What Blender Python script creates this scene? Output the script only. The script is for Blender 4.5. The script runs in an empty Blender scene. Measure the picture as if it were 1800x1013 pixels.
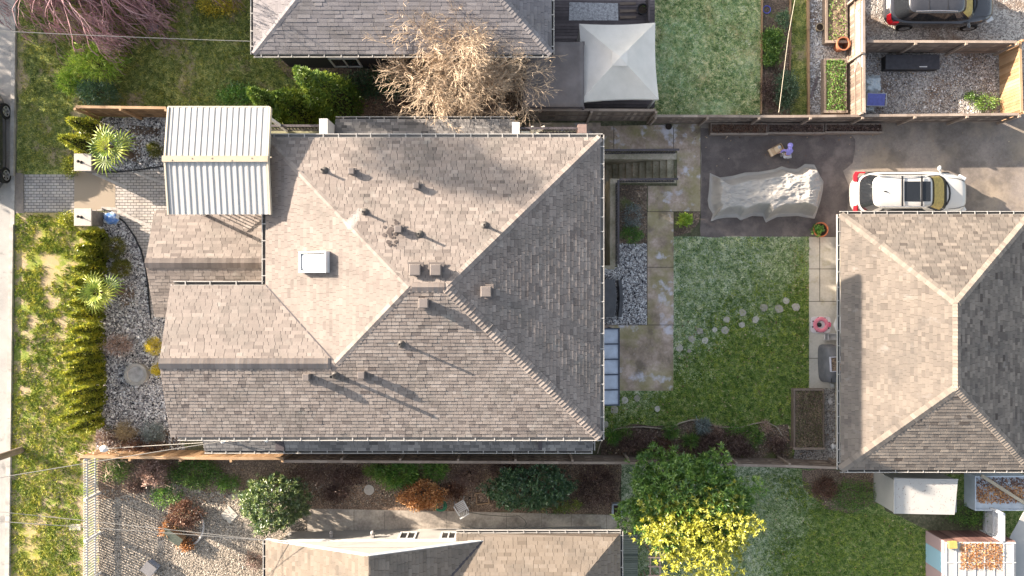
import bpy, bmesh, math, random
import numpy as np
from mathutils import Vector, Matrix, noise

random.seed(11)
rng = np.random.default_rng(11)
sc = bpy.context.scene
COL = sc.collection

# ------------------------------------------------------------------ camera, sky, sun, exposure
H = 34.0            # camera height in metres above the front path
S = 1360.0          # focal length in photo pixels (photo 1800 px wide)
cd = bpy.data.cameras.new("camera")
cam = bpy.data.objects.new("camera", cd)
COL.objects.link(cam)
cam.location = (0, 0, H)
cd.sensor_width = 36.0
cd.lens = 36.0 * S / 1800.0
cd.clip_start = 0.1
cd.clip_end = 600
sc.camera = cam

SUN_EL = math.radians(17.4)
SUN_AZ = math.radians(24.5)         # light travels towards +X, turned this much towards -Y
world = bpy.data.worlds.new("World")
sc.world = world
world.use_nodes = True
nt = world.node_tree
nt.nodes.clear()
sky = nt.nodes.new("ShaderNodeTexSky")
sky.sky_type = 'NISHITA'
sky.sun_disc = False
sky.sun_elevation = SUN_EL
sky.sun_rotation = math.radians(270 + 24.5)
sky.air_density = 1.0
sky.dust_density = 2.5
sky.ozone_density = 1.0
bg = nt.nodes.new("ShaderNodeBackground")
bg.inputs[1].default_value = 0.088
wo = nt.nodes.new("ShaderNodeOutputWorld")
hs = nt.nodes.new("ShaderNodeHueSaturation"); hs.inputs["Saturation"].default_value = 0.55      # hazy, nearly neutral sky light
nt.links.new(sky.outputs[0], hs.inputs["Color"]); nt.links.new(hs.outputs[0], bg.inputs[0])
nt.links.new(bg.outputs[0], wo.inputs[0])
sl = bpy.data.lights.new("sun", 'SUN')
sl.energy = 4.6
sl.angle = math.radians(0.5)
sl.color = (1.0, 0.855, 0.705)
sun = bpy.data.objects.new("sun", sl)
COL.objects.link(sun)
sun.location = (-40, 18, 40)
SUN_DIR = Vector((math.cos(SUN_AZ) * math.cos(SUN_EL), -math.sin(SUN_AZ) * math.cos(SUN_EL), -math.sin(SUN_EL)))
sun.rotation_euler = SUN_DIR.to_track_quat('-Z', 'Y').to_euler()
sc.view_settings.view_transform = 'Standard'
sc.view_settings.look = 'None'
sc.view_settings.gamma = 1.0
sc.cycles.pixel_filter_width = 1.0
sc.view_settings.exposure = 2.17

# ------------------------------------------------------------------ places
def gz(x):
    return -1.5 * min(max((x + 12.0) / 24.0, 0.0), 1.0)      # the lot falls gently to the lane

def gza(x):
    return -1.5 * np.clip((np.asarray(x) + 12.0) / 24.0, 0.0, 1.0)

def at(px, py, z):                   # the point at height z seen at a photo pixel
    return Vector(((px - 900) * (H - z) / S, (506.5 - py) * (H - z) / S, z))

def G(px, py, h=0.0):                # the point h above the ground seen at a photo pixel
    z = h
    for _ in range(5):
        p = at(px, py, z)
        z = gz(p.x) + h
    return at(px, py, z)

# ------------------------------------------------------------------ object bookkeeping
OFF = {}
def tag(o, label=None, cat=None, group=None, kind=None):
    if label: o["label"] = label
    if cat: o["category"] = cat
    if group: o["group"] = group
    if kind: o["kind"] = kind
    return o

def thing(name, label, cat, loc=(0, 0, 0), group=None):
    o = bpy.data.objects.new(name, None)
    o.empty_display_size = 0.2
    o.location = loc
    COL.objects.link(o)
    OFF[o.name] = Vector(loc)
    return tag(o, label, cat, group)

def copy_tree(o, parent=None):
    c = o.copy()
    COL.objects.link(c)
    c.parent = parent
    OFF[c.name] = Vector((0, 0, 0))
    for ch in list(o.children):
        copy_tree(ch, c)
    return c

def put(o, loc, rz=0.0, sc_=1.0, label=None):
    o.location = loc
    o.rotation_euler = (0, 0, rz)
    o.scale = (sc_, sc_, sc_) if not hasattr(sc_, '__len__') else sc_
    if label: o["label"] = label
    return o

def link_mesh(name, me, mat, parent=None, org=None):
    o = bpy.data.objects.new(name, me)
    COL.objects.link(o)
    if mat is not None: me.materials.append(mat)
    off = Vector((0, 0, 0))
    if parent is not None:
        o.parent = parent
        off = OFF[parent.name]
        OFF[o.name] = off
    elif org is not None:
        off = Vector(org)
        o.location = off
        OFF[o.name] = off
    else:
        OFF[o.name] = off
    if off.length > 0:
        me.transform(Matrix.Translation(-off))
    return o

def np_mesh(name, verts, k, vals, mat, parent=None, org=None, smooth=False):
    """verts: (nf*k,3) - separate faces of k corners each; vals: one value per face"""
    nf = len(verts) // k
    me = bpy.data.meshes.new(name)
    me.vertices.add(nf * k)
    me.vertices.foreach_set("co", np.asarray(verts, dtype=np.float32).ravel())
    me.loops.add(nf * k)
    me.loops.foreach_set("vertex_index", np.arange(nf * k, dtype=np.int32))
    me.polygons.add(nf)
    me.polygons.foreach_set("loop_start", np.arange(nf, dtype=np.int32) * k)
    at_ = me.attributes.new("v", 'FLOAT', 'FACE')
    at_.data.foreach_set("value", np.asarray(vals, dtype=np.float32))
    me.update(calc_edges=True)
    return link_mesh(name, me, mat, parent, org)

class MB:
    """collects faces, builds them as ONE mesh object with a value per face"""
    def __init__(s):
        s.v = []; s.f = []; s.c = []; s.val = 0.5
    def add(s, pts, faces, val=None):
        n = len(s.v)
        s.v.extend([tuple(p) for p in pts])
        for f in faces:
            s.f.append([i + n for i in f]); s.c.append(s.val if val is None else val)
    def poly(s, pts, val=None):
        s.add(pts, [list(range(len(pts)))], val)
    def obox(s, c, size, rz=0.0, val=None, M=None, taper=1.0):
        hx, hy, hz = size[0] / 2, size[1] / 2, size[2] / 2
        pts = []
        for z, t in ((-hz, 1.0), (hz, taper)):
            for x, y in ((-hx, -hy), (hx, -hy), (hx, hy), (-hx, hy)):
                pts.append(Vector((x * t, y * t, z)))
        R = M if M is not None else Matrix.Rotation(rz, 3, 'Z')
        c = Vector(c)
        s.add([R @ p + c for p in pts], [[3, 2, 1, 0], [4, 5, 6, 7], [0, 1, 5, 4], [1, 2, 6, 5], [2, 3, 7, 6], [3, 0, 4, 7]], val)
    def box(s, x0, x1, y0, y1, z0, z1, val=None):
        s.obox(((x0 + x1) / 2, (y0 + y1) / 2, (z0 + z1) / 2), (abs(x1 - x0), abs(y1 - y0), abs(z1 - z0)), 0, val)
    def bar(s, p, q, w, h, val=None, up=(0, 0, 1)):
        p = Vector(p); q = Vector(q); d = q - p; L = d.length
        if L < 1e-6: return
        d.normalize(); upv = Vector(up)
        if abs(d.dot(upv)) > 0.97: upv = Vector((0, 1, 0))
        sd = upv.cross(d).normalized(); u2 = d.cross(sd)
        M = Matrix((d, sd, u2)).transposed()
        s.obox((p + q) / 2, (L, w, h), 0, val, M)
    def tube(s, pts, r, n=6, val=None, cap=True):
        pts = [Vector(p) for p in pts]
        rs = r if hasattr(r, '__len__') else [r] * len(pts)
        base = len(s.v); V = []
        for i, p in enumerate(pts):
            d = (pts[min(i + 1, len(pts) - 1)] - pts[max(i - 1, 0)])
            d = d.normalized() if d.length > 1e-9 else Vector((0, 0, 1))
            a = Vector((0, 0, 1)) if abs(d.z) < 0.9 else Vector((1, 0, 0))
            e1 = d.cross(a).normalized(); e2 = d.cross(e1)
            for k in range(n):
                t = 2 * math.pi * k / n
                V.append(p + (e1 * math.cos(t) + e2 * math.sin(t)) * rs[i])
        F = []
        for i in range(len(pts) - 1):
            for k in range(n):
                F.append([i * n + k, i * n + (k + 1) % n, (i + 1) * n + (k + 1) % n, (i + 1) * n + k])
        if cap:
            F.append(list(range(n))[::-1]); F.append([(len(pts) - 1) * n + k for k in range(n)])
        s.add(V, F, val)
    def lathe(s, c, prof, n=20, val=None, sx=1.0, sy=1.0, cap=True):
        c = Vector(c); V = []; F = []
        for (r, z) in prof:
            for k in range(n):
                t = 2 * math.pi * k / n
                V.append(c + Vector((r * math.cos(t) * sx, r * math.sin(t) * sy, z)))
        m = len(prof)
        for i in range(m - 1):
            for k in range(n):
                F.append([i * n + k, i * n + (k + 1) % n, (i + 1) * n + (k + 1) % n, (i + 1) * n + k])
        if cap:
            F.append(list(range(n))[::-1]); F.append([(m - 1) * n + k for k in range(n)])
        s.add(V, F, val)
    def prism(s, pts2, z0, z1, val=None):
        n = len(pts2)
        V = [(x, y, z0) for x, y in pts2] + [(x, y, z1) for x, y in pts2]
        F = [list(range(n))[::-1], list(range(n, 2 * n))] + [[i, (i + 1) % n, n + (i + 1) % n, n + i] for i in range(n)]
        s.add(V, F, val)
    def blob(s, c, r, n=14, m=8, amp=0.08, val=None, seed=0):
        c = Vector(c); V = []; F = []
        for i in range(m + 1):
            ph = math.pi * i / m
            for k in range(n):
                t = 2 * math.pi * k / n
                d = Vector((math.sin(ph) * math.cos(t), math.sin(ph) * math.sin(t), math.cos(ph)))
                a = 1 + amp * noise.noise(d * 2.2 + Vector((seed * 3.1, seed, 0)))
                V.append(c + Vector((d.x * r[0] * a, d.y * r[1] * a, d.z * r[2] * a)))
        for i in range(m):
            for k in range(n):
                F.append([i * n + k, (i + 1) * n + k, (i + 1) * n + (k + 1) % n, i * n + (k + 1) % n])
        s.add(V, F, val)
    def build(s, name, mat, parent=None, org=None, smooth=False, bevel=0.0):
        me = bpy.data.meshes.new(name)
        me.from_pydata(s.v, [], s.f)
        a = me.attributes.new("v", 'FLOAT', 'FACE')
        a.data.foreach_set("value", np.array(s.c, dtype=np.float32))
        if smooth:
            me.polygons.foreach_set("use_smooth", np.ones(len(me.polygons), dtype=bool))
        me.update()
        o = link_mesh(name, me, mat, parent, org)
        if smooth:
            try: me.set_sharp_from_angle(angle=math.radians(40))
            except Exception: pass
        if bevel > 0:
            b = o.modifiers.new("bevel", 'BEVEL'); b.width = bevel; b.segments = 2; b.limit_method = 'ANGLE'
        return o

# ------------------------------------------------------------------ materials
MATS = {}
def srgb(r, g, b):
    return tuple(((c / 255 / 12.92) if c / 255 <= 0.04045 else ((c / 255 + 0.055) / 1.055) ** 2.4) for c in (r, g, b)) + (1.0,)

def _ramp(nt, stops):
    n = nt.nodes.new("ShaderNodeValToRGB")
    cr = n.color_ramp
    while len(cr.elements) > 1: cr.elements.remove(cr.elements[-1])
    for i, (p, c) in enumerate(stops):
        e = cr.elements[0] if i == 0 else cr.elements.new(p)
        e.position = p
        e.color = tuple(c) + (1.0,) if len(c) == 3 else c
    return n

def _noise(nt, scale, detail=3.0, rough=0.55, stretch=None):
    g = nt.nodes.new("ShaderNodeNewGeometry")
    n = nt.nodes.new("ShaderNodeTexNoise")
    n.inputs['Scale'].default_value = scale
    n.inputs['Detail'].default_value = detail
    n.inputs['Roughness'].default_value = rough
    if stretch:
        m = nt.nodes.new("ShaderNodeMapping"); m.inputs['Scale'].default_value = stretch
        nt.links.new(g.outputs['Position'], m.inputs['Vector']); nt.links.new(m.outputs[0], n.inputs['Vector'])
    else:
        nt.links.new(g.outputs['Position'], n.inputs['Vector'])
    return n

def _math(nt, op, a, b=None, clamp=False):
    n = nt.nodes.new("ShaderNodeMath"); n.operation = op; n.use_clamp = clamp
    for i, x in enumerate((a, b)):
        if x is None: continue
        if isinstance(x, (int, float)): n.inputs[i].default_value = x
        else: nt.links.new(x, n.inputs[i])
    return n.outputs[0]

def vmat(name, stops, rough=0.7, amp=0.3, scale=4.0, metal=0.0, bump=0.0, bscale=30.0, transl=0.0, stretch=None, spec=0.3, alpha=1.0, detail=4.0, coat=0.0, dirt=()):
    """colour ramp over (face value + noise); stops [(pos, rgb)]"""
    if name in MATS: return MATS[name]
    m = bpy.data.materials.new(name); m.use_nodes = True
    nt = m.node_tree; nt.nodes.clear()
    out = nt.nodes.new("ShaderNodeOutputMaterial")
    at_ = nt.nodes.new("ShaderNodeAttribute"); at_.attribute_name = "v"
    nz = _noise(nt, scale, detail, 0.6, stretch)
    f = _math(nt, 'ADD', at_.outputs['Fac'], _math(nt, 'MULTIPLY', _math(nt, 'SUBTRACT', nz.outputs['Fac'], 0.5), amp * 2), True)
    rp = _ramp(nt, stops)
    nt.links.new(f, rp.inputs[0])
    if transl > 0:
        d = nt.nodes.new("ShaderNodeBsdfDiffuse"); t = nt.nodes.new("ShaderNodeBsdfTranslucent"); mx = nt.nodes.new("ShaderNodeMixShader")
        nt.links.new(rp.outputs[0], d.inputs[0]); nt.links.new(rp.outputs[0], t.inputs[0])
        mx.inputs[0].default_value = transl
        nt.links.new(d.outputs[0], mx.inputs[1]); nt.links.new(t.outputs[0], mx.inputs[2])
        gl = nt.nodes.new("ShaderNodeBsdfGlossy"); gl.inputs['Roughness'].default_value = 0.45
        gl.inputs['Color'].default_value = (1, 1, 1, 1)
        m2 = nt.nodes.new("ShaderNodeMixShader"); m2.inputs[0].default_value = spec * 0.12
        nt.links.new(mx.outputs[0], m2.inputs[1]); nt.links.new(gl.outputs[0], m2.inputs[2])
        nt.links.new(m2.outputs[0], out.inputs[0])
    else:
        p = nt.nodes.new("ShaderNodeBsdfPrincipled")
        p.inputs['Roughness'].default_value = rough
        p.inputs['Metallic'].default_value = metal
        p.inputs['Specular IOR Level'].default_value = spec
        p.inputs['Alpha'].default_value = alpha
        p.inputs['Coat Weight'].default_value = coat
        p.inputs['Coat Roughness'].default_value = 0.05
        col = rp.outputs[0]
        for (c, s_, th, soft, amt) in dirt:
            nz = _noise(nt, s_, 6.0, 0.65)
            mr = nt.nodes.new("ShaderNodeMapRange"); mr.inputs['From Min'].default_value = th - soft; mr.inputs['From Max'].default_value = th + soft; mr.inputs['To Max'].default_value = amt
            nt.links.new(nz.outputs['Fac'], mr.inputs['Value'])
            mx = nt.nodes.new("ShaderNodeMixRGB"); nt.links.new(mr.outputs[0], mx.inputs[0]); nt.links.new(col, mx.inputs[1]); mx.inputs[2].default_value = tuple(c) + (1,)
            col = mx.outputs[0]
        nt.links.new(col, p.inputs['Base Color'])
        if bump > 0:
            b = nt.nodes.new("ShaderNodeBump"); b.inputs['Strength'].default_value = bump; b.inputs['Distance'].default_value = 0.02
            n2 = _noise(nt, bscale, 3.0, 0.6, stretch)
            nt.links.new(n2.outputs['Fac'], b.inputs['Height']); nt.links.new(b.outputs[0], p.inputs['Normal'])
        nt.links.new(p.outputs[0], out.inputs[0])
    MATS[name] = m
    return m

def flat(name, c, rough=0.6, var=0.12, scale=3.0, **k):
    a = tuple(max(0.0, x * (1 - var * 1.6)) for x in c); b = tuple(min(1.0, x * (1 + var)) for x in c)
    return vmat(name, [(0.2, a), (0.8, b)], rough=rough, amp=0.5, scale=scale, **k)

def gmat(name, stops, noises, rough=0.9, bump=0.5, bscale=40.0, bdist=0.03, patches=(), contrast=1.0, voro=None):
    """ground: weighted noises -> ramp, then patches [(rgb, scale, threshold, soft, amount)]; voro=(scale, weight) speckle"""
    if name in MATS: return MATS[name]
    m = bpy.data.materials.new(name); m.use_nodes = True
    nt = m.node_tree; nt.nodes.clear()
    out = nt.nodes.new("ShaderNodeOutputMaterial")
    p = nt.nodes.new("ShaderNodeBsdfPrincipled"); p.inputs['Roughness'].default_value = rough
    p.inputs['Specular IOR Level'].default_value = 0.2
    acc = None; wsum = 0
    for (s_, w, d) in noises:
        nz = _noise(nt, s_, d, 0.62)
        t = _math(nt, 'MULTIPLY', _math(nt, 'SUBTRACT', nz.outputs['Fac'], 0.5), w)
        acc = t if acc is None else _math(nt, 'ADD', acc, t); wsum += w
    if voro:
        g = nt.nodes.new("ShaderNodeNewGeometry")
        vo = nt.nodes.new("ShaderNodeTexVoronoi"); vo.inputs['Scale'].default_value = voro[0]
        nt.links.new(g.outputs['Position'], vo.inputs['Vector'])
        sp = nt.nodes.new("ShaderNodeSeparateColor"); nt.links.new(vo.outputs['Color'], sp.inputs[0])
        t = _math(nt, 'MULTIPLY', _math(nt, 'SUBTRACT', sp.outputs[0], 0.5), voro[1])
        acc = t if acc is None else _math(nt, 'ADD', acc, t)
    f = _math(nt, 'ADD', _math(nt, 'MULTIPLY', acc, contrast), 0.5, True)
    rp = _ramp(nt, stops); nt.links.new(f, rp.inputs[0])
    col = rp.outputs[0]
    for (c, s_, th, soft, amt) in patches:
        nz = _noise(nt, s_, 5.0, 0.62)
        mr = nt.nodes.new("ShaderNodeMapRange"); mr.inputs['From Min'].default_value = th - soft; mr.inputs['From Max'].default_value = th + soft
        mr.inputs['To Min'].default_value = 0; mr.inputs['To Max'].default_value = amt
        nt.links.new(nz.outputs['Fac'], mr.inputs['Value'])
        mx = nt.nodes.new("ShaderNodeMixRGB"); nt.links.new(mr.outputs[0], mx.inputs[0]); nt.links.new(col, mx.inputs[1])
        mx.inputs[2].default_value = tuple(c) + (1,)
        col = mx.outputs[0]
    nt.links.new(col, p.inputs['Base Color'])
    if bump > 0:
        b = nt.nodes.new("ShaderNodeBump"); b.inputs['Strength'].default_value = bump; b.inputs['Distance'].default_value = bdist
        if voro:
            nt.links.new(_math(nt, 'MULTIPLY', vo.outputs['Distance'], -1.0), b.inputs['Height'])
        else:
            n2 = _noise(nt, bscale, 4.0, 0.65); nt.links.new(n2.outputs['Fac'], b.inputs['Height'])
        nt.links.new(b.outputs[0], p.inputs['Normal'])
    nt.links.new(p.outputs[0], out.inputs[0])
    MATS[name] = m
    return m

def brick_mat(name, c1, c2, mortar, sx, sy, msize=0.03, rough=0.85, rot=0.0):
    m = bpy.data.materials.new(name); m.use_nodes = True
    nt = m.node_tree; p = nt.nodes['Principled BSDF']; p.inputs['Roughness'].default_value = rough
    p.inputs['Specular IOR Level'].default_value = 0.2
    g = nt.nodes.new("ShaderNodeNewGeometry"); mp = nt.nodes.new("ShaderNodeMapping"); mp.inputs['Rotation'].default_value = (0, 0, rot)
    b = nt.nodes.new("ShaderNodeTexBrick"); b.offset = 0.5
    b.inputs['Scale'].default_value = 1.0
    b.inputs['Brick Width'].default_value = sx; b.inputs['Row Height'].default_value = sy
    b.inputs['Mortar Size'].default_value = msize; b.inputs['Mortar Smooth'].default_value = 0.3
    b.inputs['Color1'].default_value = tuple(c1) + (1,); b.inputs['Color2'].default_value = tuple(c2) + (1,); b.inputs['Mortar'].default_value = tuple(mortar) + (1,)
    nt.links.new(g.outputs['Position'], mp.inputs['Vector']); nt.links.new(mp.outputs[0], b.inputs['Vector'])
    nz = _noise(nt, 1.5, 5.0); mx = nt.nodes.new("ShaderNodeMixRGB"); mx.blend_type = 'MULTIPLY'; mx.inputs[0].default_value = 0.6
    rp = _ramp(nt, [(0.3, (0.55, 0.52, 0.5)), (0.65, (1, 1, 1))]); nt.links.new(nz.outputs['Fac'], rp.inputs[0])
    nt.links.new(b.outputs['Color'], mx.inputs[1]); nt.links.new(rp.outputs[0], mx.inputs[2])
    nt.links.new(mx.outputs[0], p.inputs['Base Color'])
    bu = nt.nodes.new("ShaderNodeBump"); bu.inputs['Strength'].default_value = 0.6; bu.inputs['Distance'].default_value = 0.02; bu.invert = True
    nt.links.new(b.outputs['Fac'], bu.inputs['Height']); nt.links.new(bu.outputs[0], p.inputs['Normal'])
    MATS[name] = m
    return m

# ------------------------------------------------------------------ scatter helpers (numpy)
def inside(poly, P):
    poly = np.asarray(poly)[:, :2]; x, y = P[:, 0], P[:, 1]
    r = np.zeros(len(P), bool); j = len(poly) - 1
    for i in range(len(poly)):
        xi, yi = poly[i]; xj, yj = poly[j]
        c = ((yi > y) != (yj > y)) & (x < (xj - xi) * (y - yi) / (yj - yi + 1e-12) + xi)
        r ^= c; j = i
    return r

def scatter(poly_world, density, holes=()):
    a = np.asarray([(p[0], p[1]) for p in poly_world])
    lo, hi = a.min(0), a.max(0)
    n = int((hi[0] - lo[0]) * (hi[1] - lo[1]) * density)
    P = rng.uniform(lo, hi, (n, 2))
    k = inside(a, P)
    for h_ in holes:
        k &= ~inside(np.asarray([(q[0], q[1]) for q in h_]), P)
    P = P[k]
    return np.column_stack([P, gza(P[:, 0])])

def unit(v):
    return v / np.maximum(np.linalg.norm(v, axis=1, keepdims=True), 1e-9)

def leaf_quads(c, d, l, w, flatness=None):
    """diamond leaves from base c along d; returns (n*4,3)"""
    n = len(c); d = unit(d)
    r = rng.normal(size=(n, 3))
    if flatness is not None: r = r * (1 - flatness) + np.cross(d, np.array([0, 0, 1.0])) * flatness * 2
    s = unit(np.cross(d, r) if flatness is None else r - d * (r * d).sum(1, keepdims=True))
    l = np.broadcast_to(np.asarray(l, float).reshape(-1, 1), (n, 1)); w = np.broadcast_to(np.asarray(w, float).reshape(-1, 1), (n, 1))
    m = c + d * l * 0.5
    return np.stack([c, m + s * w * 0.5, c + d * l, m - s * w * 0.5], 1).reshape(-1, 3)

def crown(center, radii, nclump, per, clump_r, leaf=(0.12, 0.05), lumps=0.18, zmin=-0.35, shell=0.75, droop=0.1, up=0.3, whorl=False):
    """leaf clumps through an uneven ellipsoid; returns verts, values"""
    d = unit(rng.normal(size=(nclump * 2, 3)))
    d = d[d[:, 2] > zmin][:nclump]
    k = len(d)
    seedv = Vector((center[0] * 1.7, center[1] * 1.3, 0))
    lump = np.array([1 + lumps * 2 * noise.noise(Vector(q) * 1.9 + seedv) for q in d])
    rad = (shell + (1 - shell) * rng.random(k)) * lump
    inner = rng.random(k) < 0.18
    rad[inner] *= 0.7
    cc = np.asarray(center) + d * rad[:, None] * np.asarray(radii)
    cv = rng.normal(0.5, 0.16, k)
    idx = np.repeat(np.arange(k), per)
    n = len(idx)
    P = cc[idx] + rng.normal(size=(n, 3)) * clump_r
    dirs = d[idx] * 0.8 + rng.normal(size=(n, 3)) * 0.7 + np.array([0, 0, up - droop])
    if whorl:
        P = cc[idx] + rng.normal(size=(n, 3)) * 0.012
        dirs = d[idx] * 0.35 + rng.normal(size=(n, 3)) * 0.8 + np.array([0, 0, 0.15])
    L = leaf[0] * rng.uniform(0.6, 1.35, n); W = leaf[1] * rng.uniform(0.6, 1.35, n)
    V = leaf_quads(P, dirs, L, W)
    val = np.clip(cv[idx] + rng.normal(0, 0.14, n), 0, 1)
    return V, val

def tufts(P, h=0.07, w=0.012, per=3, spread=0.5, jit=0.04):
    n = len(P) * per
    B = np.repeat(P, per, 0) + np.column_stack([rng.normal(0, jit, (n, 2)), np.zeros(n)])
    a = rng.uniform(0, 2 * np.pi, n); sd = np.column_stack([np.cos(a), np.sin(a), np.zeros(n)])
    b = rng.uniform(0, 2 * np.pi, n)
    hh = h * rng.uniform(0.5, 1.4, n)
    tip = B + np.column_stack([np.cos(b) * hh * spread, np.sin(b) * hh * spread, hh])
    ww = w * rng.uniform(0.6, 1.4, n)[:, None]
    return np.stack([B - sd * ww, B + sd * ww, tip], 1).reshape(-1, 3)

OCT = np.array([[1, 0, 0], [-1, 0, 0], [0, 1, 0], [0, -1, 0], [0, 0, 1], [0, 0, -1.0]])
OCTF = np.array([[0, 2, 4], [2, 1, 4], [1, 3, 4], [3, 0, 4]])
def stones(P, r, flat_=0.6):
    n = len(P)
    rr = r * np.exp(rng.normal(0, 0.35, n))
    a = rng.uniform(0, 2 * np.pi, n)
    V = np.repeat(OCT[None], n, 0) * (1 + rng.normal(0, 0.22, (n, 6, 1)))
    V = V * rr[:, None, None]; V[:, :, 2] *= flat_
    ca, sa = np.cos(a)[:, None], np.sin(a)[:, None]
    x = V[:, :, 0] * ca - V[:, :, 1] * sa; y = V[:, :, 0] * sa + V[:, :, 1] * ca
    V = np.stack([x, y, V[:, :, 2]], 2) + P[:, None, :]
    T = V[:, OCTF]                      # n,4,3,3
    return T.reshape(-1, 3), 4

def tri_mesh(name, V, per_face_vals, mat, **k):
    return np_mesh(name, V, 3, per_face_vals, mat, **k)
# ------------------------------------------------------------------ palette
WHITE_PAINT = flat("white_paint", (0.595, 0.586, 0.57), 0.5, 0.06)
GUTTER = vmat("gutter", [(0.0, (0.03, 0.028, 0.025)), (0.3, (0.10, 0.09, 0.08)), (0.5, (0.30, 0.285, 0.265)), (1.0, (0.44, 0.42, 0.39))], 0.45, 0.08, 5.0)
CONCRETE = flat("concrete_grey", (0.30, 0.28, 0.25), 0.9, 0.25, 2.0, bump=0.2)
WOOD_GREY = vmat("weathered_wood", [(0.0, (0.0688, 0.0525, 0.045)), (0.5, (0.188, 0.144, 0.115)), (1.0, (0.375, 0.306, 0.25))], 0.85, 0.25, 3.0, stretch=(1, 1, 1))
WOOD_WARM = vmat("cedar_wood", [(0.0, (0.12, 0.07, 0.035)), (0.5, (0.28, 0.17, 0.09)), (1.0, (0.46, 0.32, 0.2))], 0.8, 0.22, 3.0)
WOOD_DARK = vmat("dark_stained_wood", [(0.0, (0.042, 0.0357, 0.0378)), (0.5, (0.115, 0.0945, 0.0966)), (1.0, (0.252, 0.21, 0.21))], 0.75, 0.25, 4.0)
RAIL = flat("dark_rail_paint", (0.075, 0.065, 0.07), 0.5, 0.2)
SOILM = flat("potting_soil", (0.05, 0.035, 0.026), 0.95, 0.5, 12.0, bump=0.6)
STONE_GREY = vmat("field_stone", [(0.1, (0.16, 0.15, 0.15)), (0.9, (0.44, 0.42, 0.40))], 0.85, 0.25, 9.0)
BLACK = flat("black_plastic", (0.02, 0.02, 0.022), 0.45, 0.2)
TERRA = flat("terracotta", (0.38, 0.15, 0.08), 0.8, 0.2)

# ------------------------------------------------------------------ ground sheets
ASPHALT_OLD = gmat("asphalt_old", [(0.2, (0.144, 0.123, 0.106)), (0.5, (0.216, 0.185, 0.163)), (0.8, (0.307, 0.263, 0.226))], [(0.5, 1.2, 4), (9, 0.5, 3), (60, 0.8, 2)], 0.9, 0.35, 90, 0.01,
                   patches=[((0.379, 0.305, 0.219), 0.55, 0.56, 0.10, 0.5), ((0.109, 0.0948, 0.0829), 0.9, 0.60, 0.06, 0.5)])
ASPHALT_ROAD = gmat("asphalt_road", [(0.2, (0.24, 0.23, 0.22)), (0.8, (0.42, 0.40, 0.37))], [(0.7, 0.8, 4), (50, 0.5, 2)], 0.9, 0.3, 90, 0.01, patches=[((0.14, 0.135, 0.13), 1.6, 0.62, 0.05, 0.6)])
ASPHALT_NEW = gmat("asphalt_new", [(0.2, (0.0743, 0.0635, 0.0603)), (0.5, (0.127, 0.106, 0.0989)), (0.8, (0.193, 0.166, 0.151))], [(0.8, 0.9, 4), (70, 0.8, 2)], 0.9, 0.5, 90, 0.01,
                   patches=[((0.297, 0.245, 0.217), 1.1, 0.60, 0.10, 0.5)])
def lawn_mix(name, o, d, width, frost, green):
    """one lawn sheet whose frost thins out across the ground: o origin, d direction towards the frost, width of the change in metres"""
    m = bpy.data.materials.new(name); m.use_nodes = True; nt = m.node_tree; p = nt.nodes['Principled BSDF']
    p.inputs['Roughness'].default_value = 0.95; p.inputs['Specular IOR Level'].default_value = 0.15
    g = nt.nodes.new("ShaderNodeNewGeometry"); dt = nt.nodes.new("ShaderNodeVectorMath"); dt.operation = 'DOT_PRODUCT'
    nt.links.new(g.outputs['Position'], dt.inputs[0]); dt.inputs[1].default_value = (d[0], d[1], 0)
    n1 = _noise(nt, 0.55, 5.0, 0.65); n2 = _noise(nt, 6.0, 4.0, 0.7); n3 = _noise(nt, 24.0, 3.0, 0.7)
    f = _math(nt, 'ADD', _math(nt, 'DIVIDE', _math(nt, 'SUBTRACT', dt.outputs['Value'], o[0] * d[0] + o[1] * d[1]), width), 0.5)
    f = _math(nt, 'ADD', f, _math(nt, 'MULTIPLY', _math(nt, 'SUBTRACT', n1.outputs['Fac'], 0.5), 2.0))
    f = _math(nt, 'ADD', f, _math(nt, 'MULTIPLY', _math(nt, 'SUBTRACT', n2.outputs['Fac'], 0.5), 0.9), True)
    h = _math(nt, 'ADD', _math(nt, 'MULTIPLY', _math(nt, 'SUBTRACT', n2.outputs['Fac'], 0.5), 2.4), _math(nt, 'ADD', _math(nt, 'MULTIPLY', _math(nt, 'SUBTRACT', n3.outputs['Fac'], 0.5), 2.0), 0.5), True)
    ra = _ramp(nt, frost); rb_ = _ramp(nt, green); nt.links.new(h, ra.inputs[0]); nt.links.new(h, rb_.inputs[0])
    mx = nt.nodes.new("ShaderNodeMixRGB"); nt.links.new(f, mx.inputs[0]); nt.links.new(rb_.outputs[0], mx.inputs[1]); nt.links.new(ra.outputs[0], mx.inputs[2])
    nt.links.new(mx.outputs[0], p.inputs['Base Color'])
    b = nt.nodes.new("ShaderNodeBump"); b.inputs['Strength'].default_value = 0.9; b.inputs['Distance'].default_value = 0.06
    nt.links.new(n3.outputs['Fac'], b.inputs['Height']); nt.links.new(b.outputs[0], p.inputs['Normal'])
    MATS[name] = m
    return m
FR = [(0.15, (0.0945, 0.158, 0.0735)), (0.45, (0.263, 0.336, 0.189)), (0.75, (0.504, 0.536, 0.378)), (1.0, (0.714, 0.724, 0.578))]
GN = [(0.1, (0.0495, 0.0968, 0.0245)), (0.5, (0.165, 0.237, 0.0612)), (0.85, (0.33, 0.366, 0.122)), (1.0, (0.462, 0.387, 0.223))]
LAWN_BACK = lawn_mix("back_lawn", (10.2, -0.6), (-0.60, 0.80), 3.4, FR, GN)
LAWN_SIDE = lawn_mix("side_lawn", (12.6, -10.0), (-0.95, 0.25), 2.6, FR, GN)
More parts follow.
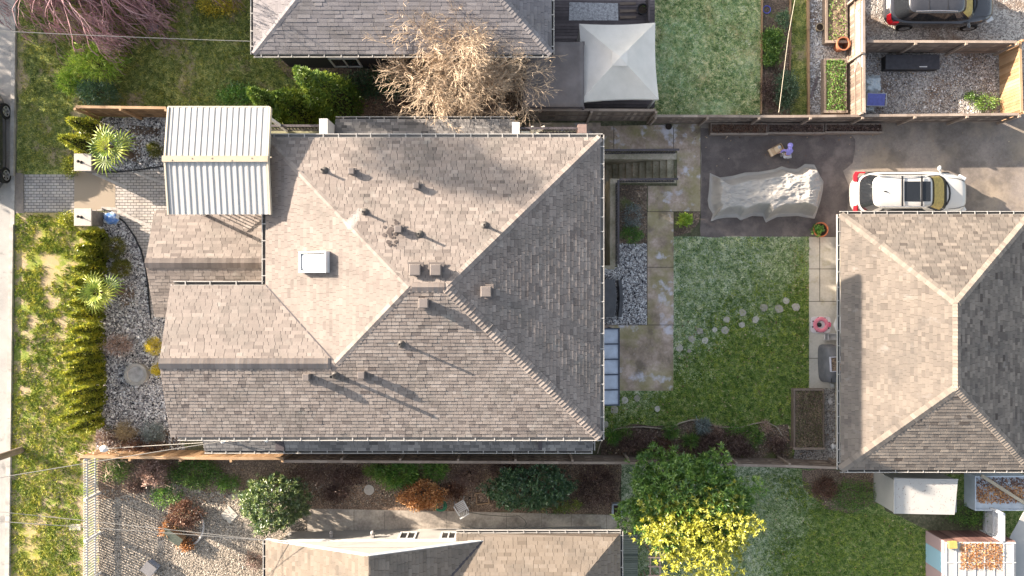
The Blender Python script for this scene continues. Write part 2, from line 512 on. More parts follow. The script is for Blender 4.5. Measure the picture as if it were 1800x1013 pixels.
CONC_MOSS = gmat("mossy_concrete", [(0.15, (0.168, 0.134, 0.0979)), (0.45, (0.337, 0.261, 0.201)), (0.8, (0.601, 0.473, 0.406))], [(0.9, 1.4, 5), (8, 0.5, 3), (45, 0.25, 2)], 0.9, 0.25, 40, 0.01,
                 patches=[((0.286, 0.261, 0.104), 0.8, 0.52, 0.08, 0.6), ((0.601, 0.583, 0.643), 1.3, 0.60, 0.05, 0.8), ((0.109, 0.0844, 0.0699), 1.0, 0.62, 0.05, 0.7)])
CONC_PALE = gmat("pale_concrete", [(0.2, (0.371, 0.336, 0.285)), (0.8, (0.581, 0.54, 0.467))], [(1.1, 1.0, 5), (10, 0.5, 3)], 0.9, 0.2, 40, 0.01, patches=[((0.272, 0.24, 0.137), 1.6, 0.62, 0.07, 0.5)])
CONC_DARK = gmat("worn_concrete", [(0.2, (0.161, 0.144, 0.127)), (0.5, (0.353, 0.312, 0.267)), (0.8, (0.578, 0.515, 0.43))], [(0.8, 1.3, 5), (10, 0.5, 3)], 0.9, 0.2, 40, 0.01, patches=[((0.0964, 0.0858, 0.0741), 1.0, 0.60, 0.07, 0.6)])
LAWN_FROST = gmat("frosted_lawn", [(0.15, (0.0942, 0.16, 0.0529)), (0.42, (0.269, 0.364, 0.15)), (0.62, (0.539, 0.535, 0.265)), (0.85, (0.85, 0.771, 0.423))], [(0.55, 0.8, 4), (6, 2.2, 4), (22, 1.6, 3)], 0.95, 0.9, 30, 0.06,
                  patches=[((0.85, 0.578, 0.318), 0.7, 0.60, 0.07, 0.45), ((0.43, 0.642, 0.37), 0.45, 0.55, 0.08, 0.45)])
LAWN_GREEN = gmat("green_lawn", [(0.15, (0.0616, 0.108, 0.0263)), (0.5, (0.175, 0.265, 0.0528)), (0.85, (0.39, 0.43, 0.106))], [(0.5, 0.9, 4), (5, 0.8, 3), (25, 1.2, 3)], 0.95, 0.9, 30, 0.06,
                  patches=[((0.411, 0.332, 0.159), 0.6, 0.62, 0.06, 0.4)])
LAWN_ROUGH = gmat("rough_lawn", [(0.15, (0.0761, 0.101, 0.0338)), (0.5, (0.203, 0.246, 0.0676)), (0.85, (0.473, 0.439, 0.152))], [(0.45, 1.0, 4), (5, 1.7, 4), (20, 1.4, 3)], 0.95, 0.9, 30, 0.06,
                  patches=[((0.423, 0.321, 0.212), 0.8, 0.58, 0.05, 0.8)])
VERGE = gmat("patchy_verge", [(0.2, (0.10, 0.15, 0.03)), (0.5, (0.21, 0.26, 0.05)), (0.85, (0.40, 0.38, 0.11))], [(0.5, 0.7, 4), (9, 1.0, 3), (26, 1.0, 3)], 0.95, 0.8, 30, 0.06,
             patches=[((0.42, 0.32, 0.21), 1.5, 0.485, 0.05, 0.95), ((0.40, 0.34, 0.045), 0.25, 0.55, 0.10, 0.6)])
SOIL_BED = gmat("garden_soil", [(0.15, (0.0455, 0.0352, 0.029)), (0.5, (0.154, 0.114, 0.0869)), (0.85, (0.435, 0.331, 0.248))], [(1.2, 0.7, 4), (14, 1.1, 3)], 0.95, 1.0, 22, 0.08,
                patches=[((0.145, 0.186, 0.058), 1.4, 0.58, 0.06, 0.7)])
MULCH = gmat("leaf_mulch", [(0.15, (0.0648, 0.0475, 0.0389)), (0.5, (0.238, 0.173, 0.13)), (0.85, (0.605, 0.432, 0.302))], [(1.0, 0.6, 4), (18, 1.4, 3)], 0.95, 1.0, 26, 0.08)
GRAVEL = gmat("grey_gravel", [(0.1, (0.078, 0.0725, 0.072)), (0.45, (0.325, 0.3, 0.294)), (0.9, (0.78, 0.737, 0.696))], [(0.7, 0.35, 4), (12, 0.3, 2)], 0.9, 1.0, 20, 0.05, voro=(17, 0.8))
GRAVEL_WARM = gmat("warm_gravel", [(0.1, (0.0845, 0.0738, 0.063)), (0.45, (0.27, 0.23, 0.185)), (0.9, (0.524, 0.459, 0.378))], [(0.7, 0.5, 4), (12, 0.3, 2)], 0.9, 0.8, 20, 0.04, voro=(22, 0.6))
GRAVEL_COURT = gmat("court_gravel", [(0.1, (0.0882, 0.078, 0.0684)), (0.45, (0.265, 0.24, 0.222)), (0.9, (0.58, 0.54, 0.49))], [(0.5, 0.8, 4), (12, 0.3, 2)], 0.9, 0.9, 20, 0.04, voro=(19, 0.6),
                    patches=[((0.164, 0.102, 0.0627), 0.9, 0.60, 0.07, 0.7)])
EARTH = gmat("bare_earth", [(0.15, (0.042, 0.042, 0.028)), (0.5, (0.119, 0.119, 0.07)), (0.85, (0.266, 0.231, 0.154))], [(0.5, 1.0, 4), (9, 0.8, 3)], 0.95, 0.8, 22, 0.06)
PAVERS = brick_mat("clay_pavers", (0.483, 0.437, 0.391), (0.356, 0.333, 0.316), (0.103, 0.0978, 0.092), 0.25, 0.125, 0.012)
PAVER_BAND = flat("paver_band", (0.40, 0.37, 0.34), 0.85, 0.25, 6.0, bump=0.3)

PIT_X0, PIT_X1, PIT_X2 = 2.75, 4.55, 7.38
PIT_Y0, PIT_Y1, PIT_Y2 = 1.0, 4.86, 6.12

def base_ground():
    mb = MB()
    xs = [-120, -60, -30, -12, PIT_X0, PIT_X1, PIT_X2, 12, 30, 60, 120]
    ys = [-90, -40, -12, PIT_Y0, PIT_Y1, PIT_Y2, 12, 40, 90]
    for i in range(len(xs) - 1):
        for j in range(len(ys) - 1):
            mx, my = (xs[i] + xs[i + 1]) / 2, (ys[j] + ys[j + 1]) / 2
            if PIT_X0 < mx < PIT_X1 and PIT_Y0 < my < PIT_Y2: continue
            if PIT_X1 < mx < PIT_X2 and PIT_Y1 < my < PIT_Y2: continue
            mb.poly([(x, y, gz(x)) for x, y in ((xs[i], ys[j]), (xs[i + 1], ys[j]), (xs[i + 1], ys[j + 1]), (xs[i], ys[j + 1]))])
    tag(mb.build("ground", EARTH), kind="structure")
base_ground()

def zone(name, px_pts, mat, layer, jitter=0.0, world=False):
    P = [Vector(p) if world else G(*p) for p in px_pts]
    W = []
    for i, p in enumerate(P):
        q = P[(i + 1) % len(P)]
        n = max(1, int((q - p).length / 0.3)) if jitter > 0 else 1
        for k in range(n):
            r = p.lerp(q, k / n)
            if jitter > 0:
                r = r + Vector((noise.noise(r * 1.3), noise.noise(r * 1.3 + Vector((7, 3, 0))), 0)) * jitter * 1.2 \
                      + Vector((noise.noise(r * 4.1), noise.noise(r * 4.1 + Vector((7, 3, 0))), 0)) * jitter * 0.7
            W.append((r.x, r.y))
    bm = bmesh.new()
    bm.faces.new([bm.verts.new((x, y, 0)) for x, y in W])
    for bx in (-12, 12):
        bmesh.ops.bisect_plane(bm, geom=bm.verts[:] + bm.edges[:] + bm.faces[:], plane_co=(bx, 0, 0), plane_no=(1, 0, 0))
    bmesh.ops.recalc_face_normals(bm, faces=bm.faces[:])
    for f in bm.faces:
        if f.normal.z < 0: f.normal_flip()
    for v in bm.verts: v.co.z = gz(v.co.x) + 0.004 * layer
    me = bpy.data.meshes.new(name); bm.to_mesh(me); bm.free()
    o = link_mesh(name, me, mat)
    tag(o, kind="structure")
    return W

# street side
zone("road", [(-900, -260), (26, -260), (24, 0), (11, 1013), (8, 1300), (-900, 1300)], ASPHALT_ROAD, 1)
zone("road", [(26, 304), (43, 304), (43, 375), (24, 375)], ASPHALT_OLD, 3)
zone("front_lawn", [(30, -60), (470, -60), (470, 100), (520, 120), (640, 205), (470, 222), (290, 215), (131, 205), (120, 306), (30, 310)], LAWN_ROUGH, 1, 0.1)
W_VERGE = zone("verge", [(28, 374), (180, 374), (178, 800), (172, 1060), (18, 1060)], VERGE, 1, 0.03)
zone("gravel_bed", [(172, 398), (182, 372), (215, 384), (320, 376), (330, 800), (168, 800)], GRAVEL, 2, 0.03)
zone("gravel_bed", [(180, 206), (330, 206), (330, 320), (170, 304), (160, 250)], GRAVEL, 2, 0.08)
PATH = [(42, 307), (131, 307), (160, 303), (215, 301), (250, 297), (330, 290), (330, 560), (268, 560), (263, 520), (258, 470), (248, 440), (232, 410), (212, 388), (186, 370), (131, 373), (42, 373)]
zone("paver_path", PATH, PAVERS, 3)
zone("path", [(131, 300), (168, 304), (203, 322), (203, 372), (178, 368), (131, 373)], flat("threshold_slab", (0.40, 0.33, 0.25), 0.85, 0.18, 3.0), 4)
W_FRONTLAWN = [G(*p) for p in ((40, -10), (440, -10), (440, 95), (600, 190), (290, 195), (130, 190), (120, 300), (36, 305))]

# neighbour at the bottom of the frame
zone("gravel_bed", [(172, 850), (540, 850), (560, 900), (540, 940), (475, 950), (470, 1100), (172, 1100)], GRAVEL_WARM, 2, 0.12)
zone("planting_bed", [(172, 806), (470, 806), (1090, 806), (1092, 905), (540, 898), (520, 850), (400, 870), (300, 850), (172, 880)], MULCH, 3, 0.12)
zone("path", [(540, 894), (800, 899), (1110, 906), (1110, 960), (540, 960)], CONC_DARK, 4)
zone("lawn", [(1092, 812), (1490, 828), (1540, 834), (1830, 834), (1830, 1100), (1092, 1100)], LAWN_SIDE, 1, 0.0)
zone("planting_bed", [(1410, 824), (1560, 830), (1545, 880), (1500, 905), (1450, 895), (1415, 860)], MULCH, 2, 0.12)
zone("planting_bed", [(1540, 870), (1760, 880), (1760, 945), (1640, 935), (1560, 900)], EARTH, 2, 0.12)

# back yard
BLAWN = [(1183, 416), (1424, 416), (1424, 684), (1397, 684), (1397, 800), (1058, 800), (1058, 686), (1183, 686)]
zone("lawn", BLAWN, LAWN_BACK, 1, 0.0)
zone("planting_bed", [(1056, 772), (1070, 755), (1110, 746), (1190, 750), (1215, 738), (1232, 737), (1262, 748), (1330, 752), (1386, 745), (1394, 812), (1056, 802)], SOIL_BED, 3, 0.05)
zone("path", [(1056, 222), (1231, 218), (1231, 372), (1139, 372), (1139, 327), (1190, 327), (1190, 266), (1056, 266)], CONC_MOSS, 3)
zone("path", [(1138, 372.6), (1184, 372.6), (1184, 571), (1138, 571)], CONC_MOSS, 3)
zone("patio", [(1056, 572), (1183.5, 572), (1183.5, 687), (1056, 687)], CONC_MOSS, 3)
zone("planting_bed", [(1185, 373), (1231, 373), (1228, 392), (1216, 408), (1185, 416)], SOIL_BED, 3)
zone("gravel_bed", [(1085, 425), (1137, 425), (1137, 571), (1056, 571), (1056, 470), (1085, 470)], GRAVEL, 2)
zone("planting_bed", [(1086, 326), (1138, 326), (1137, 428), (1086, 430)], SOIL_BED, 3, 0.03)
zone("driveway", [(1232, 216), (1500, 216), (1790, 204), (1960, 190), (1960, 440), (1470, 440), (1470, 416), (1232, 416)], ASPHALT_OLD, 1)
zone("driveway", [(1232, 225), (1480, 222), (1503, 245), (1500, 285), (1482, 300), (1492, 330), (1484, 416), (1232, 416)], ASPHALT_NEW, 2, 0.07)
zone("path", [(1422, 417), (1490, 417), (1490, 683), (1422, 683)], CONC_PALE, 3)
zone("gravel_bed", [(1440, 683), (1490, 683), (1490, 825), (1392, 822), (1397, 790), (1440, 790)], GRAVEL_COURT, 3, 0.03)

# top neighbours
zone("lawn", [(1148, -80), (1337, -80), (1337, 206), (1148, 206)], LAWN_FROST, 1)
zone("planting_bed", [(1337, -80), (1390, -80), (1392, 60), (1388, 206), (1337, 206)], SOIL_BED, 2, 0.04)
zone("lawn", [(1386, -80), (1420, -80), (1421, 206), (1384, 206)], LAWN_ROUGH, 1)
zone("path", [(1421, -80), (1500, -80), (1500, 206), (1421, 206)], GRAVEL_COURT, 2)
zone("gravel_bed", [(1500, -80), (1960, -80), (1960, 190), (1760, 206), (1500, 206)], GRAVEL_COURT, 3)
zone("planting_bed", [(480, 108), (930, 108), (930, 206), (640, 206), (500, 130)], MULCH, 2, 0.1)
zone("planting_bed", [(470, 204), (930, 204), (930, 245), (470, 245)], SOIL_BED, 3)
zone("path", [(925, 216), (1056, 216), (1056, 245), (925, 245)], CONC_MOSS, 3)

# kerb
def kerb():
    mb = MB()
    def seg(y0, y1, h):
        f = lambda y, a, b: a + (b - a) * y / 1013.0
        pts = [G(f(y0, 24, 11), y0), G(f(y0, 30.5, 18.5), y0), G(f(y1, 30.5, 18.5), y1), G(f(y1, 24, 11), y1)]
        mb.prism([(p.x, p.y) for p in pts][::-1], -0.05, h)
    y = -200
    while y < 1200:
        y1 = y + 85
        if 300 < (y + y1) / 2 < 375: seg(y, y1, 0.035)
        else: seg(y, y1 - 0.4, 0.12)
        y = y1
    tag(mb.build("kerb", flat("kerb_concrete", (0.38, 0.36, 0.33), 0.9, 0.25, 3.0)), kind="structure")
kerb()
# ------------------------------------------------------------------ roofs
SH_MAIN = vmat("shingle_weathered", [(0.0, (0.0994, 0.0839, 0.0782)), (0.45, (0.216, 0.184, 0.164)), (1.0, (0.315, 0.274, 0.244))], 0.9, 0.2, 0.7, bump=0.35, bscale=70, spec=0.15, detail=6.0, dirt=(((0.0994, 0.097, 0.087), 0.8, 0.60, 0.12, 0.45), ((0.323, 0.325, 0.297), 1.7, 0.66, 0.06, 0.3), ((0.114, 0.115, 0.0921), 9.0, 0.68, 0.05, 0.5)))
SH_GARAGE = vmat("shingle_tan", [(0.0, (0.0808, 0.0667, 0.0582)), (0.4, (0.166, 0.143, 0.123)), (1.0, (0.288, 0.245, 0.203))], 0.9, 0.2, 0.7, bump=0.35, bscale=70, spec=0.15, detail=6.0, dirt=(((0.1, 0.0931, 0.0864), 0.8, 0.60, 0.12, 0.45), ((0.323, 0.312, 0.294), 1.7, 0.66, 0.06, 0.3), ((0.113, 0.11, 0.0914), 9.0, 0.68, 0.05, 0.5)))
SH_GREY = vmat("shingle_grey", [(0.0, (0.102, 0.096, 0.102)), (0.45, (0.186, 0.174, 0.18)), (1.0, (0.288, 0.27, 0.27))], 0.9, 0.10, 1.5, bump=0.35, bscale=70, spec=0.15, dirt=(((0.105, 0.097, 0.085), 0.8, 0.60, 0.12, 0.45), ((0.34, 0.325, 0.29), 1.7, 0.66, 0.06, 0.3), ((0.12, 0.115, 0.09), 9.0, 0.68, 0.05, 0.5)))
SH_TAN = vmat("shingle_brown_tan", [(0.0, (0.0979, 0.0781, 0.0617)), (0.45, (0.195, 0.161, 0.129)), (1.0, (0.283, 0.24, 0.199))], 0.9, 0.10, 1.5, bump=0.35, bscale=70, spec=0.15, dirt=(((0.0869, 0.0828, 0.0761), 0.8, 0.60, 0.12, 0.45), ((0.282, 0.277, 0.259), 1.7, 0.66, 0.06, 0.3), ((0.0989, 0.098, 0.0806), 9.0, 0.68, 0.05, 0.5)))

def shingle(mb, poly, expo=0.135, tabw=0.27, t0=0.011, tj=0.006, vsig=0.16, wob=0.0):
    P = [Vector(p) for p in poly]
    n = Vector((0, 0, 0))
    for i in range(len(P)):
        n += (P[i] - P[0]).cross(P[(i + 1) % len(P)] - P[0])
    n.normalize()
    if n.z < 0: n = -n
    w = (Vector((0, 0, 1)) - n * n.z).normalized(); u = w.cross(n)
    O = min(P, key=lambda p: p.dot(w))
    uv = [((p - O).dot(u), (p - O).dot(w)) for p in P]
    vmax = max(q[1] for q in uv)
    mb.poly([p - n * 0.012 for p in P], -0.1)
    def interval(v):
        xs = []
        for i in range(len(uv)):
            (a, b), (c, d) = uv[i], uv[(i + 1) % len(uv)]
            if (b <= v < d) or (d <= v < b):
                xs.append(a + (c - a) * (v - b) / (d - b))
        xs.sort()
        return [(xs[0], xs[-1])] if len(xs) >= 2 else []
    def W3(a, v, h): return O + u * a + w * v + n * h
    k = 0; v = 0.0
    while v < vmax - 0.02:
        v1 = min(v + expo, vmax)
        A = interval(v + 1e-3); B = interval(v1 - 1e-3)
        if A and B:
            (l0, r0), (l1, r1) = A[0], B[0]
            a = min(l0, l1) - random.random() * tabw
            end = max(r0, r1)
            bump_run = 0
            while a < end:
                wd = tabw * random.choice((0.55, 0.75, 1.0, 1.0, 1.25)); b = a + wd
                ca0, cb0 = max(a, l0), min(b, r0); ca1, cb1 = max(a, l1), min(b, r1)
                if cb0 - ca0 > 0.004 or cb1 - ca1 > 0.004:
                    if cb0 < ca0: ca0 = cb0 = min(max((ca0 + cb0) / 2, l0), r0)
                    if cb1 < ca1: ca1 = cb1 = min(max((ca1 + cb1) / 2, l1), r1)
                    t = t0 + random.uniform(-tj, tj)
                    dv = random.uniform(-0.006, 0.006) if wob else 0.0
                    val = min(1, max(0, random.gauss(0.5, vsig)))
                    p0, p1, p2, p3 = W3(ca0, v + dv, t), W3(cb0, v + dv, t), W3(cb1, v1 + 0.008, 0.001), W3(ca1, v1 + 0.008, 0.001)
                    q0, q1 = W3(ca0, v + dv, -0.004), W3(cb0, v + dv, -0.004)
                    g = 0.014
                    if cb0 - ca0 > 0.03:
                        p0 = p0 + u * g; p3 = p3 + u * g if cb1 - ca1 > 0.03 else p3
                    mb.add([p0, p1, p2, p3, q0, q1], [[0, 1, 2, 3], [4, 5, 1, 0], [0, 3, 4]], val)
                a = b
        v = v1; k += 1

def caps(mb, p, q, n1, n2, step=0.145, half=0.15, val=0.6, lift=0.02):
    """overlapping cap shingles from the low end p to the high end q"""
    p = Vector(p); q = Vector(q); d = q - p; L = d.length; d.normalize()
    sides = []
    for n in (n1, n2):
        n = Vector(n).normalized(); s_ = d.cross(n)
        if s_.z > 0 or (abs(s_.z) < 1e-4 and s_.dot(Vector((n.x, n.y, 0))) < 0): s_ = -s_
        sides.append((s_.normalized(), n))
    up = (sides[0][1] + sides[1][1]).normalized()
    k = int(L / step)
    for i in range(k + 1):
        a = p + d * (i * step); b = p + d * min(i * step + step * 1.15, L)
        vv = min(1, max(0, random.gauss(val, 0.13)))
        h0 = lift + random.uniform(0.0, 0.012); h1 = 0.008
        for s_, n in sides:
            A0 = a + up * (h0 + 0.012); B0 = b + up * (h1 + 0.012)
            A1 = a + s_ * half + n * h0; B1 = b + s_ * half + n * h1
            A2 = a + s_ * half - n * 0.004; C = a + up * 0.0
            B2 = b + s_ * half - n * 0.004
            mb.add([A0, B0, B1, A1, A2, C, B2], [[0, 3, 2, 1], [0, 5, 4, 3], [3, 4, 6, 2]], vv)

def nrm(dx, dy, m):
    return Vector((dx * m, dy * m, 1)).normalized()

def gutter_run(mb, p, q, out, clip=0.62, w=0.13, d=0.09, floor=0.1):
    p = Vector(p); q = Vector(q); out = Vector(out).normalized(); ax = (q - p).normalized()
    up = Vector((0, 0, 1)); z = -0.03
    def strip(o0, o1, z0, z1, val):
        a, b = p + out * o0 + up * z0, q + out * o0 + up * z0
        c, e = q + out * o1 + up * z1, p + out * o1 + up * z1
        mb.poly([a, b, c, e], val)
    mb.bar(p + out * (w + 0.012) + up * (z - d / 2), q + out * (w + 0.012) + up * (z - d / 2), 0.03, d, 0.8)
    mb.bar(p + out * 0.012 + up * (z - d / 2 - 0.02), q + out * 0.012 + up * (z - d / 2 - 0.02), 0.024, d, 0.7)
    mb.bar(p + out * (w * 0.5 + 0.01) + up * (z - d + 0.004), q + out * (w * 0.5 + 0.01) + up * (z - d + 0.004), w - 0.03, 0.012, floor)
    L = (q - p).length; t = clip * 0.5
    while t < L:
        a = p + ax * t
        mb.bar(a + out * 0.0 + up * (z + 0.008), a + out * (w + 0.03) + up * (z + 0.008), 0.035, 0.012, 0.85)
        t += clip * random.uniform(0.85, 1.15)

def wall_box(mb, x0, x1, y0, y1, z0, z1, val=0.5):
    mb.box(x0, x1, y0, y1, z0, z1, val)

STUCCO = flat("pale_stucco", (0.46, 0.43, 0.39), 0.9, 0.12, 3.0, bump=0.2)

# ------------------------------------------------------------------ main house
M_ = 0.325; ZE = 5.2
XW, XE, YN, YS = -9.17, 3.28, 5.60, -5.54
YR = (YN + YS) / 2; ZR = ZE + M_ * (YN - YR); HALF = YN - YR
AE = Vector((XE - HALF, YR, ZR)); AW = Vector((XW + HALF, YR, ZR))
GY = -2.72; GZ = ZE + M_ * (GY - YS); GX = XW + (GY - YS); XG = -12.72
VY = GY + (GY - YS)
house = thing("house", "big house with brown weathered hip and gable shingle roof filling the middle", "house", (-4, 0, -0.8))
wm = MB()
wall_box(wm, XW + 0.5, XE - 0.55, YS + 0.55, YN - 0.55, -3.2, ZE - 0.06)
wall_box(wm, XG + 0.45, XW + 0.5, YS + 0.56, VY - 0.5, -0.6, ZE - 0.06)
wm.poly([(XG + 0.45, YS + 0.56, ZE - 0.06), (XG + 0.45, VY - 0.5, ZE - 0.06), (XG + 0.45, GY, GZ - 0.06)])
wm.build("wall", STUCCO, house)
rb = MB()
shingle(rb, [(XG, YS, ZE), (XE, YS, ZE), AE, AW, (GX, GY, GZ), (XG, GY, GZ)], t0=0.019)
shingle(rb, [(XW, YN, ZE), AW, AE, (XE, YN, ZE)], vsig=0.12)
shingle(rb, [(XW, YN, ZE), (XW, VY, ZE), (GX, GY, GZ), AW], vsig=0.07)
shingle(rb, [(XE, YN, ZE), AE, (XE, YS, ZE)], t0=0.012, tj=0.003, wob=1, vsig=0.13)
shingle(rb, [(XG, VY, ZE), (XW, VY, ZE), (GX, GY, GZ), (XG, GY, GZ)], tabw=0.34, vsig=0.10)
# porch gable below
PZ, PR, PY, PH, PX = 2.75, 3.55, 0.99, 2.15, -14.44
shingle(rb, [(PX, PY - PH, PZ), (XW + 0.3, PY - PH, PZ), (XW + 0.3, PY, PR), (PX, PY, PR)], tabw=0.34)
shingle(rb, [(PX, PY + PH, PZ), (XW + 0.3, PY + PH, PZ), (XW + 0.3, PY, PR), (PX, PY, PR)], tabw=0.38)
roof = rb.build("roof", SH_MAIN, house)
# soffits and fascia
sf = MB(); sf.val = 0.6
sf.box(XW + 0.02, XE - 0.02, YS + 0.02, YN - 0.02, ZE - 0.06, ZE - 0.03)
sf.box(XG + 0.02, XW + 0.02, YS + 0.02, VY - 0.02, ZE - 0.07, ZE - 0.04)
for (a, b) in (((XG, YS, ZE), (XG, GY, GZ)), ((XG, VY, ZE), (XG, GY, GZ))):
    sf.bar(Vector(a) + Vector((0.015, 0, -0.12)), Vector(b) + Vector((0.015, 0, -0.12)), 0.03, 0.18)
sf.box(PX + 0.3, XW + 0.5, PY - PH + 0.3, PY + PH - 0.3, PZ - 0.5, PZ - 0.08)
for sgn in (-1, 1):
    sf.bar((PX + 0.015, PY + sgn * PH, PZ - 0.12), (PX + 0.015, PY, PR - 0.12), 0.03, 0.18)
sf.build("fascia", WHITE_PAINT, house)
nS, nN, nE, nW = nrm(0, -1, M_), nrm(0, 1, M_), nrm(1, 0, M_), nrm(-1, 0, M_)
def capobj(parent, mat, *a, **k):
    m = MB(); caps(m, *a, **k); return m.build("ridge_cap", mat, parent)
def gutobj(parent, *a, **k):
    m = MB(); gutter_run(m, *a, **k); return m.build("gutter", GUTTER, parent)
capobj(roof, SH_MAIN, (XE, YN, ZE), AE, nN, nE); capobj(roof, SH_MAIN, (XE, YS, ZE), AE, nS, nE, half=0.2, lift=0.035)
capobj(roof, SH_MAIN, (XW, YN, ZE), AW, nN, nW, half=0.10, lift=0.006); capobj(roof, SH_MAIN, (GX, GY, GZ), AW, nS, nW, half=0.13)
capobj(roof, SH_MAIN, AW + Vector((0.1, 0, 0)), AE, nN, nS, step=0.19, half=0.16, lift=0.03)
capobj(roof, SH_MAIN, (XG, GY, GZ), (GX - 0.2, GY, GZ), nN, nS, half=0.19, lift=0.05)
capobj(roof, SH_MAIN, (PX, PY, PR), (XW + 0.3, PY, PR), nN, nS, half=0.19, lift=0.05)
gutobj(roof, (XW, YN, ZE), (XE + 0.1, YN, ZE), (0, 1, 0), floor=0.42); gutobj(roof, (XG + 0.25, YS, ZE), (XE + 0.1, YS, ZE), (0, -1, 0), floor=0.42)
gutobj(roof, (XE, YS - 0.12, ZE), (XE, YN + 0.12, ZE), (1, 0, 0), floor=0.42)
gutobj(roof, (XW, VY + 0.05, ZE), (XW, YN, ZE), (-1, 0, 0), floor=0.3)
gutobj(roof, (XG + 0.1, VY, ZE), (XW - 0.1, VY, ZE), (0, 1, 0), clip=0.9)
# valley flashing
vf = MB()
a, b = Vector((XW, VY, ZE + 0.012)), Vector((GX, GY, GZ + 0.012)); sd = Vector((0.03, 0.03, 0.012))
vf.poly([a - sd, a + sd, b + sd, b - sd], 0.1)
vf.build("valley_flashing", RAIL, roof)

def roof_z(x, y):
    zs = [ZE + M_ * (y - YS), ZE + M_ * (YN - y), ZE + M_ * (XE - x)]
    z = min(zs)
    zw = ZE + M_ * (x - XW)
    zg = GZ - M_ * max(0, y - GY)
    return max(min(z, zw), min(z, zg) if x < GX else -9)
def on_roof(px, py):
    z = 6.0
    for _ in range(8):
        p = at(px, py, z); z = roof_z(p.x, p.y)
    return at(px, py, z)

VENT = flat("vent_metal", (0.15, 0.13, 0.12), 0.5, 0.15)
LEADM = flat("lead_pipe", (0.10, 0.092, 0.085), 0.5, 0.2)
def box_vent(px, py, s=0.36, h=0.2):
    p = on_roof(px, py); mb = MB()
    mb.obox(p + Vector((0, 0, 0.02)), (s * 1.35, s * 1.35, 0.03), 0, 0.4)
    mb.obox(p + Vector((0, 0, h * 0.5)), (s * 0.8, s * 0.8, h), 0, 0.35)
    mb.obox(p + Vector((0, 0, h + 0.05)), (s, s, 0.12), 0, 0.6, taper=0.86)
    mb.build("box_vent", VENT, roof, bevel=0.015)
for a in ((731, 475, 0.42, 0.2), (767, 475, 0.42, 0.2), (855, 513, 0.40, 0.3), (746, 533, 0.36, 0.24), (542, 662, 0.27, 0.28), (638, 658, 0.28, 0.28),
          (620, 303, 0.24, 0.2), (733, 328, 0.24, 0.2), (702, 404, 0.27, 0.22)):
    box_vent(*a)
def vent_pipe(px, py, h=0.45, r=0.045):
    p = on_roof(px, py); mb = MB()
    mb.lathe(p - Vector((0, 0, 0.04)), [(0.17, 0.0), (0.15, 0.06), (r * 1.5, 0.13), (r, 0.16), (r, h), (r * 0.7, h), (r * 0.7, h - 0.06)], 12, 0.5)
    mb.build("vent_pipe", LEADM, roof, smooth=True)
for a in ((570, 301, 0.42), (641, 374, 0.42), (738, 413, 0.5), (852, 397, 0.40), (706, 604, 0.55), (590, 659, 0.75, 0.065)):
    vent_pipe(*a)
# skylight
def skylight():
    p = on_roof(556, 461); mb = MB(); R = Matrix.Rotation(-math.atan(M_), 3, 'Y')
    lx, ly = 1.12, 0.70
    def bx(c, s_, val): mb.obox(p + R @ Vector(c), s_, 0, val, R)
    bx((0, ly / 2, 0.12), (lx, 0.07, 0.3), 0.6); bx((0, -ly / 2, 0.12), (lx, 0.07, 0.3), 0.6)
    bx((lx / 2 - 0.035, 0, 0.12), (0.07, ly - 0.07, 0.3), 0.6); bx((-lx / 2 + 0.035, 0, 0.12), (0.07, ly - 0.07, 0.3), 0.6)
    o = mb.build("skylight", WHITE_PAINT, roof)
    g = MB(); n = 10
    V = []; F = []
    for i in range(n + 1):
        for j in range(n + 1):
            s_, t = i / n * 2 - 1, j / n * 2 - 1
            hgt = 0.18 + 0.13 * (1 - s_ ** 4) * (1 - t ** 4)
            V.append(p + R @ Vector((s_ * (lx / 2 - 0.06), t * (ly / 2 - 0.06), hgt)))
    for i in range(n):
        for j in range(n):
            a = i * (n + 1) + j; F.append([a, a + n + 1, a + n + 2, a + 1])
    g.add(V, F); g.build("dome", flat("acrylic_dome", (0.62, 0.66, 0.70), 0.12, 0.08, 5.0, spec=0.6), o, smooth=True)
skylight()
# soot stains are a tar patch beside the vent
tp = MB()
for i in range(26):
    q = on_roof(687 + random.gauss(0, 5), 404 + random.gauss(6, 10)) + Vector((0, 0, 0.03)); r = random.uniform(0.03, 0.09)
    pts = []
    for k in range(7):
        x, y = q.x + r * math.cos(k * 0.9) * random.uniform(0.6, 1.2), q.y + r * math.sin(k * 0.9) * random.uniform(0.6, 1.2)
        pts.append((x, y, roof_z(x, y) + 0.022 + i * 0.0003))
    tp.poly(pts)
tp.build("tar_patch", flat("roof_tar", (0.085, 0.07, 0.065), 0.9, 0.4), roof)

# lower skirt roofs
sk = MB()
y0, z0, y1, z1 = 6.80, 2.8, YN - 0.55, 3.36
x0, x1 = -7.12, 0.12
shingle(sk, [(x0, y0, z0), (x1, y0, z0), (x1, y1, z1), (x0, y1, z1)], vsig=0.2)
Y0, Z0, Y1, Z1 = -6.56, 2.8, YS + 0.55, 3.36
for a, b in ((-12.42, -9.5), (-9.16, 1.05), (1.2, 3.25)):
    if b > 3: shingle(sk, [(a, Y0, Z0), (b, Y0, Z0), (b - 1.5, Y1, Z1), (a, Y1, Z1)], vsig=0.2); shingle(sk, [(b, Y0, Z0), (b - 1.5, Y1, Z1), (b, Y1, Z0)], vsig=0.2)
    else: shingle(sk, [(a, Y0, Z0), (b, Y0, Z0), (b, Y1, Z1), (a, Y1, Z1)], vsig=0.2)
lower = sk.build("lower_roof", vmat("shingle_charcoal", [(0.0, (0.07, 0.068, 0.068)), (0.45, (0.15, 0.142, 0.138)), (1.0, (0.27, 0.255, 0.24))], 0.9, 0.1, 1.5, bump=0.3, bscale=70), house)
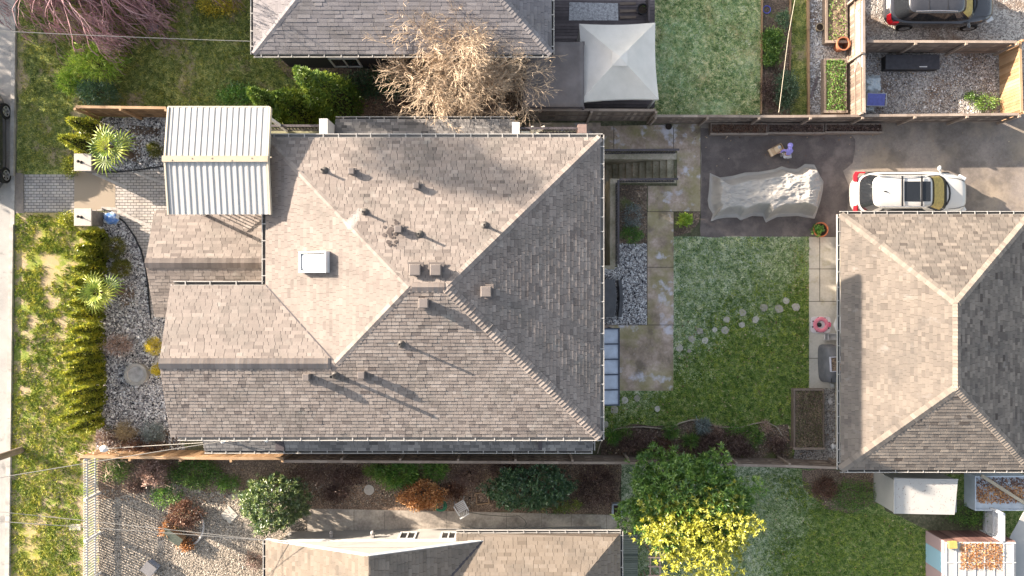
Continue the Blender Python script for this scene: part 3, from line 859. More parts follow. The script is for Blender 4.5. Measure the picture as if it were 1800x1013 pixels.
gutobj(lower, (x0, y0, z0), (x1, y0, z0), (0, 1, 0), w=0.1); gutobj(lower, (-12.42, Y0, Z0), (3.25, Y0, Z0), (0, -1, 0), w=0.1)
gutobj(lower, (3.25, Y0, Z0), (3.25, Y1, Z0), (1, 0, 0), w=0.08)
fx = MB()
fx.box(-9.5, -9.16, Y0, Y1, Z0 - 0.1, Z0 + 0.12, 0.4)
fx.build("roof_seam", RAIL, lower); fx = MB(); fx.box(1.05, 1.2, Y0 + 0.1, Y1, Z0 + 0.02, Z0 + 0.34, 0.6)
fx.build("roof_seam", RAIL, lower)
lw = MB(); lw.box(-7.0, 0.0, YN - 0.56, 6.3, -1.6, Z0 - 0.1); lw.build("lower_wall", STUCCO, house); lw = MB(); lw.box(-12.2, 3.1, -6.1, YS + 0.56, -1.6, Z0 - 0.1); lw.build("lower_wall", STUCCO, house)
# satellite dish stubs on the lower south roof: two white fittings holding the service wires
for px, py in ((392, 775), (468, 773)):
    p = at(px, py, 3.35); mb = MB(); mb.tube([p - Vector((0, 0, 0.5)), p, p + Vector((0.05, -0.05, 0.1))], [0.04, 0.035, 0.05], 8, 0.8); mb.obox(p + Vector((0.02, 0, 0.02)), (0.2, 0.1, 0.1), 0.5, 0.9)
    mb.build("service_mast", WHITE_PAINT, lower)

# balconies behind the north eave
def railing(parent, p, q, h=0.95, step=0.13, name="railing", w=0.035):
    p = Vector(p); q = Vector(q); mb = MB(); up = Vector((0, 0, h))
    mb.bar(p + up, q + up, 0.09, 0.05, 0.7); mb.bar(p + Vector((0, 0, 0.12)), q + Vector((0, 0, 0.12)), 0.05, 0.04, 0.5)
    L = (q - p).length; n = int(L / step)
    for i in range(1, n):
        a = p.lerp(q, i / n); mb.bar(a + Vector((0, 0, 0.12)), a + up, w, w, 0.5)
    return mb.build(name, RAIL, parent)
BALF = flat("balcony_membrane", (0.26, 0.25, 0.16), 0.9, 0.25)
bal = MB(); bal.box(-12.3, -7.15, 5.06, 6.45, 2.55, 2.72); bal.box(-12.3, -8.75, 2.9, 5.06, 2.55, 2.72); bal.build("balcony_floor", BALF, house)
bal = MB(); bal.box(0.15, 2.9, 5.06, 6.45, 2.0, 2.2)
bal.build("balcony_floor", flat("balcony_membrane", (0.26, 0.25, 0.16), 0.9, 0.25), house)
railing(house, (-12.2, 6.36, 2.72), (-7.3, 6.36, 2.72)); railing(house, (-12.2, 3.0, 2.72), (-12.2, 6.36, 2.72))
railing(house, (0.2, 6.36, 2.2), (2.75, 6.36, 2.2), h=1.0)
bc = MB(); bc.box(-7.45, -7.13, 5.9, 6.55, 2.6, 4.1); bc.build("balcony_column", WHITE_PAINT, house)
bc = MB(); bc.box(0.0, 0.3, 5.7, 6.5, 2.0, 3.7); bc.build("balcony_column", WHITE_PAINT, house)
bc = MB(); bc.box(2.62, 2.96, 6.15, 6.5, -1.0, 3.3, 0.5); bc.build("balcony_post", flat("brown_post", (0.24, 0.17, 0.15), 0.7), house)

# ------------------------------------------------------------------ corrugated canopy
can = thing("canopy", "white corrugated metal canopy with shallow gable over the front balcony", "canopy", (-10.8, 4.7, 2.72))
CX0, CX1, CY0, CY1, CYR, CZE, CZR = -12.62, -8.90, 2.70, 6.62, 4.68, 5.62, 5.92
cm = MB()
per = (CX1 - CX0) / 17.0
prof = [(0.0, 0.0), (0.42, 0.0), (0.55, 0.02), (0.87, 0.02), (1.0, 0.0)]
def cprof():
    out = []
    for i in range(17):
        for (t, z) in prof[:-1]: out.append((CX0 + (i + t) * per, z))
    out.append((CX1, 0.0)); return out
cpf = cprof()
for (ya, za, yb, zb) in ((CY1, CZE, CYR, CZR), (CY0, CZE, CYR, CZR)):
    for (xa, ha), (xb, hb) in zip(cpf[:-1], cpf[1:]):
        cm.poly([(xa, ya, za + ha), (xb, yb if False else ya, za + hb), (xb, yb, zb + hb), (xa, yb, zb + ha)], random.uniform(0.35, 0.65))
METAL_W = vmat("white_steel_roof", [(0.0, (0.27, 0.27, 0.261)), (0.6, (0.425, 0.417, 0.403)), (1.0, (0.483, 0.467, 0.445))], 0.6, 0.2, 2.0, stretch=(3, 0.5, 1), spec=0.2)
cm.build("roof_sheet", METAL_W, can)
cm = MB(); cm.box(CX0 - 0.05, CX1 + 0.06, CYR - 0.11, CYR + 0.11, CZR + 0.05, CZR + 0.085, 0.5)
for i in range(6): cm.obox((CX0 + 0.3 + i * 0.72, CYR + random.uniform(-.06, .06), CZR + 0.09), (0.04, 0.04, 0.03), 0, 1.0)
cm.build("ridge_cap", flat("tan_flashing", (0.40, 0.34, 0.25), 0.6, 0.12), can)
cm = MB()
for x in (CX0 + 0.02, CX1 + 0.03):
    for y_ in (CY0, CY1): cm.bar((x, y_, CZE - 0.05), (x, CYR, CZR - 0.05), 0.06, 0.2, 0.5)
cm.bar((CX0, CY1 + 0.03, CZE - 0.06), (CX1, CY1 + 0.03, CZE - 0.06), 0.05, 0.14, 0.4)
cm.build("edge_trim", flat("cream_trim", (0.52, 0.46, 0.36), 0.6, 0.1), can)
for x in (CX0 + 0.25, CX1 - 0.2):
    for y_ in (CY0 + 0.25, CY1 - 0.25):
        pm = MB(); pm.box(x - 0.05, x + 0.05, y_ - 0.05, y_ + 0.05, 2.72, CZE - 0.05); pm.build("post", WHITE_PAINT, can)
cm = MB()
for y_ in (CY0 + 0.25, CYR, CY1 - 0.25): cm.bar((CX0 + 0.1, y_, CZE - 0.06), (CX1 - 0.1, y_, CZE - 0.06), 0.05, 0.1)
cm.build("beam", WHITE_PAINT, can)

# ------------------------------------------------------------------ back stairwell
stw = thing("basement_stairwell", "mossy concrete steps down to the basement behind the house with dark railings", "stairwell", (5, 5, -2.6))
st = MB()
FZ = -2.75
st.box(PIT_X0 - 0.1, PIT_X1 + 0.02, PIT_Y0, PIT_Y2, FZ - 0.1, FZ, 0.2)
st.build("floor", CONC_DARK, stw)
rw = MB()
g0 = gz(PIT_X1)
def rwall(x0, x1, y0, y1, top0, top1):
    V = [(x0, y0, FZ), (x1, y0, FZ), (x1, y1, FZ), (x0, y1, FZ), (x0, y0, top0), (x1, y0, top1), (x1, y1, top1), (x0, y1, top0)]
    rw.add(V, [[3, 2, 1, 0], [4, 5, 6, 7], [0, 1, 5, 4], [1, 2, 6, 5], [2, 3, 7, 6], [3, 0, 4, 7]])
rwall(PIT_X0, PIT_X2 + 0.1, PIT_Y2 - 0.28, PIT_Y2 + 0.01, gz(PIT_X0) + 0.05, gz(PIT_X2) + 0.05)
rwall(PIT_X1 + 0.02, PIT_X2 + 0.08, PIT_Y1 - 0.1, PIT_Y1 + 0.08, gz(PIT_X1) + 0.1, gz(PIT_X2) + 0.1)
rwall(PIT_X1 - 0.12, PIT_X1 + 0.12, PIT_Y0, PIT_Y1 + 0.08, gz(PIT_X1) + 0.1, gz(PIT_X1) + 0.1)
rwall(PIT_X0 - 0.02, PIT_X1 + 0.1, PIT_Y0 - 0.15, PIT_Y0 + 0.02, gz(PIT_X1) + 0.05, gz(PIT_X1) + 0.05)
MOSSY = gmat("mossy_retaining", [(0.2, (0.174, 0.161, 0.108)), (0.5, (0.406, 0.361, 0.263)), (0.85, (0.696, 0.589, 0.495))], [(1.2, 1.2, 5), (10, 0.5, 3)], 0.9, 0.3, 30, 0.01)
rw.build("retaining_wall", MOSSY, stw)
n = 10
topz = gz(PIT_X2)
for i in range(n):
    s_ = MB(); xr = PIT_X2 - i * 0.29
    zt = topz - (i + 0.3) * (topz - FZ) / n
    s_.box(xr - 0.31, xr, PIT_Y1 + 0.08, PIT_Y2 - 0.28, FZ, zt, 0.5)
    s_.build("step", MOSSY, stw)
railing(stw, G(1050, 271) + Vector((0, 0, 0.02)), G(1186, 270) + Vector((0, 0, 0.02)), h=0.95, step=0.12)
railing(stw, G(1084, 321) + Vector((0, 0, 0.05)), G(1184, 320) + Vector((0, 0, 0.05)), h=0.9, step=0.12)
railing(stw, G(1082, 466) + Vector((0, 0, 0.05)), G(1082, 322) + Vector((0, 0, 0.05)), h=0.9, step=0.12)
# ------------------------------------------------------------------ fences
def fence(label, px_top, h, wood, rail_side=1, board=0.14, post_step=2.4, cap=True, lean=0.0, name="wooden_fence", vmu=0.5, cat="fence", group=None, cap_mat=None):
    """px_top: photo pixels along the top edge, h above ground; boards on one side, rails and posts on the other"""
    P = [G(x, y, h) for x, y in px_top]
    root = thing(name, label, cat, (P[0].x, P[0].y, gz(P[0].x)), group)
    bb = MB(); rl = MB(); cpm = MB(); posts = []; rails_ = []
    for a, b in zip(P[:-1], P[1:]):
        d = Vector((b.x - a.x, b.y - a.y, 0)); L = d.length; d.normalize(); s_ = Vector((-d.y, d.x, 0)) * rail_side
        n = max(1, int(L / board))
        for i in range(n):
            c = Vector((a.x, a.y, 0)) + d * (L * (i + 0.5) / n); z = gz(c.x)
            hh = h - 0.03 - random.random() * 0.02
            bb.obox((c.x, c.y, z + hh / 2 + 0.02), (L / n * 0.93, 0.02, hh), math.atan2(d.y, d.x), min(1, max(0, random.gauss(vmu, 0.16))))
        m = max(1, int(L / 0.6))
        for zz in (0.25, h * 0.55, h - 0.2):
            for i in range(m):
                p = Vector((a.x, a.y, 0)) + d * (L * i / m) + s_ * 0.032; q = Vector((a.x, a.y, 0)) + d * (L * (i + 1) / m) + s_ * 0.032
                p.z = gz(p.x) + zz; q.z = gz(q.x) + zz
                rl.bar(p, q, 0.04, 0.085, 0.45)
            rails_.append(rl); rl = MB()
        if cap:
            for i in range(m):
                p = Vector((a.x, a.y, 0)) + d * (L * i / m); q = Vector((a.x, a.y, 0)) + d * (L * (i + 1) / m)
                p.z = gz(p.x) + h + 0.005; q.z = gz(q.x) + h + 0.005
                cpm.bar(p, q, 0.11, 0.035, min(1, random.gauss(0.72, 0.08)))
        k = max(1, int(round(L / post_step)))
        for i in range(k + 1):
            c = Vector((a.x, a.y, 0)) + d * (L * i / k) + s_ * 0.10
            posts.append((c.x, c.y, math.atan2(d.y, d.x)))
    bb.build("board_panel", wood, root)
    for r_ in rails_: r_.build("rail", wood, root)
    if cap: cpm.build("cap_rail", cap_mat or wood, root)
    for (x, y, a) in posts:
        pm = MB(); pm.obox((x, y, gz(x) + (h + 0.06) / 2 - 0.1), (0.095, 0.095, h + 0.28), a, 0.7); pm.build("post", wood, root)
    return root

fence("tall dark weathered board fence beside the grey fabric gazebo", [(925, 193), (1153, 194)], 2.1, WOOD_GREY, -1)
fence("long weathered grey board fence between the frosted lawn and the driveway planters", [(1152, 204), (1791, 201)], 1.5, WOOD_GREY, -1)
fence("grey board fence behind the black car and above the dark deck box", [(1520, 73), (1787, 74)], 1.6, WOOD_GREY, -1)
fence("sunlit orange cedar fence closing the gravel court at its lane side", [(1793, 72), (1796, 198)], 1.5, WOOD_WARM, 1)
f_l = fence("weathered board fence with a white lattice panel beside the planters", [(1518, -12), (1519, 199)], 1.75, WOOD_GREY, -1)
fence("pale cedar fence lit orange running from the street along the south side", [(140, 803), (497, 806)], 1.55, WOOD_WARM, -1, vmu=0.45)
fence("long grey board fence along the south side of the big house under the green tree", [(497, 811), (1105, 814), (1482, 823)], 1.5, WOOD_GREY, 1)
fence("short weathered board fence beside the front palm and the white canopy", [(133, 188), (292, 190)], 1.8, WOOD_WARM, -1, vmu=0.3)
def lattice():
    mb = MB(); a = G(1518, 2, 1.7); b = G(1518, 118, 1.7); x = a.x - 0.045
    y0, y1, z0, z1 = b.y, a.y, gz(x) + 0.95, gz(x) + 1.68
    n = 44
    for sgn in (1, -1):
        for i in range(-10, n):
            ys = y0 + (y1 - y0) * i / n; p = Vector((x - 0.006 * sgn, ys, z0 if sgn > 0 else z1)); q = Vector((x - 0.006 * sgn, ys + (z1 - z0), z1 if sgn > 0 else z0))
            if p.y < y0 or q.y > y1: continue
            mb.bar(p, q, 0.008, 0.022, 0.6, up=(1, 0, 0))
    mb.bar((x, y0, z1), (x, y1, z1), 0.03, 0.04, 0.6); mb.bar((x, y0, z0), (x, y1, z0), 0.03, 0.04, 0.6)
    mb.build("lattice_panel", WHITE_PAINT, f_l)
lattice()

def picket():
    a, b = G(147, 806, 1.15), G(147, 1040, 1.15)
    root = thing("picket_fence", "white painted picket fence casting striped shadows on the gravel yard", "fence", (a.x, a.y, 0))
    mb = MB(); y = a.y
    while y > b.y:
        mb.obox((a.x, y, 0.58), (0.02, 0.062, 1.12), 0, random.uniform(0.4, 0.7)); y -= 0.115
    mb.build("pickets", WHITE_PAINT, root)
    for z in (0.3, 0.95):
        mb = MB(); mb.bar((a.x + 0.04, a.y, z), (a.x + 0.04, b.y, z), 0.04, 0.09); mb.build("rail", WHITE_PAINT, root)
    y = a.y
    while y > b.y:
        pm = MB(); pm.box(a.x + 0.05, a.x + 0.15, y - 0.05, y + 0.05, 0, 1.25); pm.build("post", WHITE_PAINT, root); y -= 1.75
picket()

# ------------------------------------------------------------------ leaves and bark
BARK_TAN = vmat("pale_bark", [(0.1, (0.23, 0.167, 0.115)), (0.5, (0.46, 0.356, 0.253)), (0.9, (0.644, 0.517, 0.38))], 0.9, 0.3, 5.0)
BARK_RED = vmat("reddish_twigs", [(0.1, (0.17, 0.085, 0.095)), (0.5, (0.36, 0.21, 0.225)), (0.9, (0.55, 0.38, 0.38))], 0.9, 0.3, 2.0)
BARK_BR = vmat("brown_bark", [(0.1, (0.06, 0.045, 0.035)), (0.9, (0.18, 0.13, 0.10))], 0.9, 0.3, 5.0)
def leafm(name, a, b, c, tr=0.25, amp=0.22, scale=1.6, spec=0.3):
    return vmat(name, [(0.12, a), (0.5, b), (0.9, c)], 0.6, amp, scale, transl=tr, spec=spec)
L_THUJA = leafm("thuja_spray", (0.0438, 0.0938, 0.0175), (0.119, 0.194, 0.03), (0.288, 0.338, 0.0438), scale=1.0)
L_HEDGE = leafm("cedar_hedge_spray", (0.105, 0.14, 0.0211), (0.264, 0.299, 0.0351), (0.562, 0.51, 0.0527), scale=1.3)
L_RHODO = leafm("rhododendron_leaf", (0.0325, 0.078, 0.0234), (0.104, 0.169, 0.0455), (0.338, 0.39, 0.117), spec=0.8)
L_LAUREL = leafm("dark_shrub_leaf", (0.0306, 0.085, 0.0374), (0.0765, 0.162, 0.068), (0.17, 0.272, 0.102), spec=0.6)
L_YELLOW = leafm("golden_green_leaf", (0.05, 0.12, 0.02), (0.17, 0.27, 0.028), (0.52, 0.54, 0.06), spec=0.6, scale=0.5)
L_FERN = leafm("fern_frond", (0.0455, 0.13, 0.026), (0.111, 0.247, 0.0416), (0.26, 0.39, 0.065))
L_BRIGHT = leafm("bright_bamboo_leaf", (0.14, 0.26, 0.03), (0.34, 0.50, 0.06), (0.60, 0.66, 0.11))
L_PALM = leafm("palm_leaf", (0.075, 0.15, 0.0225), (0.2, 0.275, 0.035), (0.425, 0.45, 0.0625), tr=0.15)
L_TOPI = leafm("clipped_shrub_leaf", (0.05, 0.065, 0.01), (0.12, 0.135, 0.018), (0.25, 0.22, 0.03))
L_GOLD = leafm("gold_shrub_leaf", (0.24, 0.195, 0.015), (0.48, 0.39, 0.03), (0.72, 0.57, 0.06))
L_RUST = leafm("dry_orange_leaf", (0.22, 0.085, 0.03), (0.46, 0.21, 0.075), (0.62, 0.36, 0.16))
L_DRY = leafm("dry_pink_flower", (0.24, 0.145, 0.11), (0.42, 0.28, 0.22), (0.58, 0.43, 0.35))
L_DEAD = leafm("dead_stalk", (0.049, 0.028, 0.0252), (0.14, 0.084, 0.07), (0.336, 0.231, 0.182))
L_BLUE = leafm("blue_grey_leaf", (0.09, 0.12, 0.11), (0.20, 0.24, 0.23), (0.36, 0.40, 0.39))
L_GREEN = leafm("garden_leaf", (0.0455, 0.111, 0.0234), (0.13, 0.234, 0.0455), (0.286, 0.39, 0.078))
L_BRONZE = leafm("bronze_leaf", (0.07, 0.035, 0.025), (0.17, 0.085, 0.055), (0.33, 0.18, 0.11))

def shrub(name, label, px, py, rx, ry, h, mat, n=90, per=26, leaf=(0.10, 0.04), clump=0.10, cat="shrub", group=None, stem=True, lumps=0.2, up=0.3, shell=0.7, whorl=False):
    """rx, ry in photo pixels; h height of the shrub above the ground"""
    k = (H - h * 0.5) / S
    c = G(px, py, h * 0.5)
    root = thing(name, label, cat, (c.x, c.y, gz(c.x)), group)
    V, val = crown(c, (rx * k * 0.9, ry * k * 0.9, h * 0.5), n, per, clump, leaf, lumps=lumps, zmin=-0.4, up=up, shell=shell, whorl=whorl)
    V[:, 2] = np.maximum(V[:, 2], gz(c.x) + 0.01)
    np_mesh("foliage", V, 4, val, mat, parent=root)
    if stem:
        mb = MB()
        for i in range(7):
            a = random.random() * 6.28; t = random.uniform(0.3, 0.75)
            e = Vector((c.x + math.cos(a) * rx * k * t, c.y + math.sin(a) * ry * k * t, gz(c.x) + h * random.uniform(0.5, 0.85)))
            mb.tube([(c.x, c.y, gz(c.x) - 0.05), (c.x + (e.x - c.x) * 0.4, c.y + (e.y - c.y) * 0.4, gz(c.x) + h * 0.35), e], [0.03, 0.02, 0.008], 5)
        mb.build("stem", BARK_BR, root)
    return root

def conifer(name, label, tip, h, r, mat, n=1500, group=None, cat="conifer", spray=0.16):
    p = at(tip[0], tip[1], gz(G(*tip).x) + h) if False else G(tip[0], tip[1], h)
    root = thing(name, label, cat, (p.x, p.y, gz(p.x)), group)
    t = rng.random(n) ** 0.75                         # 0 tip .. 1 base
    a = rng.uniform(0, 2 * np.pi, n)
    lump = 1 + 0.22 * np.sin(a * 3 + t * 9 + tip[1]) * np.sin(a * 2 + tip[0]) + 0.10 * rng.normal(size=n)
    R = r * (0.04 + 0.96 * np.minimum(1, t * 1.22) ** 0.9) * np.where(t > 0.88, 1 - (t - 0.88) * 2.0, 1) * lump
    ins = 0.75 + 0.25 * rng.random(n)
    P = np.column_stack([p.x + np.cos(a) * R * ins, p.y + np.sin(a) * R * ins, gz(p.x) + h * (1 - t) * 0.98])
    D = np.column_stack([np.cos(a) * 0.8, np.sin(a) * 0.8, np.full(n, 0.75)]) + rng.normal(0, 0.35, (n, 3))
    V = leaf_quads(P, D, spray * rng.uniform(0.6, 1.3, n), spray * 0.45 * rng.uniform(0.6, 1.3, n))
    cl = np.array([noise.noise(Vector((math.cos(x) * 1.2, math.sin(x) * 1.2, y * 6 + tip[1] * 0.13))) for x, y in zip(a, t)])
    np_mesh("foliage", V, 4, np.clip(0.5 + cl * 0.45 + rng.normal(0, 0.12, n), 0, 1), mat, parent=root)
    mb = MB(); mb.tube([(p.x, p.y, gz(p.x) - 0.05), (p.x, p.y, gz(p.x) + h * 0.9)], [r * 0.16 + 0.02, 0.015], 6)
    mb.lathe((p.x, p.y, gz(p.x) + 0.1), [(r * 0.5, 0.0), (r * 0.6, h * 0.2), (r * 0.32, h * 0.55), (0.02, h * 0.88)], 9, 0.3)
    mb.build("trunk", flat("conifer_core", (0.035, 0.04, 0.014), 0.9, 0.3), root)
    return root

TH = [((437, 158), 4.9, 0.72, "left tall green conifer of the clump beside the canopy, tip towards the street"), ((480, 166), 4.2, 0.95, "dark green bushy conifer just right of the leaning one by the canopy"),
      ((519, 119), 6.0, 0.80, "tallest yellow edged conifer beside the dark neighbour wall"), ((550, 130), 5.4, 1.0, "broad bright green conifer right of the tallest one near the white window")]
for tp_, h_, r_, lb in TH:
    conifer("conifer_tree", lb, tp_, h_, r_, L_THUJA, 5200, "conifers beside the neighbour house", spray=0.15)
HD = [(137, 412, 1.6), (133, 434, 1.75), (131, 453, 1.8), (127, 472, 1.9), (124, 496, 2.0), (121, 514, 2.0), (119, 534, 2.05), (121, 555, 2.0), (123, 583, 1.9), (128, 604, 1.8),
      (101, 630, 2.6), (118, 645, 2.1), (104, 661, 2.5), (125, 673, 2.0), (106, 699, 2.5), (118, 717, 2.2), (98, 739, 2.6), (112, 760, 2.3)]
for i, (x, y, h_) in enumerate(HD):
    conifer("hedge_cedar", "slim yellow green cedar in the row between the verge and the grey gravel", (x, y), h_ * 1.22, 0.28, L_HEDGE, 1700, "cedars in the front hedge row", "cedar", 0.13)
conifer("hedge_cedar", "slim cedar with golden edge nearest the north gate pillar", (102, 240), 2.5, 0.42, L_HEDGE, 1300, None, "cedar", 0.13)
conifer("hedge_cedar", "slim dark cedar just below the short front fence end", (118, 210), 2.2, 0.42, L_HEDGE, 1300, None, "cedar", 0.13)

# ------------------------------------------------------------------ bare trees
def bare_tree(name, label, base, fork_z, nlimb, limb_len, depth, spread, mat, r0=0.14, droop=0.0, centre=None, twigs=2, seed=1, shrink=0.72, cat="tree", minr=0.006, low=False):
    rd = random.Random(seed)
    root = thing(name, label, cat, base)
    tr = MB(); tw = MB()
    base = Vector(base); f = Vector((centre[0], centre[1], fork_z)) if centre else base + Vector((0, 0, fork_z - base.z))
    mid = base.lerp(f, 0.5) + Vector((0.08, -0.05, 0))
    tr.tube([base - Vector((0, 0, 0.1)), mid, f], [r0 * 1.2, r0, r0 * 0.85], 8, 0.45)
    def grow(p, d, L, r, lvl):
        n = 3; pts = [p]; q = p; dd = d.copy()
        for i in range(n):
            dd = (dd + Vector((rd.gauss(0, 0.20), rd.gauss(0, 0.20), rd.gauss(0, 0.12) - droop * (0.35 + 0.25 * lvl) / n))).normalized()
            q = q + dd * (L / n); pts.append(q)
            if low and q.z < gz(q.x) + 0.15: break
        rr = [max(minr, r * (1 - 0.4 * i / n)) for i in range(len(pts))]
        (tr if lvl <= 1 else tw).tube(pts, rr, 5 if lvl <= 1 else 4 if r > 0.02 else 3, min(1, max(0, rd.gauss(0.55, 0.15))), cap=False)
        if lvl >= depth: return
        kids = twigs + (1 if rd.random() < 0.6 else 0)
        for k in range(kids):
            j = rd.choice(range(1, len(pts))) if k else len(pts) - 1
            ax = Vector((rd.gauss(0, 1), rd.gauss(0, 1), rd.gauss(0, 0.6))).normalized()
            nd = (dd + ax * (0.75 if k else 0.35)).normalized()
            grow(pts[j], nd, L * shrink * rd.uniform(0.75, 1.2), max(minr, r * 0.6), lvl + 1)
    for i in range(nlimb):
        a = 6.283 * (i + rd.random() * 0.5) / nlimb; el = rd.uniform(*spread)
        grow(f - Vector((0, 0, rd.random() * 0.4)), Vector((math.cos(a) * math.cos(el), math.sin(a) * math.cos(el), math.sin(el))), limb_len * rd.uniform(0.75, 1.2), r0 * 0.5, 1)
    tr.build("trunk", mat, root); tw.build("crown", mat, root)
    return root
bt = bare_tree("bare_tree", "pale bare tree with dense tangled twigs over the neighbour eave", G(853, 172), 1.7, 17, 0.98, 8, (0.0, 1.3), BARK_TAN, r0=0.10, seed=14, shrink=0.815, centre=(-1.85, 8.85), minr=0.0055, twigs=2)
wt = bare_tree("weeping_tree", "purplish bare weeping tree with fine drooping twigs at the street corner", at(195, -34, 0.0), 3.0, 34, 1.75, 7, (0.0, 0.9), BARK_RED, r0=0.11, droop=0.7, seed=9, shrink=0.79, minr=0.010, twigs=2, low=True)
bare_tree("bare_shrub", "small bare twiggy shrub over the corner where picket and board fences meet", G(205, 785), 0.9, 7, 0.55, 4, (0.2, 0.9), BARK_TAN, r0=0.035, seed=3, cat="shrub", minr=0.007)

# cut stump with pale stubs behind the north eave
def pruned():
    p = at(936, 236, 2.9); root = thing("pruned_stump", "pale pruned stump with four stubby limbs above the back railing", "stump", (p.x, p.y, gz(p.x)))
    mb = MB(); mb.tube([(p.x, p.y + 0.35, gz(p.x)), (p.x, p.y + 0.15, 1.6), p], [0.13, 0.12, 0.11], 8, 0.8)
    for px, py in ((915, 233), (936, 222), (958, 223), (949, 238)):
        e = at(px, py, 3.15); mb.tube([p, p.lerp(e, 0.5) + Vector((0, 0, 0.08)), e], [0.10, 0.085, 0.06], 7, 0.95)
    mb.build("limb", vmat("peeled_wood", [(0.2, (0.45, 0.38, 0.26)), (0.9, (0.74, 0.68, 0.55))], 0.8, 0.2, 5.0), root)
pruned()

# ------------------------------------------------------------------ the large two-tone tree and the shrubs
def leafy_tree(name, label, px, py, rx, ry, zc, rz, mat, n, per, leaf, clump, trunk_px, lumps=0.24):
    k = (H - zc) / S; c = at(px, py, zc)
    b = G(*trunk_px)
    root = thing(name, label, "tree", (b.x, b.y, b.z))
    V, val = crown(c, (rx * k, ry * k, rz), n, per, clump, leaf, lumps=lumps, zmin=-0.45, shell=0.62, up=0.25, whorl=True)
    np_mesh("crown", V, 4, val, mat, parent=root)
    mb = MB(); f = Vector((c.x, c.y, zc - rz * 0.6))
    mb.tube([b - Vector((0, 0, 0.1)), b.lerp(f, 0.5), f], [0.15, 0.13, 0.11], 8)
    for i in range(12):
        a = 6.283 * i / 12 + random.random() * 0.3; t = random.uniform(0.55, 0.9)
        e = Vector((c.x + math.cos(a) * rx * k * t, c.y + math.sin(a) * ry * k * t, zc + rz * random.uniform(-0.2, 0.45)))
        mb.tube([f, f.lerp(e, 0.5) + Vector((0, 0, 0.1)), e], [0.06, 0.04, 0.012], 5)
    mb.build("trunk", BARK_BR, root)
    return root
leafy_tree("broadleaf_tree", "large round deep green tree over the south fence right of the bottom house", 1209, 880, 118, 93, 1.5, 1.3, leafm("deep_green_leaf", (0.045, 0.12, 0.022), (0.125, 0.25, 0.04), (0.30, 0.42, 0.085), spec=0.5, scale=0.8), 2500, 15, (0.20, 0.055), 0.0, (1205, 868))
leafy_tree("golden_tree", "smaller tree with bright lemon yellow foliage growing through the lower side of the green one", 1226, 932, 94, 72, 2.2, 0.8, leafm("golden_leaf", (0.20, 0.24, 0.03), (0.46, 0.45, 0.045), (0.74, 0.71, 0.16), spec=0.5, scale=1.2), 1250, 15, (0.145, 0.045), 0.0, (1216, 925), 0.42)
shrub("rhododendron", "big round glossy green shrub above the white patio cover", 480, 883, 66, 54, 1.9, L_RHODO, 1000, 12, (0.15, 0.048), 0.0, whorl=True)
shrub("evergreen_shrub", "wide dark green shrub along the grey fence left of the large tree", 932, 857, 86, 42, 1.6, L_LAUREL, 1100, 11, (0.14, 0.045), 0.0, whorl=True)
shrub("fern", "low bright green fern patch under the south fence above the orange shrub", 700, 836, 40, 22, 0.6, L_FERN, 120, 26, (0.20, 0.025), 0.10, cat="fern")
shrub("fern", "small green fern right of the larger patch against the south fence", 765, 826, 22, 18, 0.6, L_FERN, 60, 24, (0.18, 0.025), 0.08, cat="fern")
shrub("hydrangea", "dry orange hydrangea bush by the concrete side path", 742, 870, 44, 26, 0.9, L_RUST, 120, 30, (0.09, 0.06), 0.085)
shrub("hydrangea", "faded pink dry hydrangea heads beside the front fence corner", 271, 830, 27, 26, 0.9, L_DRY, 60, 44, (0.07, 0.06), 0.07)
shrub("ground_cover", "low bright green spreading plant under the cedar fence", 343, 832, 48, 25, 0.4, L_GREEN, 160, 26, (0.09, 0.035), 0.12, stem=False, cat="plant")
shrub("shrub", "dull green tuft of weeds at the left end of the mulch bed", 205, 828, 26, 18, 0.4, L_GREEN, 60, 24, (0.09, 0.03), 0.10, stem=False, cat="plant")
shrub("shrub", "yellow green low plants below the pink hydrangea", 292, 873, 26, 16, 0.4, L_FERN, 50, 24, (0.10, 0.03), 0.10, stem=False, cat="plant")
shrub("shrub", "bronze leaved shrub inside the round gravel yard planter ring", 323, 905, 30, 24, 0.8, L_BRONZE, 90, 26, (0.10, 0.045), 0.10)
shrub("shrub", "rusty small plant at the lower edge of the round planter ring", 327, 957, 14, 9, 0.35, L_RUST, 30, 20, (0.08, 0.04), 0.06, stem=False, cat="plant")
shrub("shrub", "orange plant left of the timber box in the round planter ring", 293, 930, 13, 13, 0.4, L_RUST, 30, 22, (0.08, 0.04), 0.06, stem=False, cat="plant")
shrub("dead_shrub", "brown leafless stalks by the fence right of the orange hydrangea", 825, 832, 22, 24, 0.7, L_DEAD, 60, 22, (0.22, 0.015), 0.12, cat="plant")
shrub("dead_shrub", "dark dry climber against the fence above the round glossy shrub", 560, 830, 50, 16, 0.7, L_DEAD, 80, 22, (0.22, 0.014), 0.12, cat="plant")
shrub("dead_shrub", "brown dried bush between the dark shrub and the large tree", 1050, 855, 36, 42, 0.8, L_DEAD, 150, 26, (0.12, 0.03), 0.12, cat="plant")
shrub("shrub", "yellow tinged low plant by the path below the wide dark shrub", 985, 887, 40, 12, 0.5, L_YELLOW, 60, 24, (0.10, 0.025), 0.08, stem=False, cat="plant")
shrub("dead_shrub", "dry brown tuft with pale grass at the corner of the lower house", 446, 985, 15, 16, 0.4, L_DEAD, 30, 20, (0.14, 0.02), 0.08, cat="plant")

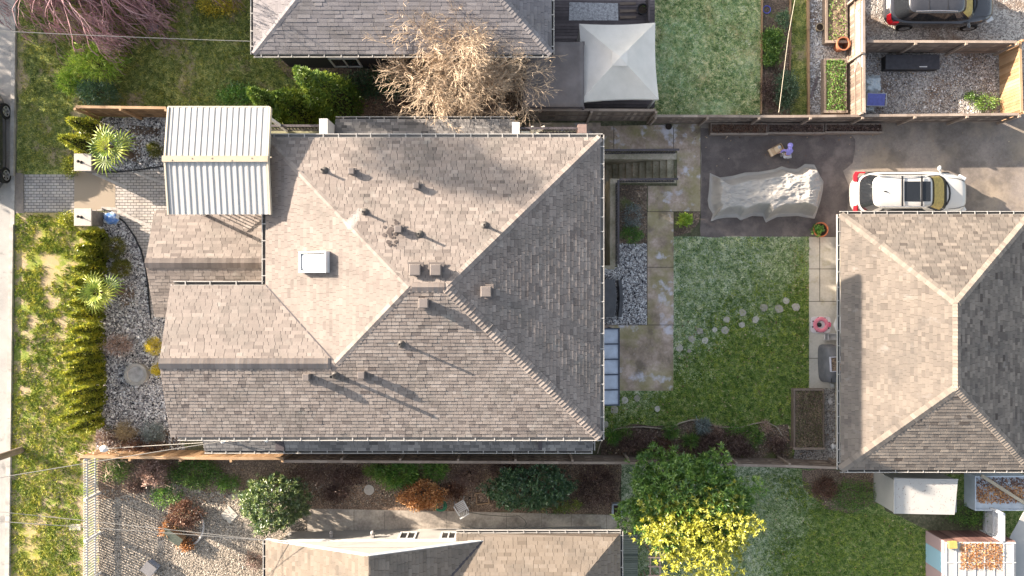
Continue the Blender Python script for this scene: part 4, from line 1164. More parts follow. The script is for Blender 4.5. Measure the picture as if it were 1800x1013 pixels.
EXTRA = [(612, 838, 34, 14, L_DEAD, "brown vine stems against the fence left of the fern patch"), (655, 826, 16, 10, L_GREEN, "small green weed at the fence foot above the round stepping stone"), (590, 868, 24, 14, L_DEAD, "grey brown dry stalks in the mulch right of the round glossy shrub"),
         (880, 826, 22, 10, L_DEAD, "dark dry stems at the fence above the wide dark shrub"), (800, 862, 18, 14, L_BRONZE, "reddish brown dry plant above the white garden chair"), (400, 850, 20, 10, L_FERN, "yellowish weeds at the gravel edge left of the round glossy shrub"), (240, 856, 18, 10, L_DEAD, "dry grassy tuft below the left end of the mulch bed"),
         (1098, 762, 14, 9, L_GREEN, "small green leafy plant beside the left spiky plant in the back bed"), (1160, 782, 22, 10, L_BRONZE, "bronze leaved low plant in the middle of the back bed"), (1225, 785, 18, 9, L_DEAD, "dry twiggy clump below the grey green spiky plant"), (1290, 758, 14, 8, L_FERN, "light green low plant right of the straw clump in the back bed"),
         (1308, 790, 18, 10, L_DEAD, "dry brown clump by the fence above the green tree"), (1365, 782, 16, 14, L_DEAD, "tangled dry stems at the garage end of the back bed"), (1450, 858, 24, 16, L_BRONZE, "brown leaf covered plants below the garage corner fence"), (720, 180, 22, 10, L_DEAD, "dead brown ferns on the bank left of the bare tree")]
for x, y, rx, ry, m, lb in EXTRA:
    shrub("low_plant", lb, x, y, rx, ry, 0.4, m, int(rx * ry / 5) + 12, 20, (0.11, 0.028), 0.09, cat="plant", stem=False)
# front garden
shrub("round_shrub", "clipped green ball shrub nearest the blue wrapped pot", 200, 435, 19, 19, 0.85, L_TOPI, 120, 30, (0.06, 0.025), 0.05, lumps=0.03, shell=0.9)
shrub("round_shrub", "clipped green ball shrub second from the paver path, beside the curved edging", 213, 471, 17, 15, 0.7, L_TOPI, 110, 30, (0.06, 0.025), 0.05, lumps=0.03, shell=0.9)
shrub("round_shrub", "dark clipped ball shrub touching the white canopy edge", 272, 263, 12, 12, 0.7, L_TOPI, 80, 28, (0.06, 0.025), 0.05, lumps=0.03, shell=0.9)
shrub("round_shrub", "golden clipped ball shrub under the gable eave above the stone basin", 270, 609, 13, 15, 0.9, L_GOLD, 80, 28, (0.06, 0.025), 0.05, lumps=0.03, shell=0.9)
shrub("round_shrub", "small golden shrub half hidden by the eave right of the stone basin", 277, 649, 8, 9, 0.7, L_GOLD, 50, 24, (0.06, 0.025), 0.05, lumps=0.03, shell=0.9)
shrub("weeping_shrub", "small pinkish weeping dry shrub in the middle of the front gravel", 207, 607, 26, 15, 0.7, L_DRY, 60, 24, (0.16, 0.014), 0.10)
shrub("blue_shrub", "blue grey leafy shrub in the bed at the front corner of the gable", 269, 760, 20, 18, 0.8, L_BLUE, 60, 28, (0.09, 0.028), 0.08)
shrub("grass_clump", "tan dry ornamental grass in the front corner bed", 222, 758, 15, 14, 0.6, leafm("dry_grass_blade", (0.26, 0.19, 0.10), (0.42, 0.33, 0.19), (0.58, 0.48, 0.3)), 40, 26, (0.22, 0.014), 0.06, cat="plant", stem=False)
shrub("dead_shrub", "dark red brown undergrowth in the front corner bed by the house", 255, 785, 44, 14, 0.5, L_BRONZE, 80, 22, (0.10, 0.035), 0.12, cat="plant")
shrub("dead_shrub", "grey bare undergrowth at the street end of the front corner bed", 190, 772, 26, 16, 0.5, L_DEAD, 60, 22, (0.18, 0.014), 0.10, cat="plant")
shrub("bamboo", "bright green feathery bamboo clump below the weeping tree", 170, 112, 44, 30, 1.3, L_BRIGHT, 110, 24, (0.24, 0.034), 0.13, cat="bamboo")
shrub("bamboo", "smaller yellow green bamboo clump at the left of the bright one", 121, 146, 16, 20, 0.9, L_BRIGHT, 45, 22, (0.22, 0.034), 0.09, cat="bamboo")
shrub("shrub", "dark green shrub between the bamboo and the front fence", 172, 163, 34, 22, 1.0, L_LAUREL, 120, 26, (0.13, 0.03), 0.11)
shrub("shrub", "strip of yellow leaf clumps near the top edge left of the dark house", 385, 12, 42, 14, 0.5, L_GOLD, 70, 24, (0.10, 0.03), 0.12, stem=False, cat="plant")  # low flat band of yellow leaf clumps
shrub("shrub", "low leafy plants at the foot of the leaning conifer", 418, 168, 32, 16, 0.5, L_FERN, 70, 24, (0.12, 0.04), 0.12, stem=False, cat="plant")
shrub("groundcover", "dark ivy mass on the shaded bank below the neighbour window", 660, 148, 66, 26, 0.35, L_LAUREL, 170, 22, (0.10, 0.05), 0.14, stem=False, cat="ivy")
shrub("shrub", "green plants beside the south gate pillar", 118, 386, 14, 12, 0.5, L_HEDGE, 40, 24, (0.10, 0.03), 0.08, stem=False, cat="plant")
shrub("shrub", "green plants at the foot of the north gate pillar", 124, 293, 14, 18, 0.5, L_HEDGE, 40, 24, (0.10, 0.03), 0.08, stem=False, cat="plant")

# back and top beds
for (x, y, rx, ry, m, lb) in ((1235, 748, 16, 14, L_BLUE, "grey green spiky plant at the hump of the wavy edging"), (1180, 757, 15, 14, L_GREEN, "green spiky plant in the middle of the back bed"),
                      (1076, 768, 12, 13, L_FERN, "yellow green spiky plant at the house end of the back bed"), (1133, 796, 14, 10, L_FERN, "spiky green plant against the fence near the house corner"),
                      (1214, 775, 14, 12, L_GREEN, "leafy green plant between the spiky ones in the back bed")):
    shrub("spiky_plant", lb, x, y, rx, ry, 0.55, m, 26, 16, (0.28, 0.03), 0.03, cat="plant", stem=False, up=0.2, shell=0.2)
shrub("dead_shrub", "dark dry stalks filling the left of the back bed", 1120, 775, 48, 18, 0.5, L_DEAD, 150, 24, (0.14, 0.022), 0.14, cat="plant")
shrub("dead_shrub", "dark brown dry perennials right of centre in the back bed", 1275, 775, 50, 20, 0.5, L_DEAD, 150, 24, (0.14, 0.022), 0.14, cat="plant")
shrub("grass_clump", "pale straw coloured clump in the back bed by its edging", 1255, 757, 14, 9, 0.4, L_DRY, 30, 22, (0.12, 0.016), 0.06, cat="plant", stem=False)
shrub("grass_clump", "straw coloured seed clump near the right end of the back bed", 1345, 752, 12, 12, 0.4, L_DRY, 30, 22, (0.10, 0.02), 0.06, cat="plant", stem=False)
shrub("shrub", "green leafy plant at the right end of the back bed", 1322, 765, 20, 18, 0.5, L_GREEN, 60, 24, (0.10, 0.04), 0.09, cat="plant", stem=False)
shrub("shrub", "green leafy shrub at the top of the kitchen garden strip", 1358, 72, 18, 26, 0.6, L_GREEN, 90, 24, (0.12, 0.05), 0.10, stem=False, cat="plant")
shrub("shrub", "small green leafy clump below the shrub in the kitchen garden strip", 1356, 104, 16, 10, 0.4, L_GREEN, 40, 24, (0.11, 0.05), 0.08, stem=False, cat="plant")
shrub("shrub", "blue green herb bush at the lower end of the kitchen garden strip", 1381, 160, 20, 38, 0.7, leafm("sage_leaf", (0.03, 0.07, 0.035), (0.085, 0.15, 0.08), (0.18, 0.25, 0.14)), 150, 26, (0.10, 0.03), 0.10, cat="plant")
shrub("dead_shrub", "brown dry stalks left of the blue green herb bush", 1350, 160, 14, 34, 0.4, L_DEAD, 80, 22, (0.14, 0.018), 0.09, cat="plant")
shrub("dead_shrub", "dark grey green bush near the top of the kitchen garden strip", 1377, 35, 12, 16, 0.6, L_LAUREL, 40, 22, (0.10, 0.03), 0.07, cat="plant", stem=False)
shrub("dead_shrub", "golden brown stalks beside the string line in the kitchen garden", 1376, 95, 12, 28, 0.35, L_DRY, 60, 22, (0.14, 0.016), 0.08, cat="plant", stem=False)
shrub("shrub", "yellow green plant in the brown quarter round bed by the driveway", 1203, 386, 12, 11, 0.5, L_BRIGHT, 40, 22, (0.10, 0.05), 0.06, cat="plant", stem=False)
shrub("shrub", "dark mossy plants in the soil bed beside the basement railing", 1112, 412, 20, 14, 0.4, L_FERN, 50, 22, (0.09, 0.03), 0.08, cat="plant", stem=False)
shrub("shrub", "grey frosted plants in the soil bed above the grey gravel strip", 1112, 380, 18, 24, 0.4, L_BLUE, 60, 22, (0.09, 0.024), 0.10, cat="plant", stem=False)
shrub("shrub", "green weeds in the lane corner of the gravel court", 1732, 180, 22, 14, 0.3, L_GREEN, 60, 22, (0.09, 0.03), 0.10, cat="plant", stem=False)
shrub("shrub", "small weed growing alone in the middle of the gravel court", 1705, 170, 8, 6, 0.25, L_GREEN, 20, 20, (0.08, 0.03), 0.05, cat="plant", stem=False)
shrub("groundcover", "mixed green weeds beside the white shed wall", 1500, 872, 44, 30, 0.25, L_GREEN, 190, 18, (0.07, 0.035), 0.12, cat="weeds", stem=False)
shrub("groundcover", "brown and green weeds between the white shed and the rusty roofed shed", 1700, 905, 44, 22, 0.25, L_FERN, 130, 16, (0.08, 0.03), 0.12, cat="weeds", stem=False)

# ------------------------------------------------------------------ fan palms
def palm(label, px, py, h, R, nl, seed):
    rd = random.Random(seed)
    c = G(px, py, h); root = thing("fan_palm", label, "palm", (c.x, c.y, gz(c.x)))
    mb = MB(); g = gz(c.x)
    mb.tube([(c.x, c.y, g - 0.05), (c.x + 0.03, c.y, g + h * 0.5), (c.x, c.y, g + h)], [0.16, 0.15, 0.12], 10, 0.5)
    mb.build("trunk", BARK_BR, root)
    for i in range(nl):
        a = 2.4 * i + rd.random() * 0.3; el = 1.0 - 1.35 * i / nl + rd.uniform(-0.1, 0.1)
        lm = MB(); stem = R * (0.10 + 0.40 * i / nl + rd.uniform(-0.03, 0.05))
        d = Vector((math.cos(a) * math.cos(el), math.sin(a) * math.cos(el), math.sin(el)))
        hub = c + d * stem + Vector((0, 0, -0.06))
        lm.tube([c, c + d * stem * 0.6 + Vector((0, 0, 0.02)), hub], [0.018, 0.014, 0.012], 5, 0.7)
        side = Vector((-math.sin(a), math.cos(a), 0)); L = R * rd.uniform(0.54, 0.66)
        nseg = 13; base = rd.gauss(0.5, 0.18)
        for k in range(nseg):
            t = -1.9 + 3.8 * k / (nseg - 1)
            dd = (d * math.cos(t) + side * math.sin(t)); dd.normalize()
            up = d.cross(side).normalized()
            w = side * math.cos(t) - d * math.sin(t)
            l = L * (1 - 0.16 * abs(t) / 2.1) * rd.uniform(0.9, 1.05)
            m = hub + dd * l * 0.55 + up * 0.015; e = hub + dd * l + Vector((0, 0, -0.12 * l - 0.05))
            ww = 0.027 * R / 0.9
            lm.add([hub, m - w * ww, m + up * 0.01, m + w * ww, e], [[0, 1, 2], [0, 2, 3], [1, 4, 2], [2, 4, 3]], min(1, max(0, base + rd.gauss(0, 0.1))))
        lm.build("leaf", L_PALM, root)
palm("large fan palm rising from the cedar hedge in the sunny front gravel", 171, 513, 2.0, 1.05, 9, 4)
palm("fan palm in part shade beside the north gate pillar", 190, 259, 1.9, 1.15, 9, 8)

# ------------------------------------------------------------------ grass and loose stuff
GRASS_FROST = vmat("frosted_blades", [(0.1, (0.152, 0.262, 0.0883)), (0.5, (0.458, 0.561, 0.236)), (0.9, (0.85, 0.85, 0.628))], 0.8, 0.45, 0.9, transl=0.2)
GRASS_GREEN = vmat("green_blades", [(0.1, (0.0717, 0.145, 0.0248)), (0.5, (0.216, 0.334, 0.0581)), (0.9, (0.503, 0.555, 0.113))], 0.8, 0.40, 0.8, transl=0.2)
GRASS_ROUGH = vmat("rough_blades", [(0.1, (0.0805, 0.121, 0.0242)), (0.5, (0.225, 0.274, 0.0483)), (0.9, (0.531, 0.499, 0.113))], 0.8, 0.45, 0.6, transl=0.2)
def grass(px_poly, dens, mat, label, h=0.06, w=0.011, per=4, holes=(), mask=None, jit=0.05, spread=0.9):
    W = [G(*p) for p in px_poly]
    P = scatter(W, dens, [[G(*q) for q in hh] for hh in holes])
    if mask is not None:
        k = np.array([noise.noise(Vector((x * mask[0], y * mask[0], 3.3))) + 0.5 * noise.noise(Vector((x * mask[0] * 4, y * mask[0] * 4, 1.3))) for x, y, z in P]) > mask[1]
        P = P[k]
    V = tufts(P, h * 1.15, w * 1.3, per, spread, jit)
    cl = np.array([noise.noise(Vector((x * 4.5, y * 4.5, 2))) for x, y in P[:, :2]])
    val = np.clip(np.repeat(0.5 + cl * 0.7 + rng.normal(0, 0.16, len(P)), per) + rng.normal(0, 0.1, len(P) * per), 0, 1)
    o = np_mesh("grass", V, 3, val, mat)
    tag(o, label, "grass", None, "stuff")
grass([(40, -12), (442, -12), (442, 100), (505, 105), (600, 190), (285, 200), (290, 188), (133, 186), (118, 300), (34, 305)], 110, GRASS_ROUGH, "rough shaded grass of the front lawn below the weeping tree", 0.08, 0.012)
SUNNY = vmat("sunny_blades", [(0.1, (0.08, 0.14, 0.02)), (0.5, (0.21, 0.27, 0.035)), (0.9, (0.46, 0.43, 0.07))], 0.8, 0.5, 0.35, transl=0.25)
grass([(30, 378), (168, 385), (168, 640), (25, 640)], 200, SUNNY, "patchy sunlit grass clumps on the upper verge beside the hedge", 0.09, 0.016, mask=(1.5, -0.06))
grass([(25, 640), (168, 640), (168, 800), (140, 806), (140, 1025), (20, 1025)], 190, SUNNY, "sunlit yellow green grass on the lower verge beside the picket fence", 0.08, 0.015, mask=(1.7, -0.34))
def frosty(P, o, dd, w):
    s_ = ((P[:, 0] - o[0]) * dd[0] + (P[:, 1] - o[1]) * dd[1]) / w + 0.5
    nz = np.array([noise.noise(Vector((x * 0.6, y * 0.6, 9))) * 0.9 + noise.noise(Vector((x * 3, y * 3, 4))) * 0.4 for x, y in P[:, :2]])
    return s_ + nz + rng.normal(0, 0.15, len(P)) > 0.5
def two_lawn(px, dens, o, dd, w, la, lb, h=0.06):
    P = scatter([G(*p) for p in px], dens)
    k = frosty(P, o, dd, w)
    for Q, m, lab in ((P[k], GRASS_FROST, la), (P[~k], GRASS_GREEN, lb)):
        V = tufts(Q, h * 1.2, 0.017, 5, 0.8, 0.045)
        cl = np.array([noise.noise(Vector((x * 5.0, y * 5.0, 2))) for x, y in Q[:, :2]])
        val = np.clip(np.repeat(0.5 + cl * 0.75 + rng.normal(0, 0.16, len(Q)), 5) + rng.normal(0, 0.1, len(Q) * 5), 0, 1)
        tag(np_mesh("grass", V, 3, val, m), lab, "grass", None, "stuff")
two_lawn([(1186, 418), (1420, 418), (1420, 684), (1396, 684), (1394, 742), (1330, 750), (1232, 735), (1110, 744), (1060, 752), (1060, 712), (1090, 712), (1090, 690), (1186, 690)], 170, (10.2, -0.6), (-0.60, 0.80), 3.4, "pale frosted grass of the back lawn", "green grass of the back lawn around the stepping stones")
two_lawn([(1095, 905), (1340, 830), (1415, 840), (1460, 895), (1540, 905), (1630, 935), (1630, 1025), (1095, 1025)], 150, (12.6, -10.0), (-0.95, 0.25), 2.6, "bluish frosted grass along the right of the large tree", "bright green grass of the lower right lawn")
grass([(1157, -12), (1335, -12), (1335, 202), (1157, 202)], 170, GRASS_FROST, "pale frosted grass of the lawn beside the gazebo", 0.07, 0.013)
grass([(1390, -12), (1418, -12), (1420, 202), (1398, 202)], 120, GRASS_ROUGH, "narrow mossy grass strip right of the kitchen garden", 0.05, 0.011)

STONE_V = vmat("loose_gravel_stone", [(0.0, (0.03, 0.03, 0.035)), (0.3, (0.17, 0.165, 0.175)), (0.6, (0.52, 0.51, 0.51)), (1.0, (0.84, 0.83, 0.82))], 0.9, 0.05, 3.0)
STONE_W = vmat("warm_gravel_stone", [(0.0, (0.07, 0.0595, 0.049)), (0.5, (0.298, 0.255, 0.204)), (1.0, (0.578, 0.51, 0.424))], 0.9, 0.05, 3.0)
def gravel(px_poly, dens, r, mat, label, sig=0.28, holes=(), mu=0.45):
    W = [G(*p) for p in px_poly]
    P = scatter(W, dens, [[G(*q) for q in hh] for hh in holes]); P[:, 2] += 0.012
    V, k = stones(P, r)
    val = np.clip(np.repeat(rng.normal(mu, sig, len(P)), k), 0, 1)
    tag(np_mesh("gravel", V, 3, val, mat), label, "gravel", None, "stuff")
gravel([(174, 400), (184, 374), (212, 388), (245, 435), (262, 520), (268, 560), (325, 560), (325, 795), (172, 795)], 330, 0.034, STONE_V, "black and white speckled gravel of the front garden")
gravel([(182, 208), (320, 208), (320, 296), (215, 301), (165, 302), (160, 250)], 330, 0.034, STONE_V, "speckled gravel bed between the front fence and the path")
gravel([(1086, 428), (1136, 428), (1136, 569), (1060, 569), (1060, 472), (1086, 472)], 420, 0.030, STONE_V, "black and white gravel strip behind the house wall")
gravel([(174, 860), (400, 868), (540, 905), (540, 930), (470, 948), (470, 1025), (174, 1025)], 260, 0.022, STONE_W, "warm pale gravel of the lower left yard")
gravel([(540, 850), (650, 840), (840, 860), (840, 892), (540, 890)], 190, 0.024, STONE_W, "brown gravel and mulch beside the concrete side path", 0.2, (), 0.32)
gravel([(1522, 98), (1752, 98), (1752, 200), (1500, 200)], 150, 0.026, STONE_V, "grey stones strewn over the gravel court", 0.22)
gravel([(1424, -10), (1446, -10), (1448, 198), (1424, 198)], 220, 0.026, STONE_V, "pale stones in the narrow strip beside the planters", 0.25, (), 0.6)

LEAFLIT = vmat("fallen_leaf", [(0.0, (0.10, 0.05, 0.03)), (0.4, (0.26, 0.15, 0.08)), (0.75, (0.46, 0.33, 0.2)), (1.0, (0.66, 0.56, 0.42))], 0.8, 0.05, 3.0)
def litter(specs, label):
    Vs = []; vals = []
    for poly, dens, sz in specs:
        P = scatter([G(*p) for p in poly], dens); P[:, 2] += 0.035
        a = rng.uniform(0, 6.283, len(P)); D = np.column_stack([np.cos(a), np.sin(a), rng.normal(0, 0.2, len(P))])
        Vs.append(leaf_quads(P, D, sz * rng.uniform(0.6, 1.4, len(P)), sz * 0.7 * rng.uniform(0.6, 1.3, len(P)), 0.8)); vals.append(rng.random(len(P)))
    tag(np_mesh("fallen_leaves", np.concatenate(Vs), 4, np.concatenate(vals), LEAFLIT), label, "leaves", None, "stuff")
litter([([(1095, 900), (1480, 830), (1640, 935), (1640, 1020), (1095, 1020)], 2.2, 0.09), ([(1190, 560), (1420, 560), (1420, 800), (1060, 800), (1060, 700), (1190, 690)], 5, 0.08),
        ([(1385, 430), (1422, 430), (1422, 684), (1400, 684)], 22, 0.06), ([(1240, 234), (1560, 234), (1560, 248), (1240, 250)], 7, 0.08), ([(1240, 225), (1780, 225), (1780, 300), (1240, 300)], 1.0, 0.06),
        ([(1440, 690), (1480, 690), (1480, 815), (1400, 815)], 26, 0.07), ([(1505, 100), (1755, 100), (1755, 198), (1505, 198)], 14, 0.07), ([(640, 110), (930, 110), (930, 200), (640, 200)], 25, 0.09),
        ([(180, 812), (1090, 812), (1090, 890), (180, 880)], 60, 0.07), ([(1062, 755), (1390, 750), (1390, 800), (1062, 798)], 70, 0.07), ([(1412, 830), (1550, 835), (1540, 880), (1430, 890)], 18, 0.08),
        ([(1060, 230), (1230, 230), (1230, 370), (1140, 370)], 2, 0.06), ([(1087, 330), (1136, 330), (1136, 425), (1087, 425)], 22, 0.06)], "scattered tan and brown fallen leaves on lawns, drive and beds")
# ------------------------------------------------------------------ garage
def hip_roof(mb, x0, x1, y0, y1, z, zr, ra, rb_, axis='y', **k):
    """ridge ends ra (low coordinate) and rb_ (high coordinate)"""
    A, B = Vector(ra), Vector(rb_)
    if axis == 'y':
        shingle(mb, [(x0, y0, z), (x0, y1, z), B, A], **k); shingle(mb, [(x1, y0, z), (x1, y1, z), B, A], **k)
        shingle(mb, [(x0, y1, z), (x1, y1, z), B], **k); shingle(mb, [(x0, y0, z), (x1, y0, z), A], **k)
    else:
        shingle(mb, [(x0, y0, z), (x1, y0, z), B, A], **k); shingle(mb, [(x0, y1, z), (x1, y1, z), B, A], **k)
        shingle(mb, [(x0, y0, z), (x0, y1, z), A], **k); shingle(mb, [(x1, y0, z), (x1, y1, z), B], **k)

gar = thing("garage", "garage with tan hip shingle roof at the right edge, half in shade", "garage", (18, -2.3, -1.5))
gx0, gx1, gy0, gy1, gze = 14.04, 22.2, -7.76, 3.15, 0.95
gA, gB = Vector((18.15, -4.09, 2.46)), Vector((18.15, -0.61, 2.46))
mb = MB(); mb.box(gx0 + 1.08, gx1 - 0.4, gy0 + 0.4, gy1 - 0.4, -1.6, gze - 0.08); mb.build("wall", STUCCO, gar)
mb = MB()
shingle(mb, [(gx0, gy0, gze), (gx0, gy1, gze), gB, gA], vsig=0.09, tabw=0.28, expo=0.14)
shingle(mb, [(gx1, gy0, gze), (gx1, gy1, gze), gB, gA], vsig=0.17, expo=0.145)
shingle(mb, [(gx0, gy1, gze), (gx1, gy1, gze), gB], vsig=0.15, tabw=0.30)
shingle(mb, [(gx0, gy0, gze), (gx1, gy0, gze), gA], t0=0.019, tabw=0.34, expo=0.15)
gr = mb.build("roof", SH_GARAGE, gar)
mw, mn, ms, me_ = nrm(-1, 0, .37), nrm(0, 1, .4), nrm(0, -1, .41), nrm(1, 0, .37)
capobj(gr, SH_GARAGE, (gx0, gy1, gze), gB, mw, mn, half=0.17, lift=0.006, val=0.75); capobj(gr, SH_GARAGE, (gx0, gy0, gze), gA, mw, ms, half=0.20, lift=0.03, val=0.75)
capobj(gr, SH_GARAGE, (gx1, gy1, gze), gB, me_, mn, half=0.18, lift=0.035, val=0.75); capobj(gr, SH_GARAGE, (gx1, gy0, gze), gA, me_, ms, half=0.18, lift=0.035, val=0.75)
capobj(gr, SH_GARAGE, gA, gB, mw, me_, half=0.17, lift=0.03, val=0.75)
for a, b, o in (((gx0, gy0, gze), (gx0, gy1, gze), (-1, 0, 0)), ((gx0, gy1, gze), (gx1, gy1, gze), (0, 1, 0)), ((gx0, gy0, gze), (gx1, gy0, gze), (0, -1, 0))):
    mb = MB(); gutter_run(mb, a, b, o, w=0.11); mb.build("gutter", GUTTER, gr)
mb = MB(); mb.box(gx0 + 0.03, gx1 - 0.03, gy0 + 0.03, gy1 - 0.03, gze - 0.08, gze - 0.035); mb.build("fascia", WHITE_PAINT, gar)
for x in (15.2, 18.6):
    d = MB(); d.box(x, x + 2.6, gy1 - 0.41, gy1 - 0.36, -1.5, 0.6); d.build("door", WHITE_PAINT, gar)

# ------------------------------------------------------------------ neighbour house, top of the frame
nh = thing("neighbour_house", "dark walled neighbour house with grey shingle hip roof behind the bare tree", "house", (-4.4, 14, -0.6))
nx0, nx1, ny0, nze = -10.3, 1.56, 9.32, 3.2
hd = 5.0; nzr = nze + 0.37 * hd; ny1 = ny0 + 2 * hd
mb = MB(); hip_roof(mb, nx0, nx1, ny0, ny1, nze, nzr, (nx0 + hd, ny0 + hd, nzr), (nx1 - hd, ny0 + hd, nzr), 'x', tabw=0.42, vsig=0.10, expo=0.15)
nr_ = mb.build("roof", SH_GREY, nh)
capobj(nr_, SH_GREY, (nx0, ny0, nze), (nx0 + hd, ny0 + hd, nzr), nrm(-1, 0, .37), nrm(0, -1, .37), lift=0.006, half=0.12, val=0.6); capobj(nr_, SH_GREY, (nx1, ny0, nze), (nx1 - hd, ny0 + hd, nzr), nrm(1, 0, .37), nrm(0, -1, .37), half=0.16, val=0.7)
for a, b, o in (((nx0, ny0, nze), (nx1, ny0, nze), (0, -1, 0)), ((nx0, ny0, nze), (nx0, ny1, nze), (-1, 0, 0)), ((nx1, ny0, nze), (nx1, ny1, nze), (1, 0, 0))):
    mb = MB(); gutter_run(mb, a, b, o, w=0.1); mb.build("gutter", GUTTER, nr_)
DARKWALL = flat("dark_siding", (0.045, 0.04, 0.042), 0.8, 0.2, 4.0)
mb = MB(); mb.box(nx0 + 0.5, nx1 - 0.5, ny0 + 0.42, ny1 - 0.5, -1.6, nze - 0.06); mb.box(nx0 + 0.02, nx1 - 0.02, ny0 + 0.02, ny1 - 0.02, nze - 0.08, nze - 0.04); mb.build("wall", DARKWALL, nh)
def window(parent, x0, x1, y, z0, z1, face, mat=WHITE_PAINT, panes=2):
    fr = MB(); t = 0.08
    ya, yb = (y, y + 0.05 * face)
    for (a, b, c, d) in ((x0, x1, z0, z0 + t), (x0, x1, z1 - t, z1), (x0, x0 + t, z0 + t, z1 - t), (x1 - t, x1, z0 + t, z1 - t)):
        fr.box(a, b, ya, yb, c, d)
    for i in range(1, panes):
        xm = x0 + (x1 - x0) * i / panes; fr.box(xm - 0.03, xm + 0.03, ya, yb, z0 + t, z1 - t)
    o = fr.build("window", mat, parent)
    g = MB(); g.box(x0 + t, x1 - t, ya, y + 0.02 * face, z0 + t, z1 - t); g.build("pane", flat("dark_glass", (0.02, 0.022, 0.026), 0.08, 0.1, spec=0.6), o)
window(nh, -7.8, -6.55, ny0 + 0.42, 0.0, 1.25, -1)

# ------------------------------------------------------------------ neighbour house, bottom of the frame
bh = thing("neighbour_house", "tan roofed house with white siding gable cut off by the bottom edge", "house", (-3, -14, -0.6))
mb = MB(); bk = dict(tabw=0.36, vsig=0.09, expo=0.15)
E_ = 2.1; AP = 4.0
shingle(mb, [(-10.16, -10.4, E_), (-10.16, -22, E_), (-5.56, -22, AP), (-5.56, -10.4, AP)], **bk)
shingle(mb, [(-5.56, -10.4, AP), (-1.2, -10.4, 2.21), (-5.52, -14.72, AP)], **bk)
shingle(mb, [(-2.3, -10.12, E_), (4.46, -10.12, E_), (-0.14, -14.72, AP), (-5.5, -14.72, AP), (-1.2, -10.4, 2.21), (-2.3, -10.4, 2.21)], **bk)
shingle(mb, [(4.46, -10.12, E_), (4.46, -22, E_), (-0.14, -22, AP), (-0.14, -14.72, AP)], **bk)
shingle(mb, [(-5.5, -14.72, AP), (-0.14, -14.72, AP), (-0.14, -22, AP - 0.02), (-5.5, -22, AP - 0.02)], **bk)
br = mb.build("roof", SH_TAN, bh)
mb = MB(); gutter_run(mb, (-2.3, -10.12, E_), (4.5, -10.12, E_), (0, 1, 0), w=0.1); mb.build("gutter", GUTTER, br)
mb = MB(); gutter_run(mb, (4.46, -22, E_), (4.46, -10.05, E_), (1, 0, 0), w=0.1); mb.build("gutter", GUTTER, br)
mb = MB(); gutter_run(mb, (-10.16, -22, E_), (-10.16, -10.4, E_), (-1, 0, 0), w=0.1, clip=0.5); mb.build("gutter", GUTTER, br)
mb = MB(); a, b = Vector((-1.2, -10.4, 2.23)), Vector((-5.5, -14.72, AP + 0.02)); sd = Vector((0.05, -0.05, 0)); mb.poly([a - sd, a + sd, b + sd, b - sd], 0.4); mb.build("valley_flashing", RAIL, br)
mb = MB(); z = -1.2
nrow = 19
for i in range(nrow):
    z0, z1 = -1.0 + i * 0.155, -1.0 + (i + 1) * 0.155
    if z0 > 2.0: break
    mb.poly([(-9.8, -10.75, z1), (-9.8, -10.735, z0), (-1.4, -10.735, z0), (-1.4, -10.75, z1)], random.uniform(0.4, 0.7)); mb.poly([(-9.8, -10.735, z0), (-9.8, -10.75, z0), (-1.4, -10.75, z0), (-1.4, -10.735, z0)], 0.3)
mb.poly([(-9.8, -10.75, 2.0), (-5.56, -10.75, 3.85), (-1.4, -10.75, 2.0)], 0.65)
mb.box(-9.8, 4.0, -22, -10.76, -1.4, 2.02, 0.5)
mb.build("wall", flat("white_siding", (0.335, 0.324, 0.307), 0.7, 0.08, 2.0), bh)
mb = MB()
mb.bar((-10.16, -10.385, E_ - 0.09), (-5.56, -10.385, AP - 0.09), 0.03, 0.2); mb.bar((-1.2, -10.385, 2.12), (-5.56, -10.385, AP - 0.09), 0.03, 0.2)
mb.box(-9.8, -1.4, -10.74, -10.70, 1.02, 1.2)
mb.build("fascia", WHITE_PAINT, bh)
for x, s_ in ((-8.9, 1), (-6.9, 1), (-4.2, -1), (-2.3, -1)):
    zt = AP - 0.41 * abs(x + 5.56) - 0.2
    k = MB(); k.bar((x, -10.72, zt - 0.7), (x, -10.42, zt), 0.07, 0.09); k.bar((x, -10.72, zt), (x, -10.4, zt), 0.06, 0.08); k.build("bracket", WHITE_PAINT, bh)
window(bh, -4.9, -4.15, -10.75, 0.0, 0.95, 1); window(bh, -3.1, -2.4, -10.75, 0.0, 0.95, 1)
for px, py in ((583, 926), (655, 938), (827, 930)):
    p = at(px, py, 0.7); mb = MB(); mb.obox((p.x, -10.66, p.z), (0.14, 0.12, 0.2), 0, 0.5); mb.lathe((p.x, -10.52, p.z - 0.02), [(0.02, 0), (0.09, 0.03), (0.09, 0.12), (0.03, 0.16)], 10, 0.5); mb.build("wall_lamp", STONE_GREY, bh)

